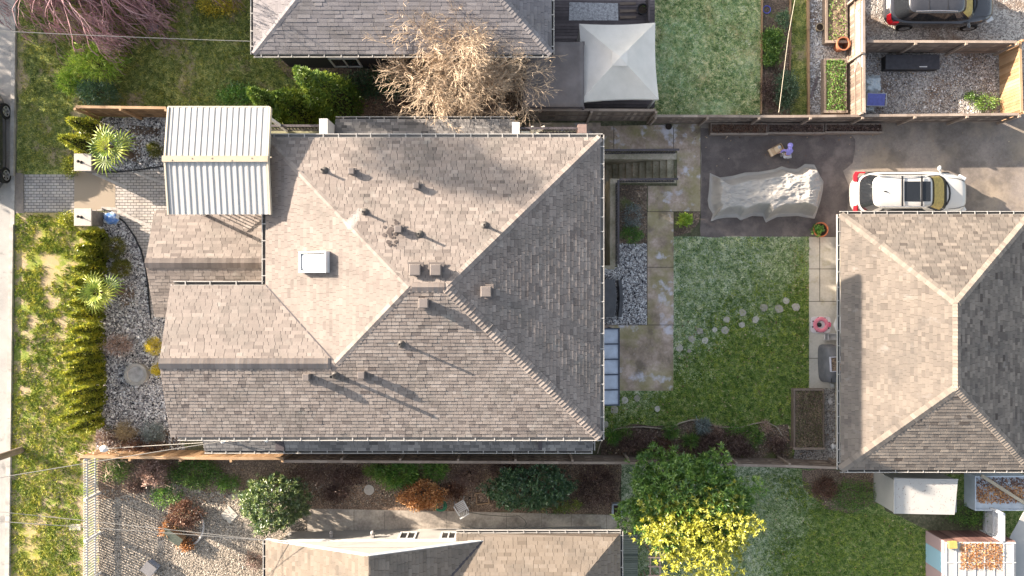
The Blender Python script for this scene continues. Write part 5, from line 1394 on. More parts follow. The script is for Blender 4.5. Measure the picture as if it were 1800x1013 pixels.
# ------------------------------------------------------------------ timber deck, awning, gazebo
def deck(label, px0, px1, py0, py1, h, mat, along='x', bw=0.14, name="deck"):
    A, B = G(px0, py1, h), G(px1, py0, h); z = max(A.z, B.z) if h > 0.2 else None
    root = thing(name, label, "deck", (A.x, A.y, gz(A.x)))
    mb = MB()
    x0, x1, y0, y1 = A.x, B.x, A.y, B.y
    zz = (A.z + B.z) / 2
    if along == 'x':
        y = y0
        while y < y1 - 0.02:
            mb.box(x0, x1, y, min(y + bw - 0.012, y1), zz - 0.03, zz + random.uniform(-0.004, 0.004), min(1, max(0, random.gauss(0.5, 0.17)))); y += bw
    else:
        x = x0
        while x < x1 - 0.02:
            mb.box(x, min(x + bw - 0.012, x1), y0, y1, zz - 0.03, zz + random.uniform(-0.004, 0.004), min(1, max(0, random.gauss(0.5, 0.17)))); x += bw
    mb.build("boards", mat, root)
    mb = MB(); mb.box(x0 + 0.02, x1 - 0.02, y0 + 0.02, y1 - 0.02, zz - 0.3, zz - 0.035, 0.3); mb.build("frame", mat, root)
    return root, zz
dk, dkz = deck("dark stained timber deck between the neighbour house and the frosted lawn", 966, 1150, -60, 188, 0.42, WOOD_DARK)
mb = MB()
a, b = at(1141, -10, dkz + 0.9), at(1141, 38, dkz + 0.9)
mb.bar(a, b, 0.07, 0.06, 0.4)
for i in range(10):
    p = a.lerp(b, i / 9); mb.bar(p, (p.x, p.y, dkz), 0.035, 0.035, 0.3)
mb.build("railing", WOOD_DARK, dk)
deck("narrow grey green deck beside the bottom house under the large tree", 1091, 1121, 940, 1060, 0.3, vmat("green_grey_boards", [(0.0, (0.10, 0.12, 0.10)), (0.5, (0.24, 0.26, 0.21)), (1.0, (0.30, 0.31, 0.27))], 0.85, 0.2, 3.0), 'x', 0.1)
def slab(name, label, cat, pts, h, th, mat, kind=None, zabs=None, org=None):
    P = [G(*p, h) if zabs is None else at(p[0], p[1], zabs) for p in pts]
    mb = MB(); n = len(P)
    mb.add([(p.x, p.y, p.z - th) for p in P] + [tuple(p) for p in P], [list(range(n))[::-1], list(range(n, 2 * n))] + [[i, (i + 1) % n, n + (i + 1) % n, n + i] for i in range(n)])
    c = sum(P, Vector((0, 0, 0))) / n
    o = mb.build(name, mat, org=(c.x, c.y, c.z - th))
    return tag(o, label, cat)
slab("outdoor_rug", "pale speckled outdoor rug on the dark deck above the gazebo", "rug", [(1000, 36), (1087, 36), (1086, 6), (1001, 4)], 0.44, 0.012, gmat("speckled_rug", [(0.25, (0.22, 0.21, 0.22)), (0.7, (0.62, 0.61, 0.62))], [(9, 1.2, 5), (30, 0.8, 3)], 0.95, 0.2), zabs=dkz + 0.02)
for i, (y, l) in enumerate(((6, "uppermost"), (19, "middle"), (30, "lowest"))):
    slab("plank", "grey %s loose plank right of the rug on the dark deck" % l, "plank", [(1090, y + 3), (1118, y + 2), (1118, y - 2), (1090, y - 2)], 0.5, 0.04, WOOD_GREY, zabs=dkz + 0.05)
def pot(name, label, px, py, r, h, mat, soil=True, z=None, fill=None, cat="plant pot"):
    c = G(px, py) if z is None else at(px, py, z)
    root = thing(name, label, cat, c)
    mb = MB(); mb.lathe(c, [(r * 0.72, 0.0), (r * 0.95, h * 0.85), (r * 1.05, h * 0.86), (r * 1.05, h), (r * 0.88, h), (r * 0.85, h * 0.82)], 22, 0.5, cap=False)
    mb.lathe(c, [(r * 0.72, 0.005), (0.001, 0.005)], 22, 0.5, cap=False)
    mb.build("body", mat, root, smooth=True)
    if soil:
        s_ = MB(); s_.lathe(c, [(r * 0.87, h * 0.82), (0.5 * r, h * 0.86), (0.001, h * 0.87)], 18, 0.5, cap=False); s_.build("soil", SOILM, root)
    return root
pot("plant_pot", "round dark pot with green moss at the right end of the deck", 1128, 20, 0.24, 0.3, BLACK, z=dkz)
shrub("moss_plant", "pale green cushion growing in the dark deck pot", 1128, 20, 7, 7, 0.75, L_FERN, 30, 20, (0.06, 0.03), 0.05, cat="plant", stem=False)

aw = thing("patio_awning", "dark grey membrane patio roof left of the pale gazebo", "awning", (2.0, 9.0, -0.8))
def awning():
    z = 1.55; P0 = at(919, 188, z); P1 = at(1026, 188, z); P2 = at(1026, 74, z + 0.25); P3 = at(921, 74, z + 0.25)
    mb = MB(); n = 12
    V = []; F = []
    for i in range(n + 1):
        for j in range(n + 1):
            s_, t = i / n, j / n
            p = P0.lerp(P1, s_).lerp(P3.lerp(P2, s_), t)
            p.z += 0.02 * math.sin(s_ * 19) * math.sin(t * 5) - 0.06 * math.sin(math.pi * s_) * math.sin(math.pi * t * 3) ** 2
            V.append(p)
    for i in range(n):
        for j in range(n):
            a = i * (n + 1) + j; F.append([a, a + n + 1, a + n + 2, a + 1])
    mb.add(V, F)
    o = mb.build("membrane", flat("grey_membrane", (0.209, 0.182, 0.173), 0.55, 0.25, 1.2), aw, smooth=True)
    sm = o.modifiers.new("thick", 'SOLIDIFY'); sm.thickness = 0.02
    fr = MB(); fr.bar(P0 - Vector((0, 0, .16)), P1 - Vector((0, 0, .16)), 0.06, 0.08); fr.bar(P3 - Vector((0, 0, .16)), P2 - Vector((0, 0, .16)), 0.06, 0.08)
    for k in range(4):
        fr.bar(P0.lerp(P1, k / 3) - Vector((0, 0, .18)), P3.lerp(P2, k / 3) - Vector((0, 0, .18)), 0.05, 0.08)
    fr.build("frame", WOOD_DARK, aw)
    for p in (P0, P1, P2, P3):
        m = MB(); m.box(p.x - 0.05, p.x + 0.05, p.y - 0.05, p.y + 0.05, gz(p.x), p.z - 0.1); m.build("post", WOOD_DARK, aw)
awning()

gzb = thing("gazebo", "pale grey green fabric gazebo with pyramid top over the deck", "gazebo", (4.5, 9.6, -1.0))
def gazebo():
    ze, za = 1.35, 2.15
    C = [at(1018, 180, ze), at(1158, 175, ze), at(1152, 40, ze), at(1018, 42, ze)]; A = at(1090, 101, za)
    fab = vmat("gazebo_fabric", [(0.2, (0.567, 0.539, 0.481)), (0.8, (0.793, 0.746, 0.685))], 0.75, 0.35, 1.3, spec=0.2, bump=0.25, bscale=9)
    mb = MB(); n = 16
    for k in range(4):
        a, b = C[k], C[(k + 1) % 4]; mid = (a + b) / 2; V = []; F = []
        inw = (A - mid); inw.z = 0; inw.normalize()
        for i in range(n + 1):
            for j in range(n + 1):
                s_, t = i / n, j / n
                p = a.lerp(b, s_).lerp(A, t)
                bow = math.sin(math.pi * s_) * (1 - t)
                p += inw * 0.07 * bow + Vector((0, 0, -0.10 * math.sin(math.pi * s_) * math.sin(math.pi * t) + 0.012 * noise.noise(p * 3)))
                V.append(p)
        for i in range(n):
            for j in range(n):
                q = i * (n + 1) + j; F.append([q, q + n + 1, q + n + 2, q + 1])
        mb.add(V, F, 0.4 + 0.1 * k)
        V = []; F = []
        for i in range(n + 1):
            p = a.lerp(b, i / n) + inw * 0.07 * math.sin(math.pi * i / n); V += [p, p + Vector((0, 0, -0.17 - 0.02 * math.sin(i * 2.1)))]
        for i in range(n): F.append([2 * i, 2 * i + 2, 2 * i + 3, 2 * i + 1])
        mb.add(V, F, 0.4)
    mb.build("canopy", fab, gzb, smooth=True)
    v = MB(); c2 = [A + Vector((sx * 0.32, sy * 0.32, -0.10)) for sx, sy in ((-1, -1), (1, -1), (1, 1), (-1, 1))]
    for k in range(4): v.poly([c2[k], c2[(k + 1) % 4], A + Vector((0, 0, 0.07))], 0.6)
    v.build("vent_top", fab, gzb)
    for c in C:
        p = c.lerp(A, 0.06); m = MB(); m.box(p.x - 0.04, p.x + 0.04, p.y - 0.04, p.y + 0.04, gz(p.x) + 0.3, ze - 0.03); m.build("post", WHITE_PAINT, gzb)
    m = MB()
    for k in range(4): m.bar(C[k].lerp(A, .05) - Vector((0, 0, .12)), C[(k + 1) % 4].lerp(A, .05) - Vector((0, 0, .12)), 0.05, 0.05); m.bar(C[k].lerp(A, .05) - Vector((0, 0, .1)), A - Vector((0, 0, .06)), 0.03, 0.03)
    m.build("frame", WHITE_PAINT, gzb)
gazebo()

# ------------------------------------------------------------------ glass awning, hot tub
ga = thing("glass_awning", "row of five bluish glass panes in a dark frame under the back eave", "awning", (4.0, -3.0, -1.0))
def gawning():
    z0, z1 = 1.9, 2.15
    x0, x1 = 2.7, at(1088, 600, z0).x; ya, yb = at(1000, 578, z0).y, at(1000, 712, z0).y
    gm = flat("awning_glass", (0.44, 0.49, 0.58), 0.2, 0.2, 2.2, spec=0.6)
    for i in range(5):
        a, b = ya + (yb - ya) * i / 5 - 0.02, ya + (yb - ya) * (i + 1) / 5 + 0.02
        mb = MB(); mb.add([(x0, a, z1), (x1 - 0.03, a, z0), (x1 - 0.03, b, z0), (x0, b, z1), (x0, a, z1 - .012), (x1 - 0.03, a, z0 - .012), (x1 - 0.03, b, z0 - .012), (x0, b, z1 - .012)],
                          [[0, 3, 2, 1], [4, 5, 6, 7], [0, 1, 5, 4], [1, 2, 6, 5], [2, 3, 7, 6], [3, 0, 4, 7]]); mb.build("pane", gm, ga)
    mb = MB()
    for i in range(6):
        y = ya + (yb - ya) * i / 5; mb.bar((x0, y, z1 + 0.01), (x1, y, z0 + 0.01), 0.05, 0.06)
    mb.bar((x1, ya + 0.03, z0), (x1, yb - 0.03, z0), 0.06, 0.07); mb.build("frame", flat("awning_frame", (0.05, 0.06, 0.085), 0.4), ga)
    for y in (ya - 0.1, yb + 0.1):
        m = MB(); m.box(x1 - 0.09, x1 - 0.03, y - 0.03, y + 0.03, gz(x1), z0 - 0.04); m.build("post", flat("awning_frame", (0.05, 0.06, 0.085), 0.4), ga)
gawning()
ht = thing("hot_tub", "grey covered hot tub half under the back eave on black and white gravel", "hot tub", (3.8, -0.5, -1.0))
def tub():
    z = 0.0; gzl = gz(4.0)
    def arc(x0, xa, xb, y0, y1, n=10):
        return [(x0, y0)] + [(xa + (xb - xa) * math.sin(math.pi * i / n), y0 + (y1 - y0) * i / n) for i in range(n + 1)] + [(x0, y1)]
    y0, y1 = at(1060, 558, z).y, at(1060, 491, z).y; xa = at(1080, 525, z).x; xb = at(1084, 525, z).x
    cov = flat("vinyl_cover", (0.10, 0.10, 0.105), 0.5, 0.2, 4.0)
    mb = MB(); mb.prism(arc(2.8, xa, xb, y0, y1), z - 0.1, z); mb.build("cover", cov, ht, bevel=0.02)
    mb = MB(); mb.prism(arc(2.82, xa - 0.05, xb - 0.05, y0 + 0.05, y1 - 0.05), gzl, z - 0.11); mb.build("shell", flat("tub_cabinet", (0.07, 0.065, 0.06), 0.7), ht)
    ys0, ys1 = at(1060, 558, -0.6).y, at(1060, 492, -0.6).y; p = at(1086.5, 525, -0.6).x; q = at(1095, 525, -0.6).x
    mb = MB(); pts = [(p + 0.06 * math.sin(math.pi * i / 8), ys0 + (ys1 - ys0) * i / 8) for i in range(9)] + [(q + 0.06 * math.sin(math.pi * i / 8) - 0.05, ys0 + (ys1 - ys0) * i / 8) for i in range(8, -1, -1)]
    mb.prism(pts[::-1], gzl - 0.1, -0.6); mb.build("step", cov, ht, bevel=0.02)
tub()

# ------------------------------------------------------------------ planters and beds
def planter(label, px0, py0, px1, py1, h, wood=WOOD_WARM, t=0.06, fill=0.8, name="planter_box"):
    A, B = G(px0, py1, h), G(px1, py0, h)
    x0, x1, y0, y1 = A.x, B.x, A.y, B.y
    root = thing(name, label, "planter", ((x0 + x1) / 2, (y0 + y1) / 2, gz((x0 + x1) / 2)))
    zt = gz((x0 + x1) / 2) + h; zb = gz(x1) - 0.02
    mb = MB(); mb.box(x0, x1, y0, y0 + t, zb, zt, 0.6); mb.box(x0, x1, y1 - t, y1, zb, zt, 0.6); mb.box(x0, x0 + t, y0 + t, y1 - t, zb, zt - 0.004, 0.5); mb.box(x1 - t, x1, y0 + t, y1 - t, zb, zt - 0.004, 0.5)
    mb.box(x0 - 0.02, x1 + 0.02, y0 - 0.02, y0 + t + 0.01, zt, zt + 0.03, 0.75)
    mb.build("frame", wood, root)
    mb = MB(); n = 14; V = []; F = []
    for i in range(n + 1):
        for j in range(n + 1):
            x = x0 + t + (x1 - x0 - 2 * t) * i / n; y = y0 + t + (y1 - y0 - 2 * t) * j / n
            V.append((x, y, zt - (1 - fill) * h + 0.05 * noise.noise(Vector((x * 5, y * 5, 0)))))
    for i in range(n):
        for j in range(n):
            a = i * (n + 1) + j; F.append([a, a + n + 1, a + n + 2, a + 1])
    mb.add(V, F); mb.build("soil", MULCH, root)
    return x0 + t, x1 - t, y0 + t, y1 - t, zt - (1 - fill) * h
def low_plants(name, label, rect, mats, n, h, leaf, cat="plant"):
    x0, x1, y0, y1, z = rect
    P = np.column_stack([rng.uniform(x0, x1, n), rng.uniform(y0, y1, n)])
    k = np.array([noise.noise(Vector((x * 1.7, y * 1.7, z))) for x, y in P]) > -2
    P = P[k]; n = len(P); P = np.column_stack([P, z + rng.uniform(0.0, h, n)])
    D = rng.normal(size=(n, 3)) * np.array([1, 1, 0.5]) + np.array([0, 0, 0.5])
    V = leaf_quads(P, D, leaf[0] * rng.uniform(0.5, 1.4, n), leaf[1] * rng.uniform(0.5, 1.4, n))
    o = np_mesh(name, V, 4, np.clip(rng.normal(0.5, 0.22, n), 0, 1), mats, org=((x0 + x1) / 2, (y0 + y1) / 2, z))
    tag(o, label, cat)
r1 = planter("low timber planter box at the left end of the driveway fence", 1250, 217, 1348, 236, 0.42, WOOD_GREY)
r2 = planter("middle low timber planter box along the driveway fence", 1350, 217, 1449, 235, 0.42, WOOD_GREY)
r3 = planter("right low timber planter box along the driveway fence with dark stalks", 1451, 217, 1552, 234, 0.42, WOOD_GREY)
low_plants("dry_plants", "reddish dry plants in the left driveway planter", r1, L_BRONZE, 900, 0.12, (0.10, 0.03)); low_plants("dry_plants", "brown dead plants in the middle driveway planter", r2, L_DEAD, 900, 0.12, (0.12, 0.025)); low_plants("dry_plants", "dark brown leaves in the right driveway planter", r3, L_DEAD, 900, 0.10, (0.09, 0.04))
r4 = planter("raised planter bed with grey sides at the top edge beside the lattice fence", 1452, -60, 1490, 75, 0.45, WOOD_GREY, 0.09)
r5 = planter("raised planter bed full of green weeds left of the leaning board fence", 1449, 103, 1489, 198, 0.45, WOOD_GREY, 0.09)
low_plants("planter_weeds", "thin green weeds in the raised bed at the top edge", r4, L_GREEN, 500, 0.18, (0.10, 0.04)); low_plants("planter_weeds", "bright green weeds in the raised bed by the board fence", r5, L_FERN, 1500, 0.2, (0.10, 0.035))
r6 = planter("large timber framed planter bed of dull weeds beside the garage wall", 1395, 684, 1449, 790, 0.35, WOOD_GREY, 0.08)
low_plants("planter_weeds", "dull green and brown weeds in the large bed by the garage", r6, leafm("dull_weed_leaf", (0.035, 0.04, 0.018), (0.11, 0.115, 0.045), (0.24, 0.22, 0.10)), 1600, 0.16, (0.08, 0.04))
pot("plant_pot", "large terracotta barrel pot between the two raised beds", 1473, 84, 0.30, 0.62, TERRA, soil=False)
pot("plant_pot", "small tan pot standing on the pale gravel strip", 1438, 51, 0.18, 0.25, flat("tan_pot", (0.36, 0.28, 0.18), 0.8), soil=True)
pot("plant_pot", "orange rimmed tub of green plants beside the covered car and garage corner", 1437, 405, 0.33, 0.4, flat("orange_tub", (0.52, 0.16, 0.07), 0.5, 0.15))
shrub("tub_plants", "green leafy plants growing in the orange tub", 1437, 405, 10, 10, 0.62, L_FERN, 50, 18, (0.09, 0.045), 0.05, cat="plant", stem=False, shell=0.4)
pot("plant_pot", "small black pot by the fence at the head of the concrete path", 1174, 224, 0.14, 0.2, BLACK)
def ring(name, label, cat, px, py, R, r, mat, h=0.03, n=28, arc=(0, 6.283)):
    c = G(px, py, h); mb = MB()
    pts = [c + Vector((math.cos(arc[0] + (arc[1] - arc[0]) * i / n) * R, math.sin(arc[0] + (arc[1] - arc[0]) * i / n) * R, 0)) for i in range(n + 1)]
    mb.tube(pts, r, 6); return tag(mb.build(name, mat, org=(c.x, c.y, c.z - h)), label, cat)
ring("hoop", "blue plastic hoop lying on the soil at the top of the kitchen garden", "hoop", 1348, 17, 0.17, 0.018, flat("blue_plastic", (0.10, 0.12, 0.55), 0.4))

def edging(name, label, pts, w, h, mat, cat="edging", n=3):
    mb = MB()
    for a, b in zip(pts[:-1], pts[1:]):
        A, B = G(*a), G(*b)
        for i in range(n):
            p, q = A.lerp(B, i / n), A.lerp(B, (i + 1) / n); p.z = gz(p.x) + h / 2; q.z = gz(q.x) + h / 2
            mb.bar(p, q + (q - p).normalized() * w * 0.3, w, h, random.uniform(0.5, 0.8))
    c = G(*pts[0]); return tag(mb.build(name, mat, org=c), label, cat)
edging("timber_edging", "weathered timber edging between the frosted lawn and the kitchen garden", [(1339, -20), (1338, 100), (1337, 200)], 0.06, 0.12, WOOD_WARM)
edging("timber_edging", "timber edging between the kitchen garden and the mossy strip", [(1389, -20), (1387, 124)], 0.06, 0.12, WOOD_WARM)
edging("timber_edging", "long pale timber edging along the left of the gravel strip", [(1419, -20), (1420, 202)], 0.10, 0.14, WOOD_WARM)
edging("plank", "short dark plank lying on the pale gravel strip", [(1437, 135), (1425, 171)], 0.10, 0.04, WOOD_DARK, "plank")
wv = [(1050, 797), (1055, 780), (1066, 763), (1082, 754), (1105, 751), (1130, 750), (1160, 753), (1182, 749), (1196, 743), (1214, 738), (1229, 738), (1246, 746), (1268, 751), (1300, 752), (1322, 745), (1346, 741), (1364, 750), (1374, 765)]
edging("wavy_edging", "thin pale wavy edging strip of the back flower bed", wv, 0.035, 0.10, flat("pale_edging", (0.36, 0.30, 0.24), 0.7), n=2)
def tube_px(name, label, cat, pts, r, mat, n=6, zs=None, cap=True):
    P = [G(*p) + Vector((0, 0, r)) if zs is None else at(p[0], p[1], zs[i]) for i, p in enumerate(pts)]
    mb = MB(); mb.tube(P, r, n); return tag(mb.build(name, mat, org=P[0]), label, cat)
for pts, lb in (([(163, 304), (195, 318), (224, 331)], 0), ([(238, 303), (262, 313), (292, 322)], 0), ([(178, 366), (205, 368), (235, 385), (268, 400)], 0)):
    mb = MB()
    for a, b in zip(pts[:-1], pts[1:]): mb.bar(G(*a, 0.02), G(*b, 0.02), 0.13, 0.03)
    tag(mb.build("path", PAVER_BAND), kind="structure")
mb = MB(); cv = [(180, 367), (200, 375), (220, 392), (236, 415), (248, 440), (256, 470), (260, 500), (263, 540), (266, 562)]
for a, b in zip(cv[:-1], cv[1:]): mb.bar(G(*a, 0.03), G(*b, 0.03), 0.05, 0.08)
tag(mb.build("garden_edging", BLACK, org=G(180, 367)), "black curved plastic edging between the pavers and the front gravel", "edging")
mb = MB(); cv = [(160, 303), (205, 303), (240, 299), (292, 292)]
for a, b in zip(cv[:-1], cv[1:]): mb.bar(G(*a, 0.03), G(*b, 0.03), 0.05, 0.08)
tag(mb.build("garden_edging", BLACK, org=G(160, 303)), "black edging along the upper side of the paver path", "edging")
# ------------------------------------------------------------------ vehicles
GLASS = flat("car_glass", (0.015, 0.017, 0.02), 0.06, 0.1, spec=0.7)
TYRE = flat("tyre_rubber", (0.016, 0.016, 0.017), 0.85, 0.2)
ALLOY = flat("alloy_rim", (0.50, 0.50, 0.51), 0.3, 0.1, metal=0.7)
CHROME = flat("chrome_trim", (0.62, 0.62, 0.63), 0.2, 0.05, metal=0.9)
RED_LENS = flat("red_lens", (0.55, 0.012, 0.02), 0.15, 0.1, spec=0.7)
AMBER = flat("gold_reflection", (0.46, 0.34, 0.10), 0.35, 0.3, 9.0)  # golden reflection on the windshields, painted as a surface colour
def car(name, label, paint, L, W, loc, rz, roof=(-0.40, 0.10), green=(-0.47, 0.31), hz=1.68, dark_top=True, plate=True, sunroof=True, rails=None):
    root = thing(name, label, "car", (0, 0, 0)); h2 = L / 2
    N = 72
    def plan(x0, x1, hw, n=4.5, nose=0.10):
        cx, a = (x0 + x1) / 2, (x1 - x0) / 2; out = []
        for i in range(N):
            t = 2 * math.pi * i / N; c, s_ = math.cos(t), math.sin(t)
            x = cx + a * math.copysign(abs(c) ** (2 / n), c); y = hw * math.copysign(abs(s_) ** (2 / n), s_)
            f = max(0, (x - L * 0.22) / (L * 0.28)); y *= 1 - nose * f * f
            f = max(0, (-x - L * 0.30) / (L * 0.20)); y *= 1 - 0.06 * f * f
            out.append((x, y))
        return out
    def loft(rings, capit=True):
        V = []; F = []
        for r, z in rings: V += [(x, y, z(x) if callable(z) else z) for x, y in r]
        for i in range(len(rings) - 1):
            for k in range(N): F.append([i * N + k, i * N + (k + 1) % N, (i + 1) * N + (k + 1) % N, (i + 1) * N + k])
        if capit: F.append([(len(rings) - 1) * N + k for k in range(N)])
        return V, F
    mb = MB(); hw = W / 2
    hood = lambda k: (lambda x: k + (0.05 * (1 - max(0, (x - L * 0.25)) / (L * 0.25)) if x > L * 0.25 else 0.05))
    V, F = loft([(plan(-h2 * 0.95, h2 * 0.93, hw * 0.92), 0.22), (plan(-h2, h2 * 0.985, hw * 0.985), 0.42), (plan(-h2 * 0.995, h2, hw), 0.68), (plan(-h2 * 0.985, h2 * 0.975, hw * 0.985), lambda x: 0.86 + (0.08 if x < L * .2 else 0.08 - 0.16 * (x - L * .2) / (L * .3))),
                 (plan(-h2 * 0.975, h2 * 0.93, hw * 0.93), hood(0.92)), (plan(-h2 * 0.96, h2 * 0.86, hw * 0.80), hood(0.96)), (plan(-h2 * 0.9, h2 * 0.70, hw * 0.45), hood(0.985)), (plan(-h2 * 0.3, h2 * 0.4, hw * 0.05), 1.04)])
    mb.add(V, F); mb.build("body", paint, root, smooth=True)
    gb0 = plan(green[0] * L, green[1] * L, hw * 0.90, 5, 0.05); gb1 = plan(roof[0] * L, roof[1] * L, hw * 0.72, 5.5, 0.0)
    zb, zt = 0.96, hz - 0.06
    mb = MB()
    V, F = loft([(gb0, zb), (gb1, zt), (plan(roof[0] * L + 0.06, roof[1] * L - 0.08, hw * 0.66, 5.5, 0), hz - 0.015), (plan(roof[0] * L + 0.4, roof[1] * L - 0.4, hw * 0.4, 5, 0), hz + 0.01), (plan(-0.3, -0.2, 0.02), hz + 0.015)])
    mb.add(V, F); mb.build("roof_shell", paint, root, smooth=True)
    def panel(ts, s0, s1, off=0.012):
        V = []; F = []
        for t in ts:
            i = t % N; j = int(i); f = i - j
            def pt(ring): a, b = ring[j], ring[(j + 1) % N]; return Vector((a[0] + (b[0] - a[0]) * f, a[1] + (b[1] - a[1]) * f, 0))
            a = pt(gb0) + Vector((0, 0, zb)); b = pt(gb1) + Vector((0, 0, zt))
            o = Vector((a.x - (green[0] + green[1]) * L / 2, a.y * 2.2, 0.6 * 1.0)).normalized() * off
            V += [a.lerp(b, s0) + o, a.lerp(b, s1) + o]
        for k in range(len(ts) - 1): F.append([2 * k, 2 * k + 2, 2 * k + 3, 2 * k + 1])
        return V, F
    m = MB(); m.add(*panel([x / 2 for x in range(-23, 24)], 0.03, 0.97)); m.build("windshield", GLASS, root, smooth=True)
    m = MB(); m.add(*panel([x / 2 for x in range(-18, 19)], 0.28, 0.88, 0.02)); m.build("glass_reflection", AMBER, root, smooth=True)  # amber panel just outside the glass stands in for a golden reflection
    m = MB(); m.add(*panel([36 + x / 2 for x in range(-24, 25)], 0.10, 0.97, 0.014)); m.build("rear_window", GLASS, root, smooth=True)
    for sg in (1, -1):
        m = MB(); m.add(*panel([sg * (15 + x / 4) for x in range(0, 26)], 0.12, 0.90, 0.014)); m.build("side_window", GLASS, root, smooth=True)
    m = MB()
    for sg in (1, -1):
        m2 = MB(); xs = [roof[0] * L + 0.25, roof[0] * L + 0.9, (roof[0] + roof[1]) / 2 * L + 0.3, roof[1] * L - 0.35]
        m2.tube([(x, sg * hw * 0.665, hz + (0.05 if 0 < i < 3 else 0.0)) for i, x in enumerate(xs)], 0.022, 6); m2.build("roof_rail", rails or CHROME, root, smooth=True)
    if sunroof:
        for x0, x1 in ((-0.15 * L + 0.05, -0.01 * L), (0.01 * L, 0.085 * L - 0.02)):
            m = MB(); m.box(x0, x1, -hw * 0.44, hw * 0.44, hz - 0.02, hz + 0.026); m.build("sunroof", GLASS, root, bevel=0.01)
        for x in (-0.165 * L, 0.0):
            m = MB(); m.bar((x, -hw * 0.66, hz + 0.07), (x, hw * 0.66, hz + 0.07), 0.07, 0.03); m.build("crossbar", BLACK, root)
    else:
        for x in (-0.20 * L, -0.03 * L):
            m = MB(); m.box(x - 0.012, x + 0.012, -hw * 0.60, hw * 0.60, hz - 0.02, hz + 0.018); m.build("roof_seam", BLACK, root)
    m = MB(); m.lathe((roof[0] * L + 0.5, 0, hz + 0.0), [(0.05, 0), (0.03, 0.05), (0.01, 0.09)], 8, 0.5, sx=1.8, sy=0.6); m.build("antenna_fin", BLACK, root)
    for sg in (1, -1):
        m = MB(); m.lathe((0.225 * L, sg * (hw + 0.12), 1.06), [(0.02, -0.08), (0.09, -0.04), (0.10, 0.04), (0.02, 0.09)], 10, 0.5, sx=0.8, sy=1.2); m.bar((0.235 * L, sg * hw * 0.92, 1.02), (0.23 * L, sg * (hw + 0.1), 1.05), 0.05, 0.04); m.build("wing_mirror", paint, root, smooth=True)
        m = MB(); pts = []
        for k in range(7):
            t = k / 6; x = -h2 * 0.985 + 0.55 * max(0, t - 0.35); y = sg * (hw * 0.55 + hw * 0.42 * min(1, t / 0.5))
            pts.append((x - 0.01, y))
        V = [];
        for (x, y) in pts: V += [(x, y * 1.006, 0.80), (x + 0.07, y * 0.965, 1.01)]
        m.add(V, [[2 * k, 2 * k + 2, 2 * k + 3, 2 * k + 1] for k in range(6)]); o = m.build("tail_light", RED_LENS, root); sm = o.modifiers.new("t", 'SOLIDIFY'); sm.thickness = 0.06; sm.offset = 0
        m = MB(); m.obox((h2 * 0.90, sg * hw * 0.70, 0.74), (0.34, 0.26, 0.13), -sg * 0.5, 0.5); m.build("headlight", flat("lamp_glass", (0.55, 0.56, 0.56), 0.1, 0.1, spec=0.7), root, bevel=0.03)
        for xx in (0.315 * L, -0.29 * L):
            w = MB(); R = 0.35; y = sg * (hw - 0.10)
            prof = [(0.23, -0.115), (R - 0.02, -0.115), (R, -0.08), (R, 0.08), (R - 0.02, 0.115), (0.23, 0.115)]
            V = []; F = []; n = 26
            for r, o_ in prof:
                for k in range(n): V.append((xx + r * math.cos(6.283 * k / n), y + o_, R + r * math.sin(6.283 * k / n)))
            for i in range(len(prof) - 1):
                for k in range(n): F.append([i * n + k, i * n + (k + 1) % n, (i + 1) * n + (k + 1) % n, (i + 1) * n + k])
            w.add(V, F); wo_ = w.build("wheel", TYRE, root, smooth=True)
            r_ = MB(); yo = y + sg * 0.09
            for k in range(5):
                a = 6.283 * k / 5; r_.bar((xx, yo, R), (xx + 0.23 * math.cos(a), yo, R + 0.23 * math.sin(a)), 0.07, 0.04, up=(0, 1, 0))
            r_.tube([(xx + 0.22 * math.cos(6.283 * k / 18), yo, R + 0.22 * math.sin(6.283 * k / 18)) for k in range(19)], 0.025, 5); r_.build("rim", ALLOY, wo_)
    for sg in (1, -1):
        m = MB(); m.tube([(green[1] * L - 0.02, sg * hw * 0.70, 1.0), (L * 0.40, sg * hw * 0.66, 0.985), (L * 0.462, sg * hw * 0.55, 0.93)], 0.011, 4); m.build("shut_line", BLACK, root)
        m = MB(); m.tube([(green[0] * L * 0.98, sg * hw * 0.965, 0.935), (-0.1 * L, sg * hw * 0.985, 0.945), (0.3 * L, sg * hw * 0.95, 0.93)], 0.014, 4); m.build("belt_trim", BLACK, root)
    m = MB(); m.tube([(green[1] * L + 0.05 - 0.5 * abs(t) ** 2.5, t * hw * 0.80, 1.02) for t in (-1, -.6, -.3, 0, .3, .6, 1)], 0.045, 5); m.build("wiper_cowl", BLACK, root)
    m = MB(); m.tube([(-h2 * 0.955, t * hw * 0.8, 0.985) for t in (-1, -.5, 0, .5, 1)], 0.012, 4); m.build("tailgate_line", BLACK, root)
    m = MB(); m.obox((-h2 * 0.992, 0, 0.88), (0.03, 0.5, 0.12), 0, 0.6); m.build("number_plate", WHITE_PAINT, root)
    put(root, loc, rz)
    return root
PEARL = flat("pearl_white_paint", (0.50, 0.485, 0.455), 0.25, 0.03, spec=0.6, coat=0.6)
DARKP = flat("black_car_paint", (0.035, 0.035, 0.04), 0.22, 0.1, spec=0.6, coat=0.8)
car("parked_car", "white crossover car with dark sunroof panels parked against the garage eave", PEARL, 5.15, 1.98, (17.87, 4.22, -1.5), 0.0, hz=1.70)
car("parked_car", "black crossover car with red tail light on the gravel at the top edge", DARKP, 4.85, 1.92, (19.22, 12.75, -1.5), 0.0, sunroof=False, hz=1.66, roof=(-0.37, 0.13), green=(-0.46, 0.30))
car("parked_car", "dark car at the kerb cut off by the left edge", DARKP, 4.6, 1.86, (-22.93, 6.35, 0.005), math.radians(-90), sunroof=False, hz=1.5)

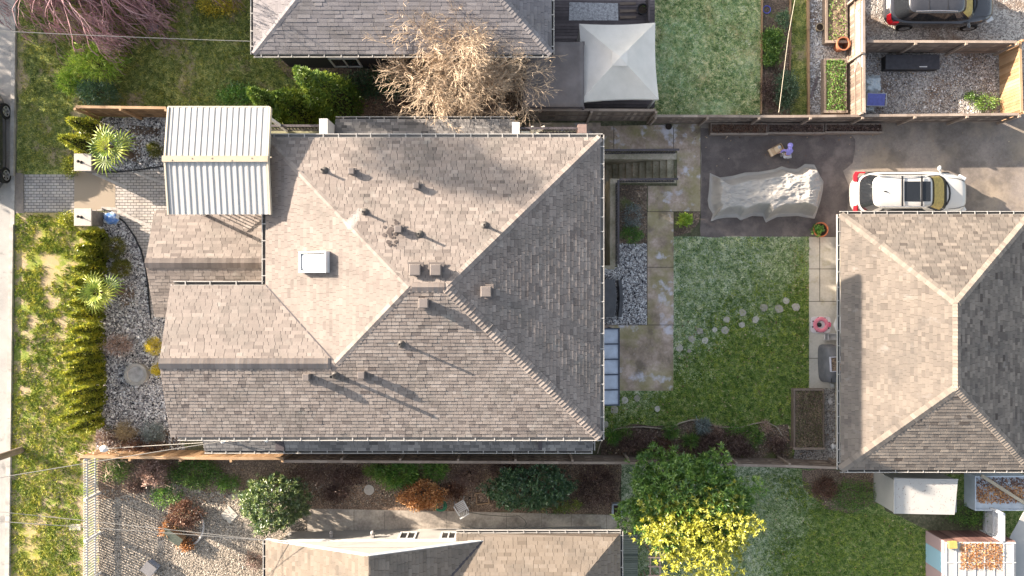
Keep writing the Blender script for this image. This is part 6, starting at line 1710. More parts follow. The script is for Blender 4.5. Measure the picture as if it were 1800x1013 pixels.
# ------------------------------------------------------------------ car under a silver cover
def covered_car():
    px = [(1250, 303), (1268, 311), (1290, 308), (1313, 302), (1336, 301), (1354, 298), (1365, 296), (1377, 291), (1390, 295), (1403, 296), (1411, 292), (1418, 287), (1435, 288), (1440, 298), (1445, 308), (1451, 318), (1450, 333), (1446, 352), (1440, 370),
          (1435, 384), (1420, 382), (1405, 379), (1386, 380), (1369, 381), (1358, 386), (1349, 391), (1344, 380), (1325, 379), (1304, 387), (1298, 382), (1280, 382), (1265, 384), (1251, 389), (1255, 376), (1248, 364), (1246, 352), (1248, 336), (1249, 322)]
    O = [G(x, y, 0.25) for x, y in px]; n = len(O)
    M = 300; out = []
    per = [0.0]
    for i in range(n): per.append(per[-1] + (O[(i + 1) % n] - O[i]).length)
    for k in range(M):
        s_ = per[-1] * k / M
        i = max(j for j in range(n) if per[j] <= s_); f = (s_ - per[i]) / (per[i + 1] - per[i])
        out.append(O[i].lerp(O[(i + 1) % n], f))
    cx = sum(p.x for p in out) / M; cy = sum(p.y for p in out) / M
    x0, x1 = min(p.x for p in out), max(p.x for p in out)
    K = 64; V = []; F = []; vals = []
    def prof(x):
        t = (x - x0) / (x1 - x0)
        for (a, ha), (b, hb) in zip(((0, .62), (.08, .72), (.34, .90), (.48, 1.28), (.56, 1.36), (.80, 1.34), (.93, .95), (1.001, .8)), ((.08, .72), (.34, .90), (.48, 1.28), (.56, 1.36), (.80, 1.34), (.93, .95), (1.001, .8), (1.2, .8))):
            if a <= t <= b: return ha + (hb - ha) * (t - a) / (b - a)
        return 0.7
    for k in range(M):
        for j in range(K + 1):
            s_ = j / K
            p = out[k]; bx = min(max(p.x, x0 + 0.95), x1 - 0.95)       # spine point
            c = Vector((bx * 0.96 + cx * 0.04, cy, 0))
            q = Vector((c.x + (p.x - c.x) * (1 - s_), c.y + (p.y - c.y) * (1 - s_), 0))
            d = (p - Vector((q.x, q.y, p.z))).length
            h = prof(q.x); e = min(1, max(0, d - 0.10) / 0.42)
            flare = e * e * (3 - 2 * e)
            w = 0
            for fr, am in ((0.7, 0.025), (1.7, 0.036), (4.0, 0.030), (8.5, 0.018)):
                nn = noise.noise(Vector((q.x * fr * 0.6 + q.y * fr * 0.45, q.y * fr * 0.95 - q.x * fr * .3, 5.1)), noise_basis='VORONOI_F2F1' if fr > 1 else 'PERLIN_ORIGINAL')
                w -= am * nn
            z = gz(q.x) + 0.03 + flare * (h * 0.80) * (1.0 - 0.10 * min(1, max(0, (0.9 - d) / 0.9))) + w * (0.35 + flare)
            if j == 0: z = gz(q.x) + 0.02 + 0.04 * abs(noise.noise(p * 2))
            V.append((q.x, q.y, z))
    for k in range(M):
        for j in range(K):
            a = k * (K + 1) + j; b = ((k + 1) % M) * (K + 1) + j
            F.append([a, b, b + 1, a + 1])
    mb = MB(); mb.add(V, F)
    m = vmat("silver_tarp", [(0.2, (0.308, 0.282, 0.256)), (0.8, (0.452, 0.423, 0.382))], 0.5, 0.4, 1.5, metal=0.0, spec=0.4, bump=0.5, bscale=14.0)
    tag(mb.build("covered_car", m, org=(cx, cy, gz(cx)), smooth=True), "car under a crumpled silver tarp on the dark asphalt drive", "covered car")
covered_car()

# ------------------------------------------------------------------ child with a box
def person():
    o = G(1377, 273); base = Vector((o.x, o.y, o.z))
    SK = flat("skin", (0.48, 0.30, 0.22), 0.6, 0.05)
    def skin(name, nodes, edges, mat, parent=None, lab=None, lvl=2):
        me = bpy.data.meshes.new(name); me.from_pydata([tuple(Vector(p[:3])) for p in nodes], edges, [])
        ob = bpy.data.objects.new(name, me); COL.objects.link(ob); me.materials.append(mat)
        if parent is not None: ob.parent = parent
        m = ob.modifiers.new("skin", 'SKIN')
        if not me.skin_vertices: return ob
        for i, p in enumerate(nodes):
            me.skin_vertices[0].data[i].radius = (p[3], p[3] if len(p) < 5 else p[4])
        me.skin_vertices[0].data[0].use_root = True
        s_ = ob.modifiers.new("sub", 'SUBSURF'); s_.levels = lvl; s_.render_levels = lvl
        return ob
    N = [(0, -0.10, 0.52, 0.115, 0.10), (0, 0.0, 0.66, 0.115, 0.10), (0, 0.09, 0.76, 0.125, 0.095), (0, 0.17, 0.81, 0.05), (0, 0.24, 0.85, 0.08), (0, 0.31, 0.86, 0.082), (0, 0.36, 0.84, 0.06)]
    E = [(0, 1), (1, 2), (2, 3), (3, 4), (4, 5), (5, 6)]
    for sg in (-1, 1):
        b = len(N)
        N += [(sg * 0.085, -0.09, 0.46, 0.075), (sg * 0.11, 0.04, 0.27, 0.055), (sg * 0.11, -0.05, 0.07, 0.04), (sg * 0.115, 0.07, 0.03, 0.034)]
        E += [(0, b), (b, b + 1), (b + 1, b + 2), (b + 2, b + 3)]
        b = len(N)
        ex = -0.22 if sg < 0 else 0.02
        hx = -0.34 if sg < 0 else -0.24
        N += [(sg * 0.13, 0.09, 0.74, 0.045), (ex - 0.02, 0.10, 0.60, 0.036), (hx, 0.09 + sg * 0.07, 0.54, 0.026), (hx - 0.05, 0.09 + sg * 0.07, 0.525, 0.028)]
        E += [(2, b), (b, b + 1), (b + 1, b + 2), (b + 2, b + 3)]
        w = b + 3; hy = 0.09 + sg * 0.07
        for f in range(4):
            b2 = len(N); L = (0.045, 0.052, 0.048, 0.036)[f]; yy = hy + (f - 1.5) * 0.016
            N += [(hx - 0.05 - L * 0.55, yy, 0.52, 0.0075), (hx - 0.05 - L, yy, 0.50, 0.006)]; E += [(w, b2), (b2, b2 + 1)]
        b2 = len(N); N += [(hx - 0.03, hy - sg * 0.035, 0.515, 0.008), (hx - 0.055, hy - sg * 0.042, 0.505, 0.007)]; E += [(b + 2, b2), (b2, b2 + 1)]
    body = skin("person", N, E, SK)
    tag(body, "small person in a lavender hooded top and pale trousers bending over a box", "person")
    LAV = flat("lavender_fleece", (0.36, 0.31, 0.72), 0.85, 0.12, 9.0)
    T = [(0, -0.07, 0.57, 0.135, 0.12), (0, 0.0, 0.67, 0.13, 0.115), (0, 0.09, 0.765, 0.14, 0.11), (0, 0.165, 0.815, 0.085)]
    TE = [(0, 1), (1, 2), (2, 3)]
    for sg in (-1, 1):
        b = len(T); ex = -0.22 if sg < 0 else 0.02; hx = -0.34 if sg < 0 else -0.24
        T += [(sg * 0.13, 0.09, 0.745, 0.06), (ex - 0.02, 0.10, 0.605, 0.048), (hx + 0.02, 0.09 + sg * 0.07, 0.545, 0.038)]; TE += [(2, b), (b, b + 1), (b + 1, b + 2)]
    skin("hooded_top", T, TE, LAV, body)
    hb = MB(); hb.blob((0, 0.285, 0.885), (0.118, 0.125, 0.10), 18, 12, 0.05); hb.tube([(0, 0.13, 0.83), (0, 0.2, 0.86)], [0.10, 0.09], 12)
    h_ = hb.build("hood", LAV, None, smooth=True); h_.parent = body
    fb = MB()
    for sg in (-1, 1): fb.blob((sg * 0.03, 0.405, 0.855), (0.009, 0.007, 0.009), 8, 6, 0)
    e_ = fb.build("eyes", BLACK, None, smooth=True); e_.parent = body
    PT = [(0, -0.10, 0.53, 0.135, 0.12)]; PE = []
    for sg in (-1, 1):
        b = len(PT); PT += [(sg * 0.09, -0.09, 0.45, 0.092), (sg * 0.11, 0.04, 0.27, 0.07), (sg * 0.11, -0.05, 0.09, 0.052)]; PE += [(0, b), (b, b + 1), (b + 1, b + 2)]
    skin("trousers", PT, PE, flat("pale_cotton", (0.60, 0.58, 0.58), 0.85, 0.1), body)
    for sg in (-1, 1):
        sh = MB(); sh.blob((sg * 0.115, 0.02, 0.04), (0.05, 0.11, 0.045), 12, 8, 0.05); s2 = sh.build("shoe", flat("pale_shoe", (0.45, 0.43, 0.41), 0.7), None, smooth=True); s2.parent = body
    body.location = base
    # the box
    c = G(1361.5, 265); root = thing("cardboard_box", "open tan cardboard box on the asphalt in front of the lavender figure", "box", (0, 0, 0))
    CB = vmat("cardboard", [(0.1, (0.389, 0.244, 0.138)), (0.5, (0.68, 0.47, 0.283)), (0.9, (0.85, 0.664, 0.438))], 0.9, 0.2, 6.0)
    m = MB(); a, b, hh, t = 0.29, 0.175, 0.36, 0.012
    m.box(-a, a, -b, -b + t, 0, hh, 0.5); m.box(-a, a, b - t, b, 0, hh, 0.5); m.box(-a, -a + t, -b + t, b - t, 0, hh, 0.5); m.box(a - t, a, -b + t, b - t, 0, hh, 0.5); m.box(-a + t, a - t, -b + t, b - t, 0, 0.02, 0.4)
    m.build("carton", CB, root)
    m = MB(); m.add([(-a, -b, hh), (-a, b, hh), (-a - 0.10, b, hh + 0.03), (-a - 0.10, -b, hh + 0.03)], [[0, 1, 2, 3]], 0.7); m.build("flap", CB, root)
    m = MB(); m.add([(-a + 0.02, -b + t, hh - 0.03), (-0.12, -b + t, hh - 0.05), (-0.12, b - t, hh - 0.05), (-a + 0.02, b - t, hh - 0.03)], [[0, 1, 2, 3]], 0.45); m.build("flap", CB, root)
    m = MB(); m.obox((0.07, 0.0, hh - 0.12), (0.34, 0.28, 0.16), 0, 0.75); m.build("packed_lining", CB, root, bevel=0.02)
    m = MB(); m.blob((0.14, 0.03, hh - 0.01), (0.09, 0.08, 0.05), 10, 6, 0.5); m.build("paper", WHITE_PAINT, root)
    put(root, c, math.radians(29))
person()

# ------------------------------------------------------------------ things by the garage
def bbq():
    p = G(1452, 638); root = thing("covered_barbecue", "barbecue under a grey fitted cover beside the garage gutter", "barbecue", (0, 0, 0))
    m = MB(); prof = []
    def ringpts(hx, hy, z, n=28, e=5):
        return [(hx * math.copysign(abs(math.cos(6.283 * i / n)) ** (2 / e), math.cos(6.283 * i / n)), hy * math.copysign(abs(math.sin(6.283 * i / n)) ** (2 / e), math.sin(6.283 * i / n)), z) for i in range(n)]
    rings = [ringpts(0.44, 0.86, 0.05), ringpts(0.42, 0.83, 0.5), ringpts(0.40, 0.80, 0.86), ringpts(0.36, 0.74, 0.92), ringpts(0.28, 0.52, 1.02), ringpts(0.20, 0.44, 1.13), ringpts(0.08, 0.2, 1.15)]
    V = [q for r in rings for q in r]; n = 28; F = []
    V = [(x * (1 + 0.03 * noise.noise(Vector((x * 4, y * 4, z * 3)))), y * (1 + 0.03 * noise.noise(Vector((x * 4, y * 4, z * 3 + 9)))), z + 0.02 * noise.noise(Vector((x * 3, y * 3, 2)))) for x, y, z in V]
    for i in range(len(rings) - 1):
        for k in range(n): F.append([i * n + k, i * n + (k + 1) % n, (i + 1) * n + (k + 1) % n, (i + 1) * n + k])
    F.append([(len(rings) - 1) * n + k for k in range(n)])
    m.add(V, F); m.build("cover", flat("grey_cover", (0.14, 0.14, 0.15), 0.7, 0.2, 3.0, bump=0.4, bscale=8), root, smooth=True)
    m = MB(); m.bar((-0.22, -0.78, 0.96), (-0.22, 0.45, 1.0), 0.02, 0.02); m.bar((-0.22, 0.35, 1.05), (0.2, 0.5, 1.05), 0.02, 0.02); m.build("seam", BLACK, root)
    put(root, (p.x + 0.05, p.y, p.z), 0.03)
    q = G(1470, 640, 1.17); root = thing("planter_tray", "white rimmed black tray of dry soil sitting on the barbecue cover", "tray", (0, 0, 0))
    m = MB(); a, b, h_ = 0.24, 0.33, 0.14
    for x0, x1, y0, y1 in ((-a, a, -b, -b + .03), (-a, a, b - .03, b), (-a, -a + .03, -b + .03, b - .03), (a - .03, a, -b + .03, b - .03)): m.box(x0, x1, y0, y1, 0, h_)
    m.build("rim", flat("white_plastic", (0.62, 0.60, 0.68), 0.5), root); m = MB(); m.box(-a + .03, a - .03, -b + .03, b - .03, 0.01, 0.09); m.build("soil", MULCH, root)
    put(root, (q.x - 0.05, q.y, q.z - 0.02), 0.06)
bbq()
def toy():
    c = G(1442, 571); root = thing("play_panel", "pink and grey patterned plastic play panel lying beside the garage", "toy", (0, 0, 0))
    GP = flat("grey_plastic", (0.62, 0.57, 0.57), 0.5); PK = flat("pink_plastic", (0.70, 0.22, 0.28), 0.45)
    m = MB(); pts = []
    for i in range(32):
        t = 6.283 * i / 32; pts.append((0.46 * math.copysign(abs(math.cos(t)) ** 0.35, math.cos(t)), 0.38 * math.copysign(abs(math.sin(t)) ** 0.35, math.sin(t))))
    m.prism(pts, 0, 0.06); m.build("base", GP, root, bevel=0.01)
    m = MB(); m.tube([(0.0 + 0.27 * math.cos(6.283 * k / 24), 0.27 * math.sin(6.283 * k / 24), 0.075) for k in range(25)], 0.09, 6)
    m.build("ring", PK, root, smooth=True); m = MB(); m.obox((0.36, 0, 0.07), (0.18, 0.2, 0.08), 0.0); m.build("handle", flat("bright_pink", (0.75, 0.12, 0.22), 0.4), root, bevel=0.02)
    m = MB(); m.lathe((-0.08, 0, 0.05), [(0.10, 0), (0.10, 0.06), (0.04, 0.09)], 16); m.build("hub", BLACK, root)
    for k in range(8):
        a = 6.283 * k / 8 + 0.3; m = MB(); m.obox((0.37 * math.cos(a), 0.31 * math.sin(a), 0.055), (0.12, 0.06, 0.03), a); m.build("slot", BLACK, root)
    put(root, c, 0.0)
    q = G(1462, 571); m = MB(); V = []
    m.lathe((0, 0, 0), [(0.01, 0.0), (0.30, 0.18), (0.40, 0.5), (0.40, 0.75), (0.28, 1.1), (0.01, 1.3)], 24, 0.6, sx=0.10, sy=0.98)
    o = m.build("oval_board", flat("white_board", (0.66, 0.66, 0.65), 0.35), None, smooth=True); o.location = (q.x + 0.08, q.y, q.z); o.rotation_euler = (0, math.radians(14), 0)
    tag(o, "white oval board standing on edge behind the pink play panel", "board")
    c = G(1460, 592); root = thing("storage_tray", "shallow white storage tray between the play panel and the barbecue", "tray", (0, 0, 0))
    m = MB(); a, b = 0.32, 0.15
    for x0, x1, y0, y1 in ((-a, a, -b, -b + .02), (-a, a, b - .02, b), (-a, -a + .02, -b + .02, b - .02), (a - .02, a, -b + .02, b - .02), (-0.16, -0.14, -b + .02, b - .02)): m.box(x0, x1, y0, y1, 0, 0.16)
    m.box(-a + .02, a - .02, -b + .02, b - .02, 0, 0.03); m.build("body", flat("pale_plastic", (0.52, 0.50, 0.49), 0.5), root)
    put(root, c, 0.03)
toy()
def plank(label, a, b, w, h, z, mat, val=0.6, name="plank", cat="plank"):
    A, B = G(*a), G(*b); A.z += z; B.z += z
    m = MB(); m.bar(A, B, w, h, val); tag(m.build(name, mat, org=(A + B) / 2 - Vector((0, 0, h / 2))), label, cat)
PALEW = flat("pale_lumber", (0.44, 0.38, 0.28), 0.8, 0.15)
plank("long tan plank on edge along the garage wall below the driveway", (1470, 418), (1470, 503), 0.16, 0.06, 0.25, PALEW)
plank("shorter white plank between the tan plank and the oval board", (1470, 512), (1470, 553), 0.13, 0.08, 0.25, WHITE_PAINT)
plank("long pale plank beside the gravel near the fence end of the garage", (1470, 668), (1470, 776), 0.2, 0.08, 0.2, PALEW)
for i, (x, y) in enumerate(((1463, 784), (1470, 785))):
    p = G(x, y); m = MB(); m.blob((p.x, p.y, p.z + 0.07), (0.09, 0.12, 0.1), 12, 8, 0.25, seed=i); tag(m.build("white_stone", flat("white_rock", (0.62, 0.61, 0.60), 0.8), org=p, smooth=True), ("left" if i == 0 else "right") + " of two white rounded stones by the garage fence corner", "stone")
p = G(1458, 706); m = MB(); m.obox((p.x, p.y, p.z + 0.05), (0.16, 0.2, 0.08), 0.5); m.obox((p.x, p.y + 0.13, p.z + 0.05), (0.14, 0.08, 0.08), 0.5, 0.2); tag(m.build("toy_scrap", flat("scrap_white", (0.62, 0.58, 0.56), 0.6), org=p), "small white toy lying on the gravel beside the large planter bed", "toy")
p = G(1461, 677); m = MB(); m.obox((p.x, p.y, p.z + 0.12), (0.12, 0.2, 0.24), 0.0, taper=0.85); tag(m.build("white_bottle", WHITE_PAINT, org=p, bevel=0.02), "white canister standing below the covered barbecue", "canister")

# stepping stones
STEP = vmat("stepping_stone", [(0.15, (0.30, 0.27, 0.23)), (0.85, (0.56, 0.52, 0.46))], 0.9, 0.35, 7.0, bump=0.3)
SPOTS = [(1381, 529, 0.17), (1399, 540, 0.2), (1369, 543, 0.21), (1342, 541, 0.2), (1328, 562, 0.17), (1305, 550, 0.17), (1304, 571, 0.15), (1277, 562, 0.17), (1274, 581, 0.19), (1256, 580, 0.13), (1230, 582, 0.18), (1215, 596, 0.17), (1239, 599, 0.16), (1194, 612, 0.17), (1211, 617, 0.1)]
for i, (x, y, r) in enumerate(SPOTS + [(1098, 703, 0.17), (1120, 700, 0.17), (1155, 719, 0.15), (1064, 746, 0.17), (1080, 720, 0.2)]):
    p = G(x, y); m = MB(); pts = [(p.x + r * random.uniform(0.76, 1.04) * math.cos(6.283 * k / 13), p.y + r * random.uniform(0.76, 1.04) * math.sin(6.283 * k / 13)) for k in range(13)]
    m.prism(pts, p.z - 0.03, p.z + 0.038, random.uniform(0.15, 0.75))
    o = m.build("stepping_stone", STEP, org=p)
    if i < len(SPOTS): tag(o, "round grey stepping stone in the trail across the back lawn", "stepping stone", "stepping stones crossing the back lawn")
    else: tag(o, "flat worn stepping stone in the grass below the patio", "stepping stone", "stepping stones below the patio")

# ------------------------------------------------------------------ gravel court things
def deckbox():
    A, B = G(1557, 122, 0.5), G(1652, 96, 0.5); root = thing("deck_box", "long black storage box on the gravel below the top fence", "storage box", (A.x, A.y, -1.5))
    m = MB(); m.box(A.x + 0.03, B.x - 0.03, A.y + 0.03, B.y - 0.03, -1.5, -1.06); m.build("body", BLACK, root)
    m = MB(); m.box(A.x, B.x, A.y, B.y, -1.06, -1.0); m.build("lid", flat("charcoal_lid", (0.055, 0.052, 0.058), 0.5, 0.3, 5.0), root, bevel=0.02)
    m = MB(); q = at(1623, 117.5, -0.98); m.obox(q, (0.34, 0.04, 0.02)); m.build("handle", WHITE_PAINT, root)
deckbox()
def bags():
    WB = vmat("pale_blue_plastic_bag", [(0.2, (0.42, 0.50, 0.54)), (0.8, (0.68, 0.72, 0.73))], 0.4, 0.4, 6.0, spec=0.5)
    for (px, py, rx, ry, h, sd, lb) in ((1531, 149, 0.42, 0.42, 0.32, 1, "crumpled pale plastic bag above the blue folding seat"), (1523, 192, 0.36, 0.16, 0.22, 4, "small pale plastic bag squeezed below the blue folding seat")):
        p = G(px, py); m = MB(); n = 30; V = []; F = []
        for i in range(n + 1):
            for j in range(n + 1):
                s_, t = i / n * 2 - 1, j / n * 2 - 1
                e = max(abs(s_), abs(t)); q = Vector((s_ * 3, t * 3, sd))
                V.append((p.x + rx * s_ * (1 + 0.2 * noise.noise(q)), p.y + ry * t * (1 + 0.25 * noise.noise(q + Vector((5, 0, 0)))), p.z + 0.02 + h * max(0, 1 - e ** 4) * (0.65 + 0.4 * noise.noise(q * 0.9) + 0.25 * abs(noise.noise(q * 2.2)))))
        for i in range(n):
            for j in range(n): a = i * (n + 1) + j; F.append([a, a + n + 1, a + n + 2, a + 1])
        m.add(V, F); tag(m.build("plastic_bag", WB, org=p, smooth=True), lb, "bag")
    c = G(1533, 179); root = thing("folding_seat", "blue folding seat with white frame on the gravel by the board fence", "seat", (0, 0, 0))
    m = MB(); V = []; F = []; n = 12
    for i in range(n + 1):
        for j in range(n + 1):
            s_, t = i / n * 2 - 1, j / n * 2 - 1; V.append((0.40 * s_, 0.27 * t, 0.40 - 0.05 * (1 - s_ * s_) + 0.04 * t))
    for i in range(n):
        for j in range(n): a = i * (n + 1) + j; F.append([a, a + n + 1, a + n + 2, a + 1])
    m.add(V, F); m.build("seat", flat("blue_canvas", (0.16, 0.18, 0.50), 0.7, 0.2, 8.0), root, smooth=True)
    m = MB()
    for y in (-0.29, 0.29): m.tube([(-0.42, y, 0.38), (0.42, y, 0.42), (0.47, y, 0.4)], 0.014, 6)
    m.tube([(0.45, -0.29, 0.4), (0.45, 0.29, 0.44)], 0.022, 6); m.tube([(-0.42, -0.29, 0.38), (-0.42, 0.29, 0.4)], 0.014, 6); m.build("frame", WHITE_PAINT, root)
    for sx, sy in ((-1, -1), (1, -1), (1, 1), (-1, 1)):
        m = MB(); m.tube([(sx * 0.42, sy * 0.29, 0.38), (-sx * 0.2, sy * 0.27, 0.0)], 0.013, 6); m.build("leg", WHITE_PAINT, root)
    put(root, c, -0.03)
    c = G(1524, 194)
bags()

# ------------------------------------------------------------------ sheds at the lower right
def white_shed():
    zt = gz(17) + 1.95; C = [at(1571, 903, zt), at(1678, 905, zt), at(1684, 843, zt), at(1572, 840, zt)]
    x0, x1, y0, y1 = C[0].x, C[2].x, C[0].y, C[2].y
    root = thing("garden_shed", "low white metal shed with flat roof below the garage eave", "shed", (x0, y0, -1.5))
    WS = vmat("white_shed_metal", [(0.2, (0.309, 0.307, 0.292)), (0.8, (0.43, 0.416, 0.389))], 0.5, 0.2, 3.0)
    m = MB(); m.box(x0 + 0.03, x1 - 0.03, y0 + 0.03, y1 - 0.03, -1.5, zt - 0.06); m.build("wall", WS, root)
    m = MB(); m.prism([(C[0].x, y0), (C[1].x, C[1].y), (C[2].x, C[2].y), (C[3].x, C[3].y)], zt - 0.055, zt, 0.6); m.bar((x0, y1, zt + 0.012), (x1, y1, zt + 0.012), 0.05, 0.03, 0.8); m.bar((x0 + .02, y0, zt + 0.012), (x0 + .02, y1 - 0.03, zt + 0.012), 0.04, 0.03, 0.8)
    r = m.build("roof", WS, root)
    P = np.column_stack([rng.uniform(x0 + .1, x1 - .15, 130), rng.uniform(y0 + .1, y1 - .1, 130), np.full(130, zt + 0.006)]); a = rng.uniform(0, 6.28, 130)
    dbr = np_mesh("debris", leaf_quads(P, np.column_stack([np.cos(a), np.sin(a), np.zeros(130)]), rng.uniform(0.02, 0.08, 130), 0.02 * np.ones(130), 1.0), 4, rng.random(130), L_DEAD, parent=r)
    dbr['kind'] = 'stuff'
white_shed()
def leaf_pile(name, label, rect, z, mat, n, h, sz, cat="leaves", parent=None):
    x0, x1, y0, y1 = rect
    P = np.column_stack([rng.uniform(x0, x1, n), rng.uniform(y0, y1, n), z + rng.random(n) * h]); a = rng.uniform(0, 6.28, n)
    V = leaf_quads(P, np.column_stack([np.cos(a), np.sin(a), rng.normal(0, .35, n)]), sz * rng.uniform(.6, 1.4, n), sz * .6 * rng.uniform(.6, 1.4, n), 0.7)
    o = np_mesh(name, V, 4, rng.random(n), mat, parent=parent, org=None if parent else ((x0 + x1) / 2, (y0 + y1) / 2, z))
    if parent is None: tag(o, label, cat, None, "stuff")
def trailer():
    h = 0.85; A, B = G(1714, 898, h), G(1806, 837, h); z = A.z
    root = thing("leaf_bin", "open white sided bin heaped with orange leaves under the garage corner", "bin", (A.x, A.y, -1.5))
    m = MB(); t = 0.05
    for x0, x1, y0, y1 in ((A.x, B.x, A.y, A.y + t), (A.x, B.x, B.y - t, B.y), (A.x, A.x + t, A.y + t, B.y - t), (B.x - t, B.x, A.y + t, B.y - t)): m.box(x0, x1, y0, y1, -1.5, z)
    m.box(A.x + t, B.x - t, A.y + t, B.y - t, z - 0.22, z - 0.12); m.build("body", flat("pale_blue_panel", (0.50, 0.55, 0.60), 0.5, 0.1), root)
    leaf_pile("orange_leaves", "heap of orange leaves in the pale bin below the garage", (A.x + .1, B.x - .1, A.y + .35, B.y - .5), z - 0.12, L_RUST, 900, 0.14, 0.09)
    leaf_pile("brown_leaves", "dark wet leaves along the upper side of the pale bin", (A.x + .1, B.x - .1, B.y - .5, B.y - .12), z - 0.12, L_BRONZE, 350, 0.08, 0.09)
    m = MB(); a, b = at(1725, 836, z + 0.06), at(1806, 888, z + 0.06); m.bar(a, b, 0.14, 0.05); tag(m.build("plank", PALEW, org=(a + b) / 2 - Vector((0, 0, 0.025))), "tan plank laid across the leaf filled bin", "plank")
trailer()
def rusty_shed():
    zt = gz(19) + 1.55; x0 = at(1660, 960, zt).x; y1 = at(1660, 952, zt).y; x1 = at(1786, 960, zt).x; y0 = y1 - 3.0
    root = thing("lean_to_shed", "shed with blue and pink side and white panelled roof in the lower right corner", "shed", (x0, y0, -1.5))
    m = MB(); m.box(x0, x0 + 0.06, y1 - 0.55, y1, -1.5, zt - 0.05, 0.15); m.box(x0, x0 + 0.06, y1 - 1.45, y1 - 0.56, -1.5, zt - 0.05, 0.9); m.box(x0, x0 + 0.06, y0, y1 - 1.46, -1.5, zt - 0.05, 0.15)
    m.build("side_wall", vmat("blue_pink_panel", [(0.3, (0.42, 0.30, 0.30)), (0.5, (0.40, 0.34, 0.36)), (0.7, (0.30, 0.48, 0.58))], 0.6, 0.05, 3.0), root)
    m = MB(); x = x0 + 0.06
    while x < x1: m.box(x, min(x + 0.13, x1), y1 - 0.03, y1, -1.5, zt - 0.05, random.random()); x += 0.137
    m.build("back_wall", vmat("red_brown_boards", [(0.0, (0.10, 0.05, 0.045)), (1.0, (0.25, 0.14, 0.115))], 0.8, 0.1, 4.0), root)
    WS = MATS["white_shed_metal"]
    m = MB(); m.box(x0 + 0.07, x1, y0, y1 - 0.035, zt - 0.1, zt - 0.03, 0.7); r = m.build("roof", WS, root)
    m = MB(); x = x0 + 0.1
    while x < x1: m.box(x - 0.015, x + 0.015, y0, y1 - 0.04, zt - 0.03, zt, 0.7); x += 0.42
    for yy in (0.05, 0.9, 1.6): m.box(x0 + 0.07, x1, y1 - yy - 0.05, y1 - yy - 0.02, zt - 0.03, zt - 0.003, 0.7)
    m.build("glazing_bar", WHITE_PAINT, r)
    a, b = at(1689, 1001, zt), at(1762, 955, zt)
    leaf_pile("rust_leaves", "rusty brown leaf mat on the white roof of the corner shed", (a.x, b.x, a.y, b.y), zt - 0.01, L_RUST, 1300, 0.04, 0.08)
    m = MB(); p = at(1673, 957, zt); m.obox((p.x, p.y, zt + 0.06), (0.34, 0.3, 0.14), 0.05); tag(m.build("yellow_box", flat("ochre_box", (0.46, 0.33, 0.10), 0.7, 0.2), org=(p.x, p.y, zt - 0.01)), "small ochre box at the corner of the white shed roof", "box")
rusty_shed()
fence("white board fence panel between the leaf bin and the corner shed", [(1764, 902), (1764, 952)], 1.5, vmat("white_boards", [(0.0, (0.374, 0.399, 0.442)), (1.0, (0.544, 0.552, 0.561))], 0.6, 0.1, 3.0), -1, name="board_fence")
slab("metal_sheet", "bright white metal sheet leaning at the far lower right edge", "sheet", [(1778, 1040), (1830, 1040), (1830, 900), (1800, 900), (1775, 945)], 1.0, 0.03, MATS["white_shed_metal"])

# ------------------------------------------------------------------ front garden things
def pillar(label, px, py):
    p = G(px, py, 1.05); g = gz(p.x); root = thing("gate_pillar", label, "pillar", (p.x, p.y, g))
    m = MB(); m.box(p.x - 0.3, p.x + 0.3, p.y - 0.3, p.y + 0.3, g, 0.98); m.build("shaft", flat("stone_pillar", (0.20, 0.185, 0.17), 0.9, 0.25, 6.0, bump=0.4), root)
    m = MB(); m.box(p.x - 0.37, p.x + 0.37, p.y - 0.37, p.y + 0.37, 0.985, 1.06); m.build("cap", flat("pillar_cap", (0.42, 0.38, 0.345), 0.85, 0.1), root, bevel=0.012)
    m = MB(); m.lathe((p.x - 0.06, p.y, 1.06), [(0.07, 0), (0.05, 0.03), (0.02, 0.05), (0.018, 0.16), (0.05, 0.18), (0.06, 0.26), (0.03, 0.31)], 10, 0.5); m.build("lantern", BLACK, root, smooth=True)
    return p
pillar("square stone gate pillar with flat cap north of the paver path", 145.5, 285.5)
pillar("square stone gate pillar with flat cap south of the paver path", 145.5, 382)
p = G(196, 384, 0.2); m = MB(); m.blob((p.x, p.y, p.z - 0.02), (0.33, 0.26, 0.22), 20, 12, 0.35, seed=3)
tag(m.build("wrapped_pot", vmat("blue_white_wrap", [(0.42, (0.09, 0.20, 0.50)), (0.52, (0.30, 0.42, 0.62)), (0.6, (0.66, 0.67, 0.68))], 0.4, 0.6, 4.0), org=(p.x, p.y, 0), smooth=True), "blue and white wrapped pot beside the south gate pillar", "pot")
def basin():
    c = G(246, 657, 0.0); root = thing("stone_basin", "round grey concrete basin on the front gravel near the gable", "basin", c)
    m = MB(); m.lathe(c, [(0.44, 0.0), (0.49, 0.25), (0.49, 0.42), (0.36, 0.42), (0.34, 0.36)], 32, 0.5, cap=False); m.build("rim", flat("basin_concrete", (0.33, 0.315, 0.29), 0.9, 0.2, 6.0), root)
    m = MB(); m.lathe(c, [(0.345, 0.37), (0.001, 0.372)], 32, 0.5, cap=False); m.build("cover", gmat("basin_cover", [(0.2, (0.20, 0.195, 0.19)), (0.8, (0.46, 0.45, 0.44))], [(3.5, 1.2, 4)], 0.9, 0.2), root)
basin()
def rocks(label, spots, mu=0.2):
    for i, (x, y, r) in enumerate(spots):
        p = G(x, y); m = MB(); m.blob((p.x, p.y, p.z + r * 0.3), (r, r * random.uniform(.7, 1), r * 0.7), 10, 7, 0.45, random.uniform(0.2, 0.8), seed=i + x)
        tag(m.build("rock", STONE_GREY, org=p, smooth=True), label, "rock", "rocks " + label.split("rock ")[-1])
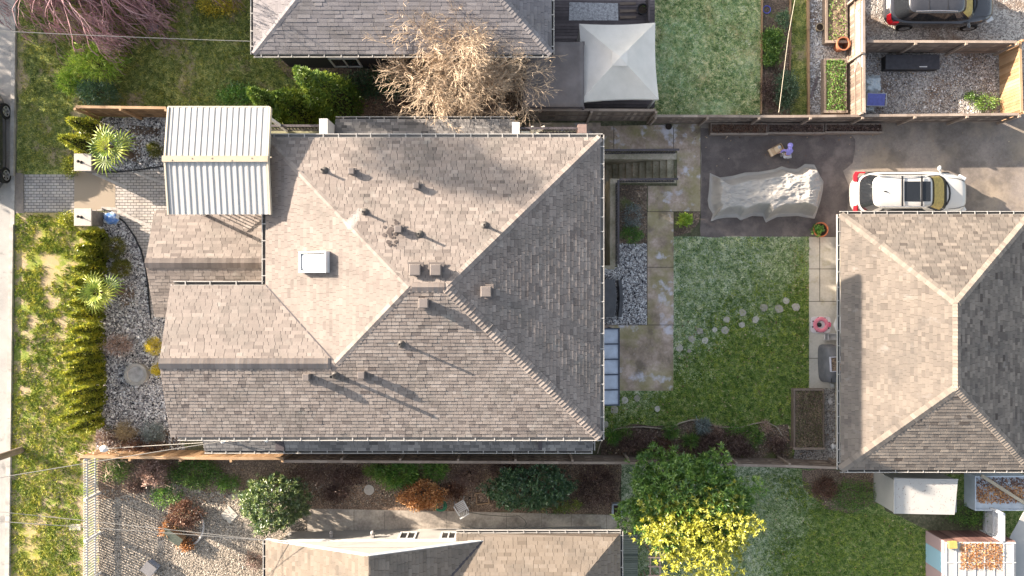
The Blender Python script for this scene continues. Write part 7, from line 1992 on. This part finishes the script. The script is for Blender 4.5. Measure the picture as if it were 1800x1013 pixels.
rocks("grey rock around the soil patch beside the sunny palm", [(213, 541, 0.12), (236, 505, 0.09), (228, 498, 0.08), (240, 530, 0.1), (221, 545, 0.08), (246, 545, 0.09), (233, 548, 0.07)])
rocks("dark rock beside the small pinkish weeping shrub", [(232, 593, 0.13), (240, 600, 0.1), (226, 601, 0.08)])
zone("planting_bed", [(208, 498), (236, 500), (238, 535), (212, 540)], SOIL_BED, 4, 0.06)
zone("planting_bed", [(215, 240), (250, 246), (244, 286), (212, 280)], SOIL_BED, 4, 0.06)
zone("planting_bed", [(225, 220), (283, 226), (280, 240), (228, 236)], SOIL_BED, 5, 0.05)
zone("planting_bed", [(168, 742), (230, 752), (330, 760), (330, 800), (172, 800)], SOIL_BED, 4, 0.12)
# lower left yard
ring("planter_ring", "curved white brick edging around the shrubs of the gravel yard", "edging", 320, 925, 0.95, 0.045, flat("pale_brick_edging", (0.46, 0.44, 0.42), 0.85), 0.05, 24, (-1.75, 1.15))
zone("planting_bed", [(290, 905), (330, 890), (350, 910), (352, 940), (335, 962), (312, 964), (296, 940)], SOIL_BED, 4, 0.05)
def tbox():
    c = G(306, 942, 0.2); root = thing("timber_box", "sunlit sloping timber box inside the planter ring of the gravel yard", "box", (0, 0, 0))
    m = MB(); V = [(-0.45, -0.22, 0), (0.45, -0.22, 0), (0.45, 0.22, 0), (-0.45, 0.22, 0), (-0.45, -0.20, 0.32), (0.45, -0.20, 0.32), (0.45, 0.22, 0.5), (-0.45, 0.22, 0.5)]
    m.add(V, [[3, 2, 1, 0], [0, 1, 5, 4], [1, 2, 6, 5], [2, 3, 7, 6], [3, 0, 4, 7]], 0.8); m.build("body", WOOD_WARM, root)
    m = MB(); m.add([(-0.47, -0.22, 0.335), (0.47, -0.22, 0.335), (0.47, 0.24, 0.515), (-0.47, 0.24, 0.515)], [[0, 1, 2, 3]]); m.build("lid", flat("dark_green_lid", (0.06, 0.07, 0.055), 0.7), root)
    put(root, (c.x, c.y, gz(c.x)), math.radians(-35))
tbox()
def ubox():
    c = G(269, 995); root = thing("utility_box", "grey box with bluish side on the gravel in the picket fence shadow", "box", (0, 0, 0))
    m = MB(); m.obox((0, 0, 0.2), (0.5, 0.46, 0.4)); m.build("body", flat("blue_grey_metal", (0.24, 0.28, 0.36), 0.6), root); m = MB(); m.obox((0, 0, 0.42), (0.54, 0.5, 0.04)); m.build("lid", flat("slate_lid", (0.17, 0.165, 0.17), 0.7), root)
    put(root, c, math.radians(-38))
ubox()
slab("paving_slab", "square grey paving slab set diagonally on the gravel left of the round shrub", "slab", [(388, 905), (404, 921), (418, 906), (402, 889)], 0.04, 0.05, CONC_PALE)
slab("paving_slab", "small grey slab in the verge grass against the picket fence", "slab", [(122, 932), (141, 933), (141, 922), (122, 921)], 0.04, 0.05, CONC_PALE)
p = G(649, 861); m = MB(); m.lathe(p, [(0.23, 0), (0.23, 0.05), (0.001, 0.055)], 20, 0.5); tag(m.build("stepping_stone", STEP, org=p), "single round stepping stone in the mulch left of the orange shrub", "stepping stone")
def tray():
    c = G(848, 876, 0.1); root = thing("wooden_tray", "square wooden tray frame on the mulch beside the dark shrub", "tray", (0, 0, 0)); m = MB(); a, b = 0.29, 0.27
    for x0, x1, y0, y1 in ((-a, a, -b, -b + .04), (-a, a, b - .04, b), (-a, -a + .04, -b + .04, b - .04), (a - .04, a, -b + .04, b - .04)): m.box(x0, x1, y0, y1, 0, 0.12, 0.8)
    m.build("frame", WOOD_WARM, root); m = MB(); m.box(-a + .04, a - .04, -b + .04, b - .04, 0.0, 0.04); m.build("base", MULCH, root); put(root, (c.x, c.y, gz(c.x)), 0.12)
tray()
def chair():
    c = G(812, 886); root = thing("garden_chair", "white garden chair with slatted back beside the concrete side path", "chair", (0, 0, 0))
    m = MB()
    for i in range(6): m.box(-0.22, 0.22, -0.22 + i * 0.075, -0.17 + i * 0.075, 0.40, 0.425)
    m.build("seat", WHITE_PAINT, root); m = MB()
    for i in range(6): m.bar((-0.2 + i * 0.08, 0.22, 0.43), (-0.2 + i * 0.08, 0.34, 0.86), 0.035, 0.02)
    m.bar((-0.23, 0.34, 0.87), (0.23, 0.34, 0.87), 0.05, 0.04); m.build("backrest", WHITE_PAINT, root)
    for sx, sy in ((-1, -1), (1, -1), (1, 1), (-1, 1)):
        m = MB(); m.bar((sx * 0.21, sy * 0.2, 0.40), (sx * 0.25, sy * 0.26, 0.0), 0.04, 0.04); m.build("leg", WHITE_PAINT, root)
    for sx in (-1, 1):
        m = MB(); m.bar((sx * 0.25, -0.2, 0.62), (sx * 0.23, 0.27, 0.64), 0.05, 0.03); m.bar((sx * 0.25, -0.18, 0.61), (sx * 0.22, -0.19, 0.40), 0.03, 0.03); m.build("armrest", WHITE_PAINT, root)
    put(root, c, math.radians(-150))
chair()
GHOSE = flat("green_hose", (0.03, 0.20, 0.11), 0.4, 0.2)
c = G(774, 889); m = MB(); m.tube([c + Vector(((0.13 + 0.006 * i / 6) * math.cos(i * 0.4) * (1.2 + 0.3 * math.sin(i * .11)), (0.16 + 0.006 * i / 6) * math.sin(i * 0.4), 0.03 + 0.004 * (i % 16))) for i in range(90)], 0.018, 6)
tag(m.build("garden_hose", GHOSE, org=c, smooth=True), "green garden hose coiled beside the orange hydrangea", "hose")
tube_px("garden_hose", "thin grey hose looping over the concrete side path", "hose", [(815, 899), (850, 905), (890, 908), (912, 907), (922, 914), (925, 921), (919, 929), (908, 933), (880, 931), (850, 929), (830, 928)], 0.016, flat("grey_hose", (0.20, 0.19, 0.16), 0.5))
c = G(1085, 899, 0.3); root = thing("square_pot", "square pale blue framed pot at the left edge of the large tree", "plant pot", c); m = MB()
for x0, x1, y0, y1 in ((-.22, .22, -.33, -.27), (-.22, .22, .27, .33), (-.22, -.16, -.27, .27), (.16, .22, -.27, .27)): m.box(c.x + x0, c.x + x1, c.y + y0, c.y + y1, gz(c.x), c.z)
m.build("frame", flat("pale_blue_frame", (0.42, 0.47, 0.54), 0.6), root); m = MB(); m.box(c.x - .16, c.x + .16, c.y - .27, c.y + .27, gz(c.x), c.z - 0.06); m.build("soil", SOILM, root)
def trellis():
    a, b = at(1143, 972, 0.6), at(1143, 1030, 0.6); a2, b2 = at(1160, 972, 0.6), at(1160, 1030, 0.6)
    m = MB(); m.bar(a, b, 0.06, 0.05, 0.8); m.bar(a2, b2, 0.06, 0.05, 0.8)
    for k in range(4):
        y = 980 + k * 16; m.bar(at(1139, y, 0.64), at(1164, y, 0.64), 0.06, 0.04, 0.9)
    for p in (a, b, a2, b2): m.bar(p, (p.x, p.y, gz(p.x)), 0.05, 0.05, 0.7)
    tag(m.build("trellis", vmat("pink_timber", [(0.0, (0.36, 0.24, 0.19)), (1.0, (0.58, 0.42, 0.34))], 0.8, 0.1, 4.0), org=(a.x, a.y, gz(a.x))), "pinkish timber ladder trellis below the yellow tree", "trellis")
trellis()
p = G(270, 48, 0.1); m = MB(); m.blob((p.x, p.y, p.z), (0.2, 0.22, 0.1), 14, 8, 0.5, seed=6); tag(m.build("tarp_scrap", flat("blue_grey_tarp", (0.26, 0.33, 0.44), 0.5, 0.2), org=(p.x, p.y, 0), smooth=True), "crumpled blue tarp scrap lying under the weeping tree", "tarp")
tube_px("string_line", "taut pale string line over the kitchen garden strip", "string", [(1401, -20), (1386, 62), (1369, 198)], 0.012, flat("pale_string", (0.50, 0.45, 0.34), 0.8), 5, [0.1, 0.1, 0.05])
def reel():
    c = at(183, 789, 1.7); root = thing("wire_insulator", "white round insulator hanging on the wire above the fence corner", "insulator", c); m = MB(); m.blob(c, (0.19, 0.15, 0.12), 16, 10, 0.1); m.build("body", WHITE_PAINT, root, smooth=True)
    m = MB(); m.tube([c + Vector((0, 0, -0.05)), (c.x + 0.02, c.y + 0.1, gz(c.x))], 0.02, 6); m.build("stake", RAIL, root)
reel()

# ------------------------------------------------------------------ utility pole and wires
b = G(38, 791); m = MB(); m.tube([b - Vector((0, 0, 0.2)), b + Vector((0, 0, 9.5))], [0.15, 0.11], 12)
pl = thing("utility_pole", "tall wooden utility pole at the kerb leaving the left edge", "pole", b); m.build("shaft", WOOD_GREY, pl, smooth=True)
m = MB(); m.bar(b + Vector((0, -1.2, 9.0)), b + Vector((0, 1.2, 9.0)), 0.1, 0.12); m.build("crossarm", WOOD_GREY, pl)
WIRE = flat("pale_cable", (0.32, 0.30, 0.27), 0.5, 0.05)
def wire(label, a, za, c, zc, sag=0.25, r=0.013, n=14):
    A, C = at(a[0], a[1], za), at(c[0], c[1], zc); P = []
    for i in range(n + 1):
        t = i / n; p = A.lerp(C, t); p.z -= 4 * sag * t * (1 - t); P.append(p)
    m = MB(); m.tube(P, r, 6); tag(m.build("overhead_wire", WIRE, org=P[0], smooth=True), label, "wire")
wire("thin overhead wire crossing the top left lawn to the dark neighbour house", (-260, 40), 6.5, (447, 73), 3.25, 0.2)
wire("pair of cables upper one running to the lower roof mast nearest the street", (-300, 892), 7.5, (392, 776), 3.5, 0.3, 0.014)
wire("short cable running from the white insulator to the second roof mast", (183, 789), 1.75, (468, 773), 3.5, 0.1, 0.013)
wire("lower thick cable crossing the verge to the bottom house gable", (-300, 898), 6.5, (506, 953), 2.6, 0.1, 0.014)
wire("upper thin cable crossing the picket fence to the bottom house gable", (-300, 870), 6.0, (540, 958), 2.9, 0.1, 0.012)

# steam from the vent pipe
def steam():
    m = MB(); c = on_roof(640, 374) + Vector((0, 0, 0.5))
    for i in range(6):
        t = i / 5; m.blob(c + Vector((-0.04 - 0.22 * t, 0.0 - 0.5 * t, 0.1 + 0.5 * t)), (0.10 + 0.08 * t, 0.12 + 0.1 * t, 0.12 + 0.08 * t), 12, 8, 0.5, seed=i)
    mt = bpy.data.materials.new("steam"); mt.use_nodes = True; nt = mt.node_tree; nt.nodes.clear(); o_ = nt.nodes.new("ShaderNodeOutputMaterial"); v = nt.nodes.new("ShaderNodeVolumePrincipled")
    v.inputs['Color'].default_value = (0.95, 0.93, 0.92, 1); v.inputs['Density'].default_value = 1.1; nt.links.new(v.outputs[0], o_.inputs['Volume'])
    tag(m.build("steam", mt, org=c), "faint white steam drifting from the roof vent pipe", "steam", None, "stuff")
steam()
# ------------------------------------------------------------------ trees across the street (beyond the frame): their shade falls on the lawns
def woods():
    Vs = []; vals = []
    for (x, y, zc, rx, rz, n) in ((-31.6, 10.4, 2.7, 2.3, 1.45, 170), (-33, 15.6, 4.6, 2.4, 3.2, 120), (-35, 19.6, 5.0, 2.4, 3.4, 130), (-33, 23.8, 5.6, 2.6, 4.0, 150), (-36, 28.5, 6.5, 3.0, 4.5, 170), (-37, 20.4, 17.3, 1.1, 1.6, 44), (-37, 20.4, 10, 0.5, 5.5, 30), (-31, -14.5, 2.2, 1.5, 1.3, 60)):
        V, v = crown((x, y, zc), (rx, rx, rz), n, 30, 0.28, (0.30, 0.14), lumps=0.25, zmin=-0.8, shell=0.5); Vs.append(V); vals.append(v)
    V = np.concatenate(Vs); val = np.concatenate(vals)
    o = np_mesh("trees", V, 4, val, L_LAUREL)
    tag(o, "row of leafy trees across the street that shade the front lawns", "trees", None, "stuff")
woods()
# slab joints in the concrete paths
def joints():
    mb = MB()
    for a, b in (((1138, 470), (1184, 470)), ((1138, 571.5), (1184, 571.5)), ((1138, 372.3), (1231, 372.3)), ((1184.5, 372), (1184.5, 416)), ((1079, 222), (1079, 266)), ((1184, 224), (1184, 266)), ((1137.6, 372), (1137.6, 571)), ((1058, 571.5), (1138, 571.5)),
                 ((1422, 473), (1470, 473)), ((1422, 530), (1470, 530)), ((1441, 418), (1441, 530)), ((1422, 630), (1440, 630)), ((622, 896), (622, 935)), ((676, 898), (676, 940)), ((785, 900), (785, 942)), ((952, 903), (952, 945)), ((1004, 904), (1004, 945)), ((1066, 905), (1066, 945)), ((890, 902), (890, 945))):
        A, B = G(*a, 0.016), G(*b, 0.016); d = (B - A).normalized(); s_ = Vector((-d.y, d.x, 0)) * 0.013
        mb.poly([A - s_, B - s_, B + s_, A + s_])
    tag(mb.build("path", flat("joint_dark", (0.07, 0.06, 0.05), 0.95)), kind="structure")
joints()
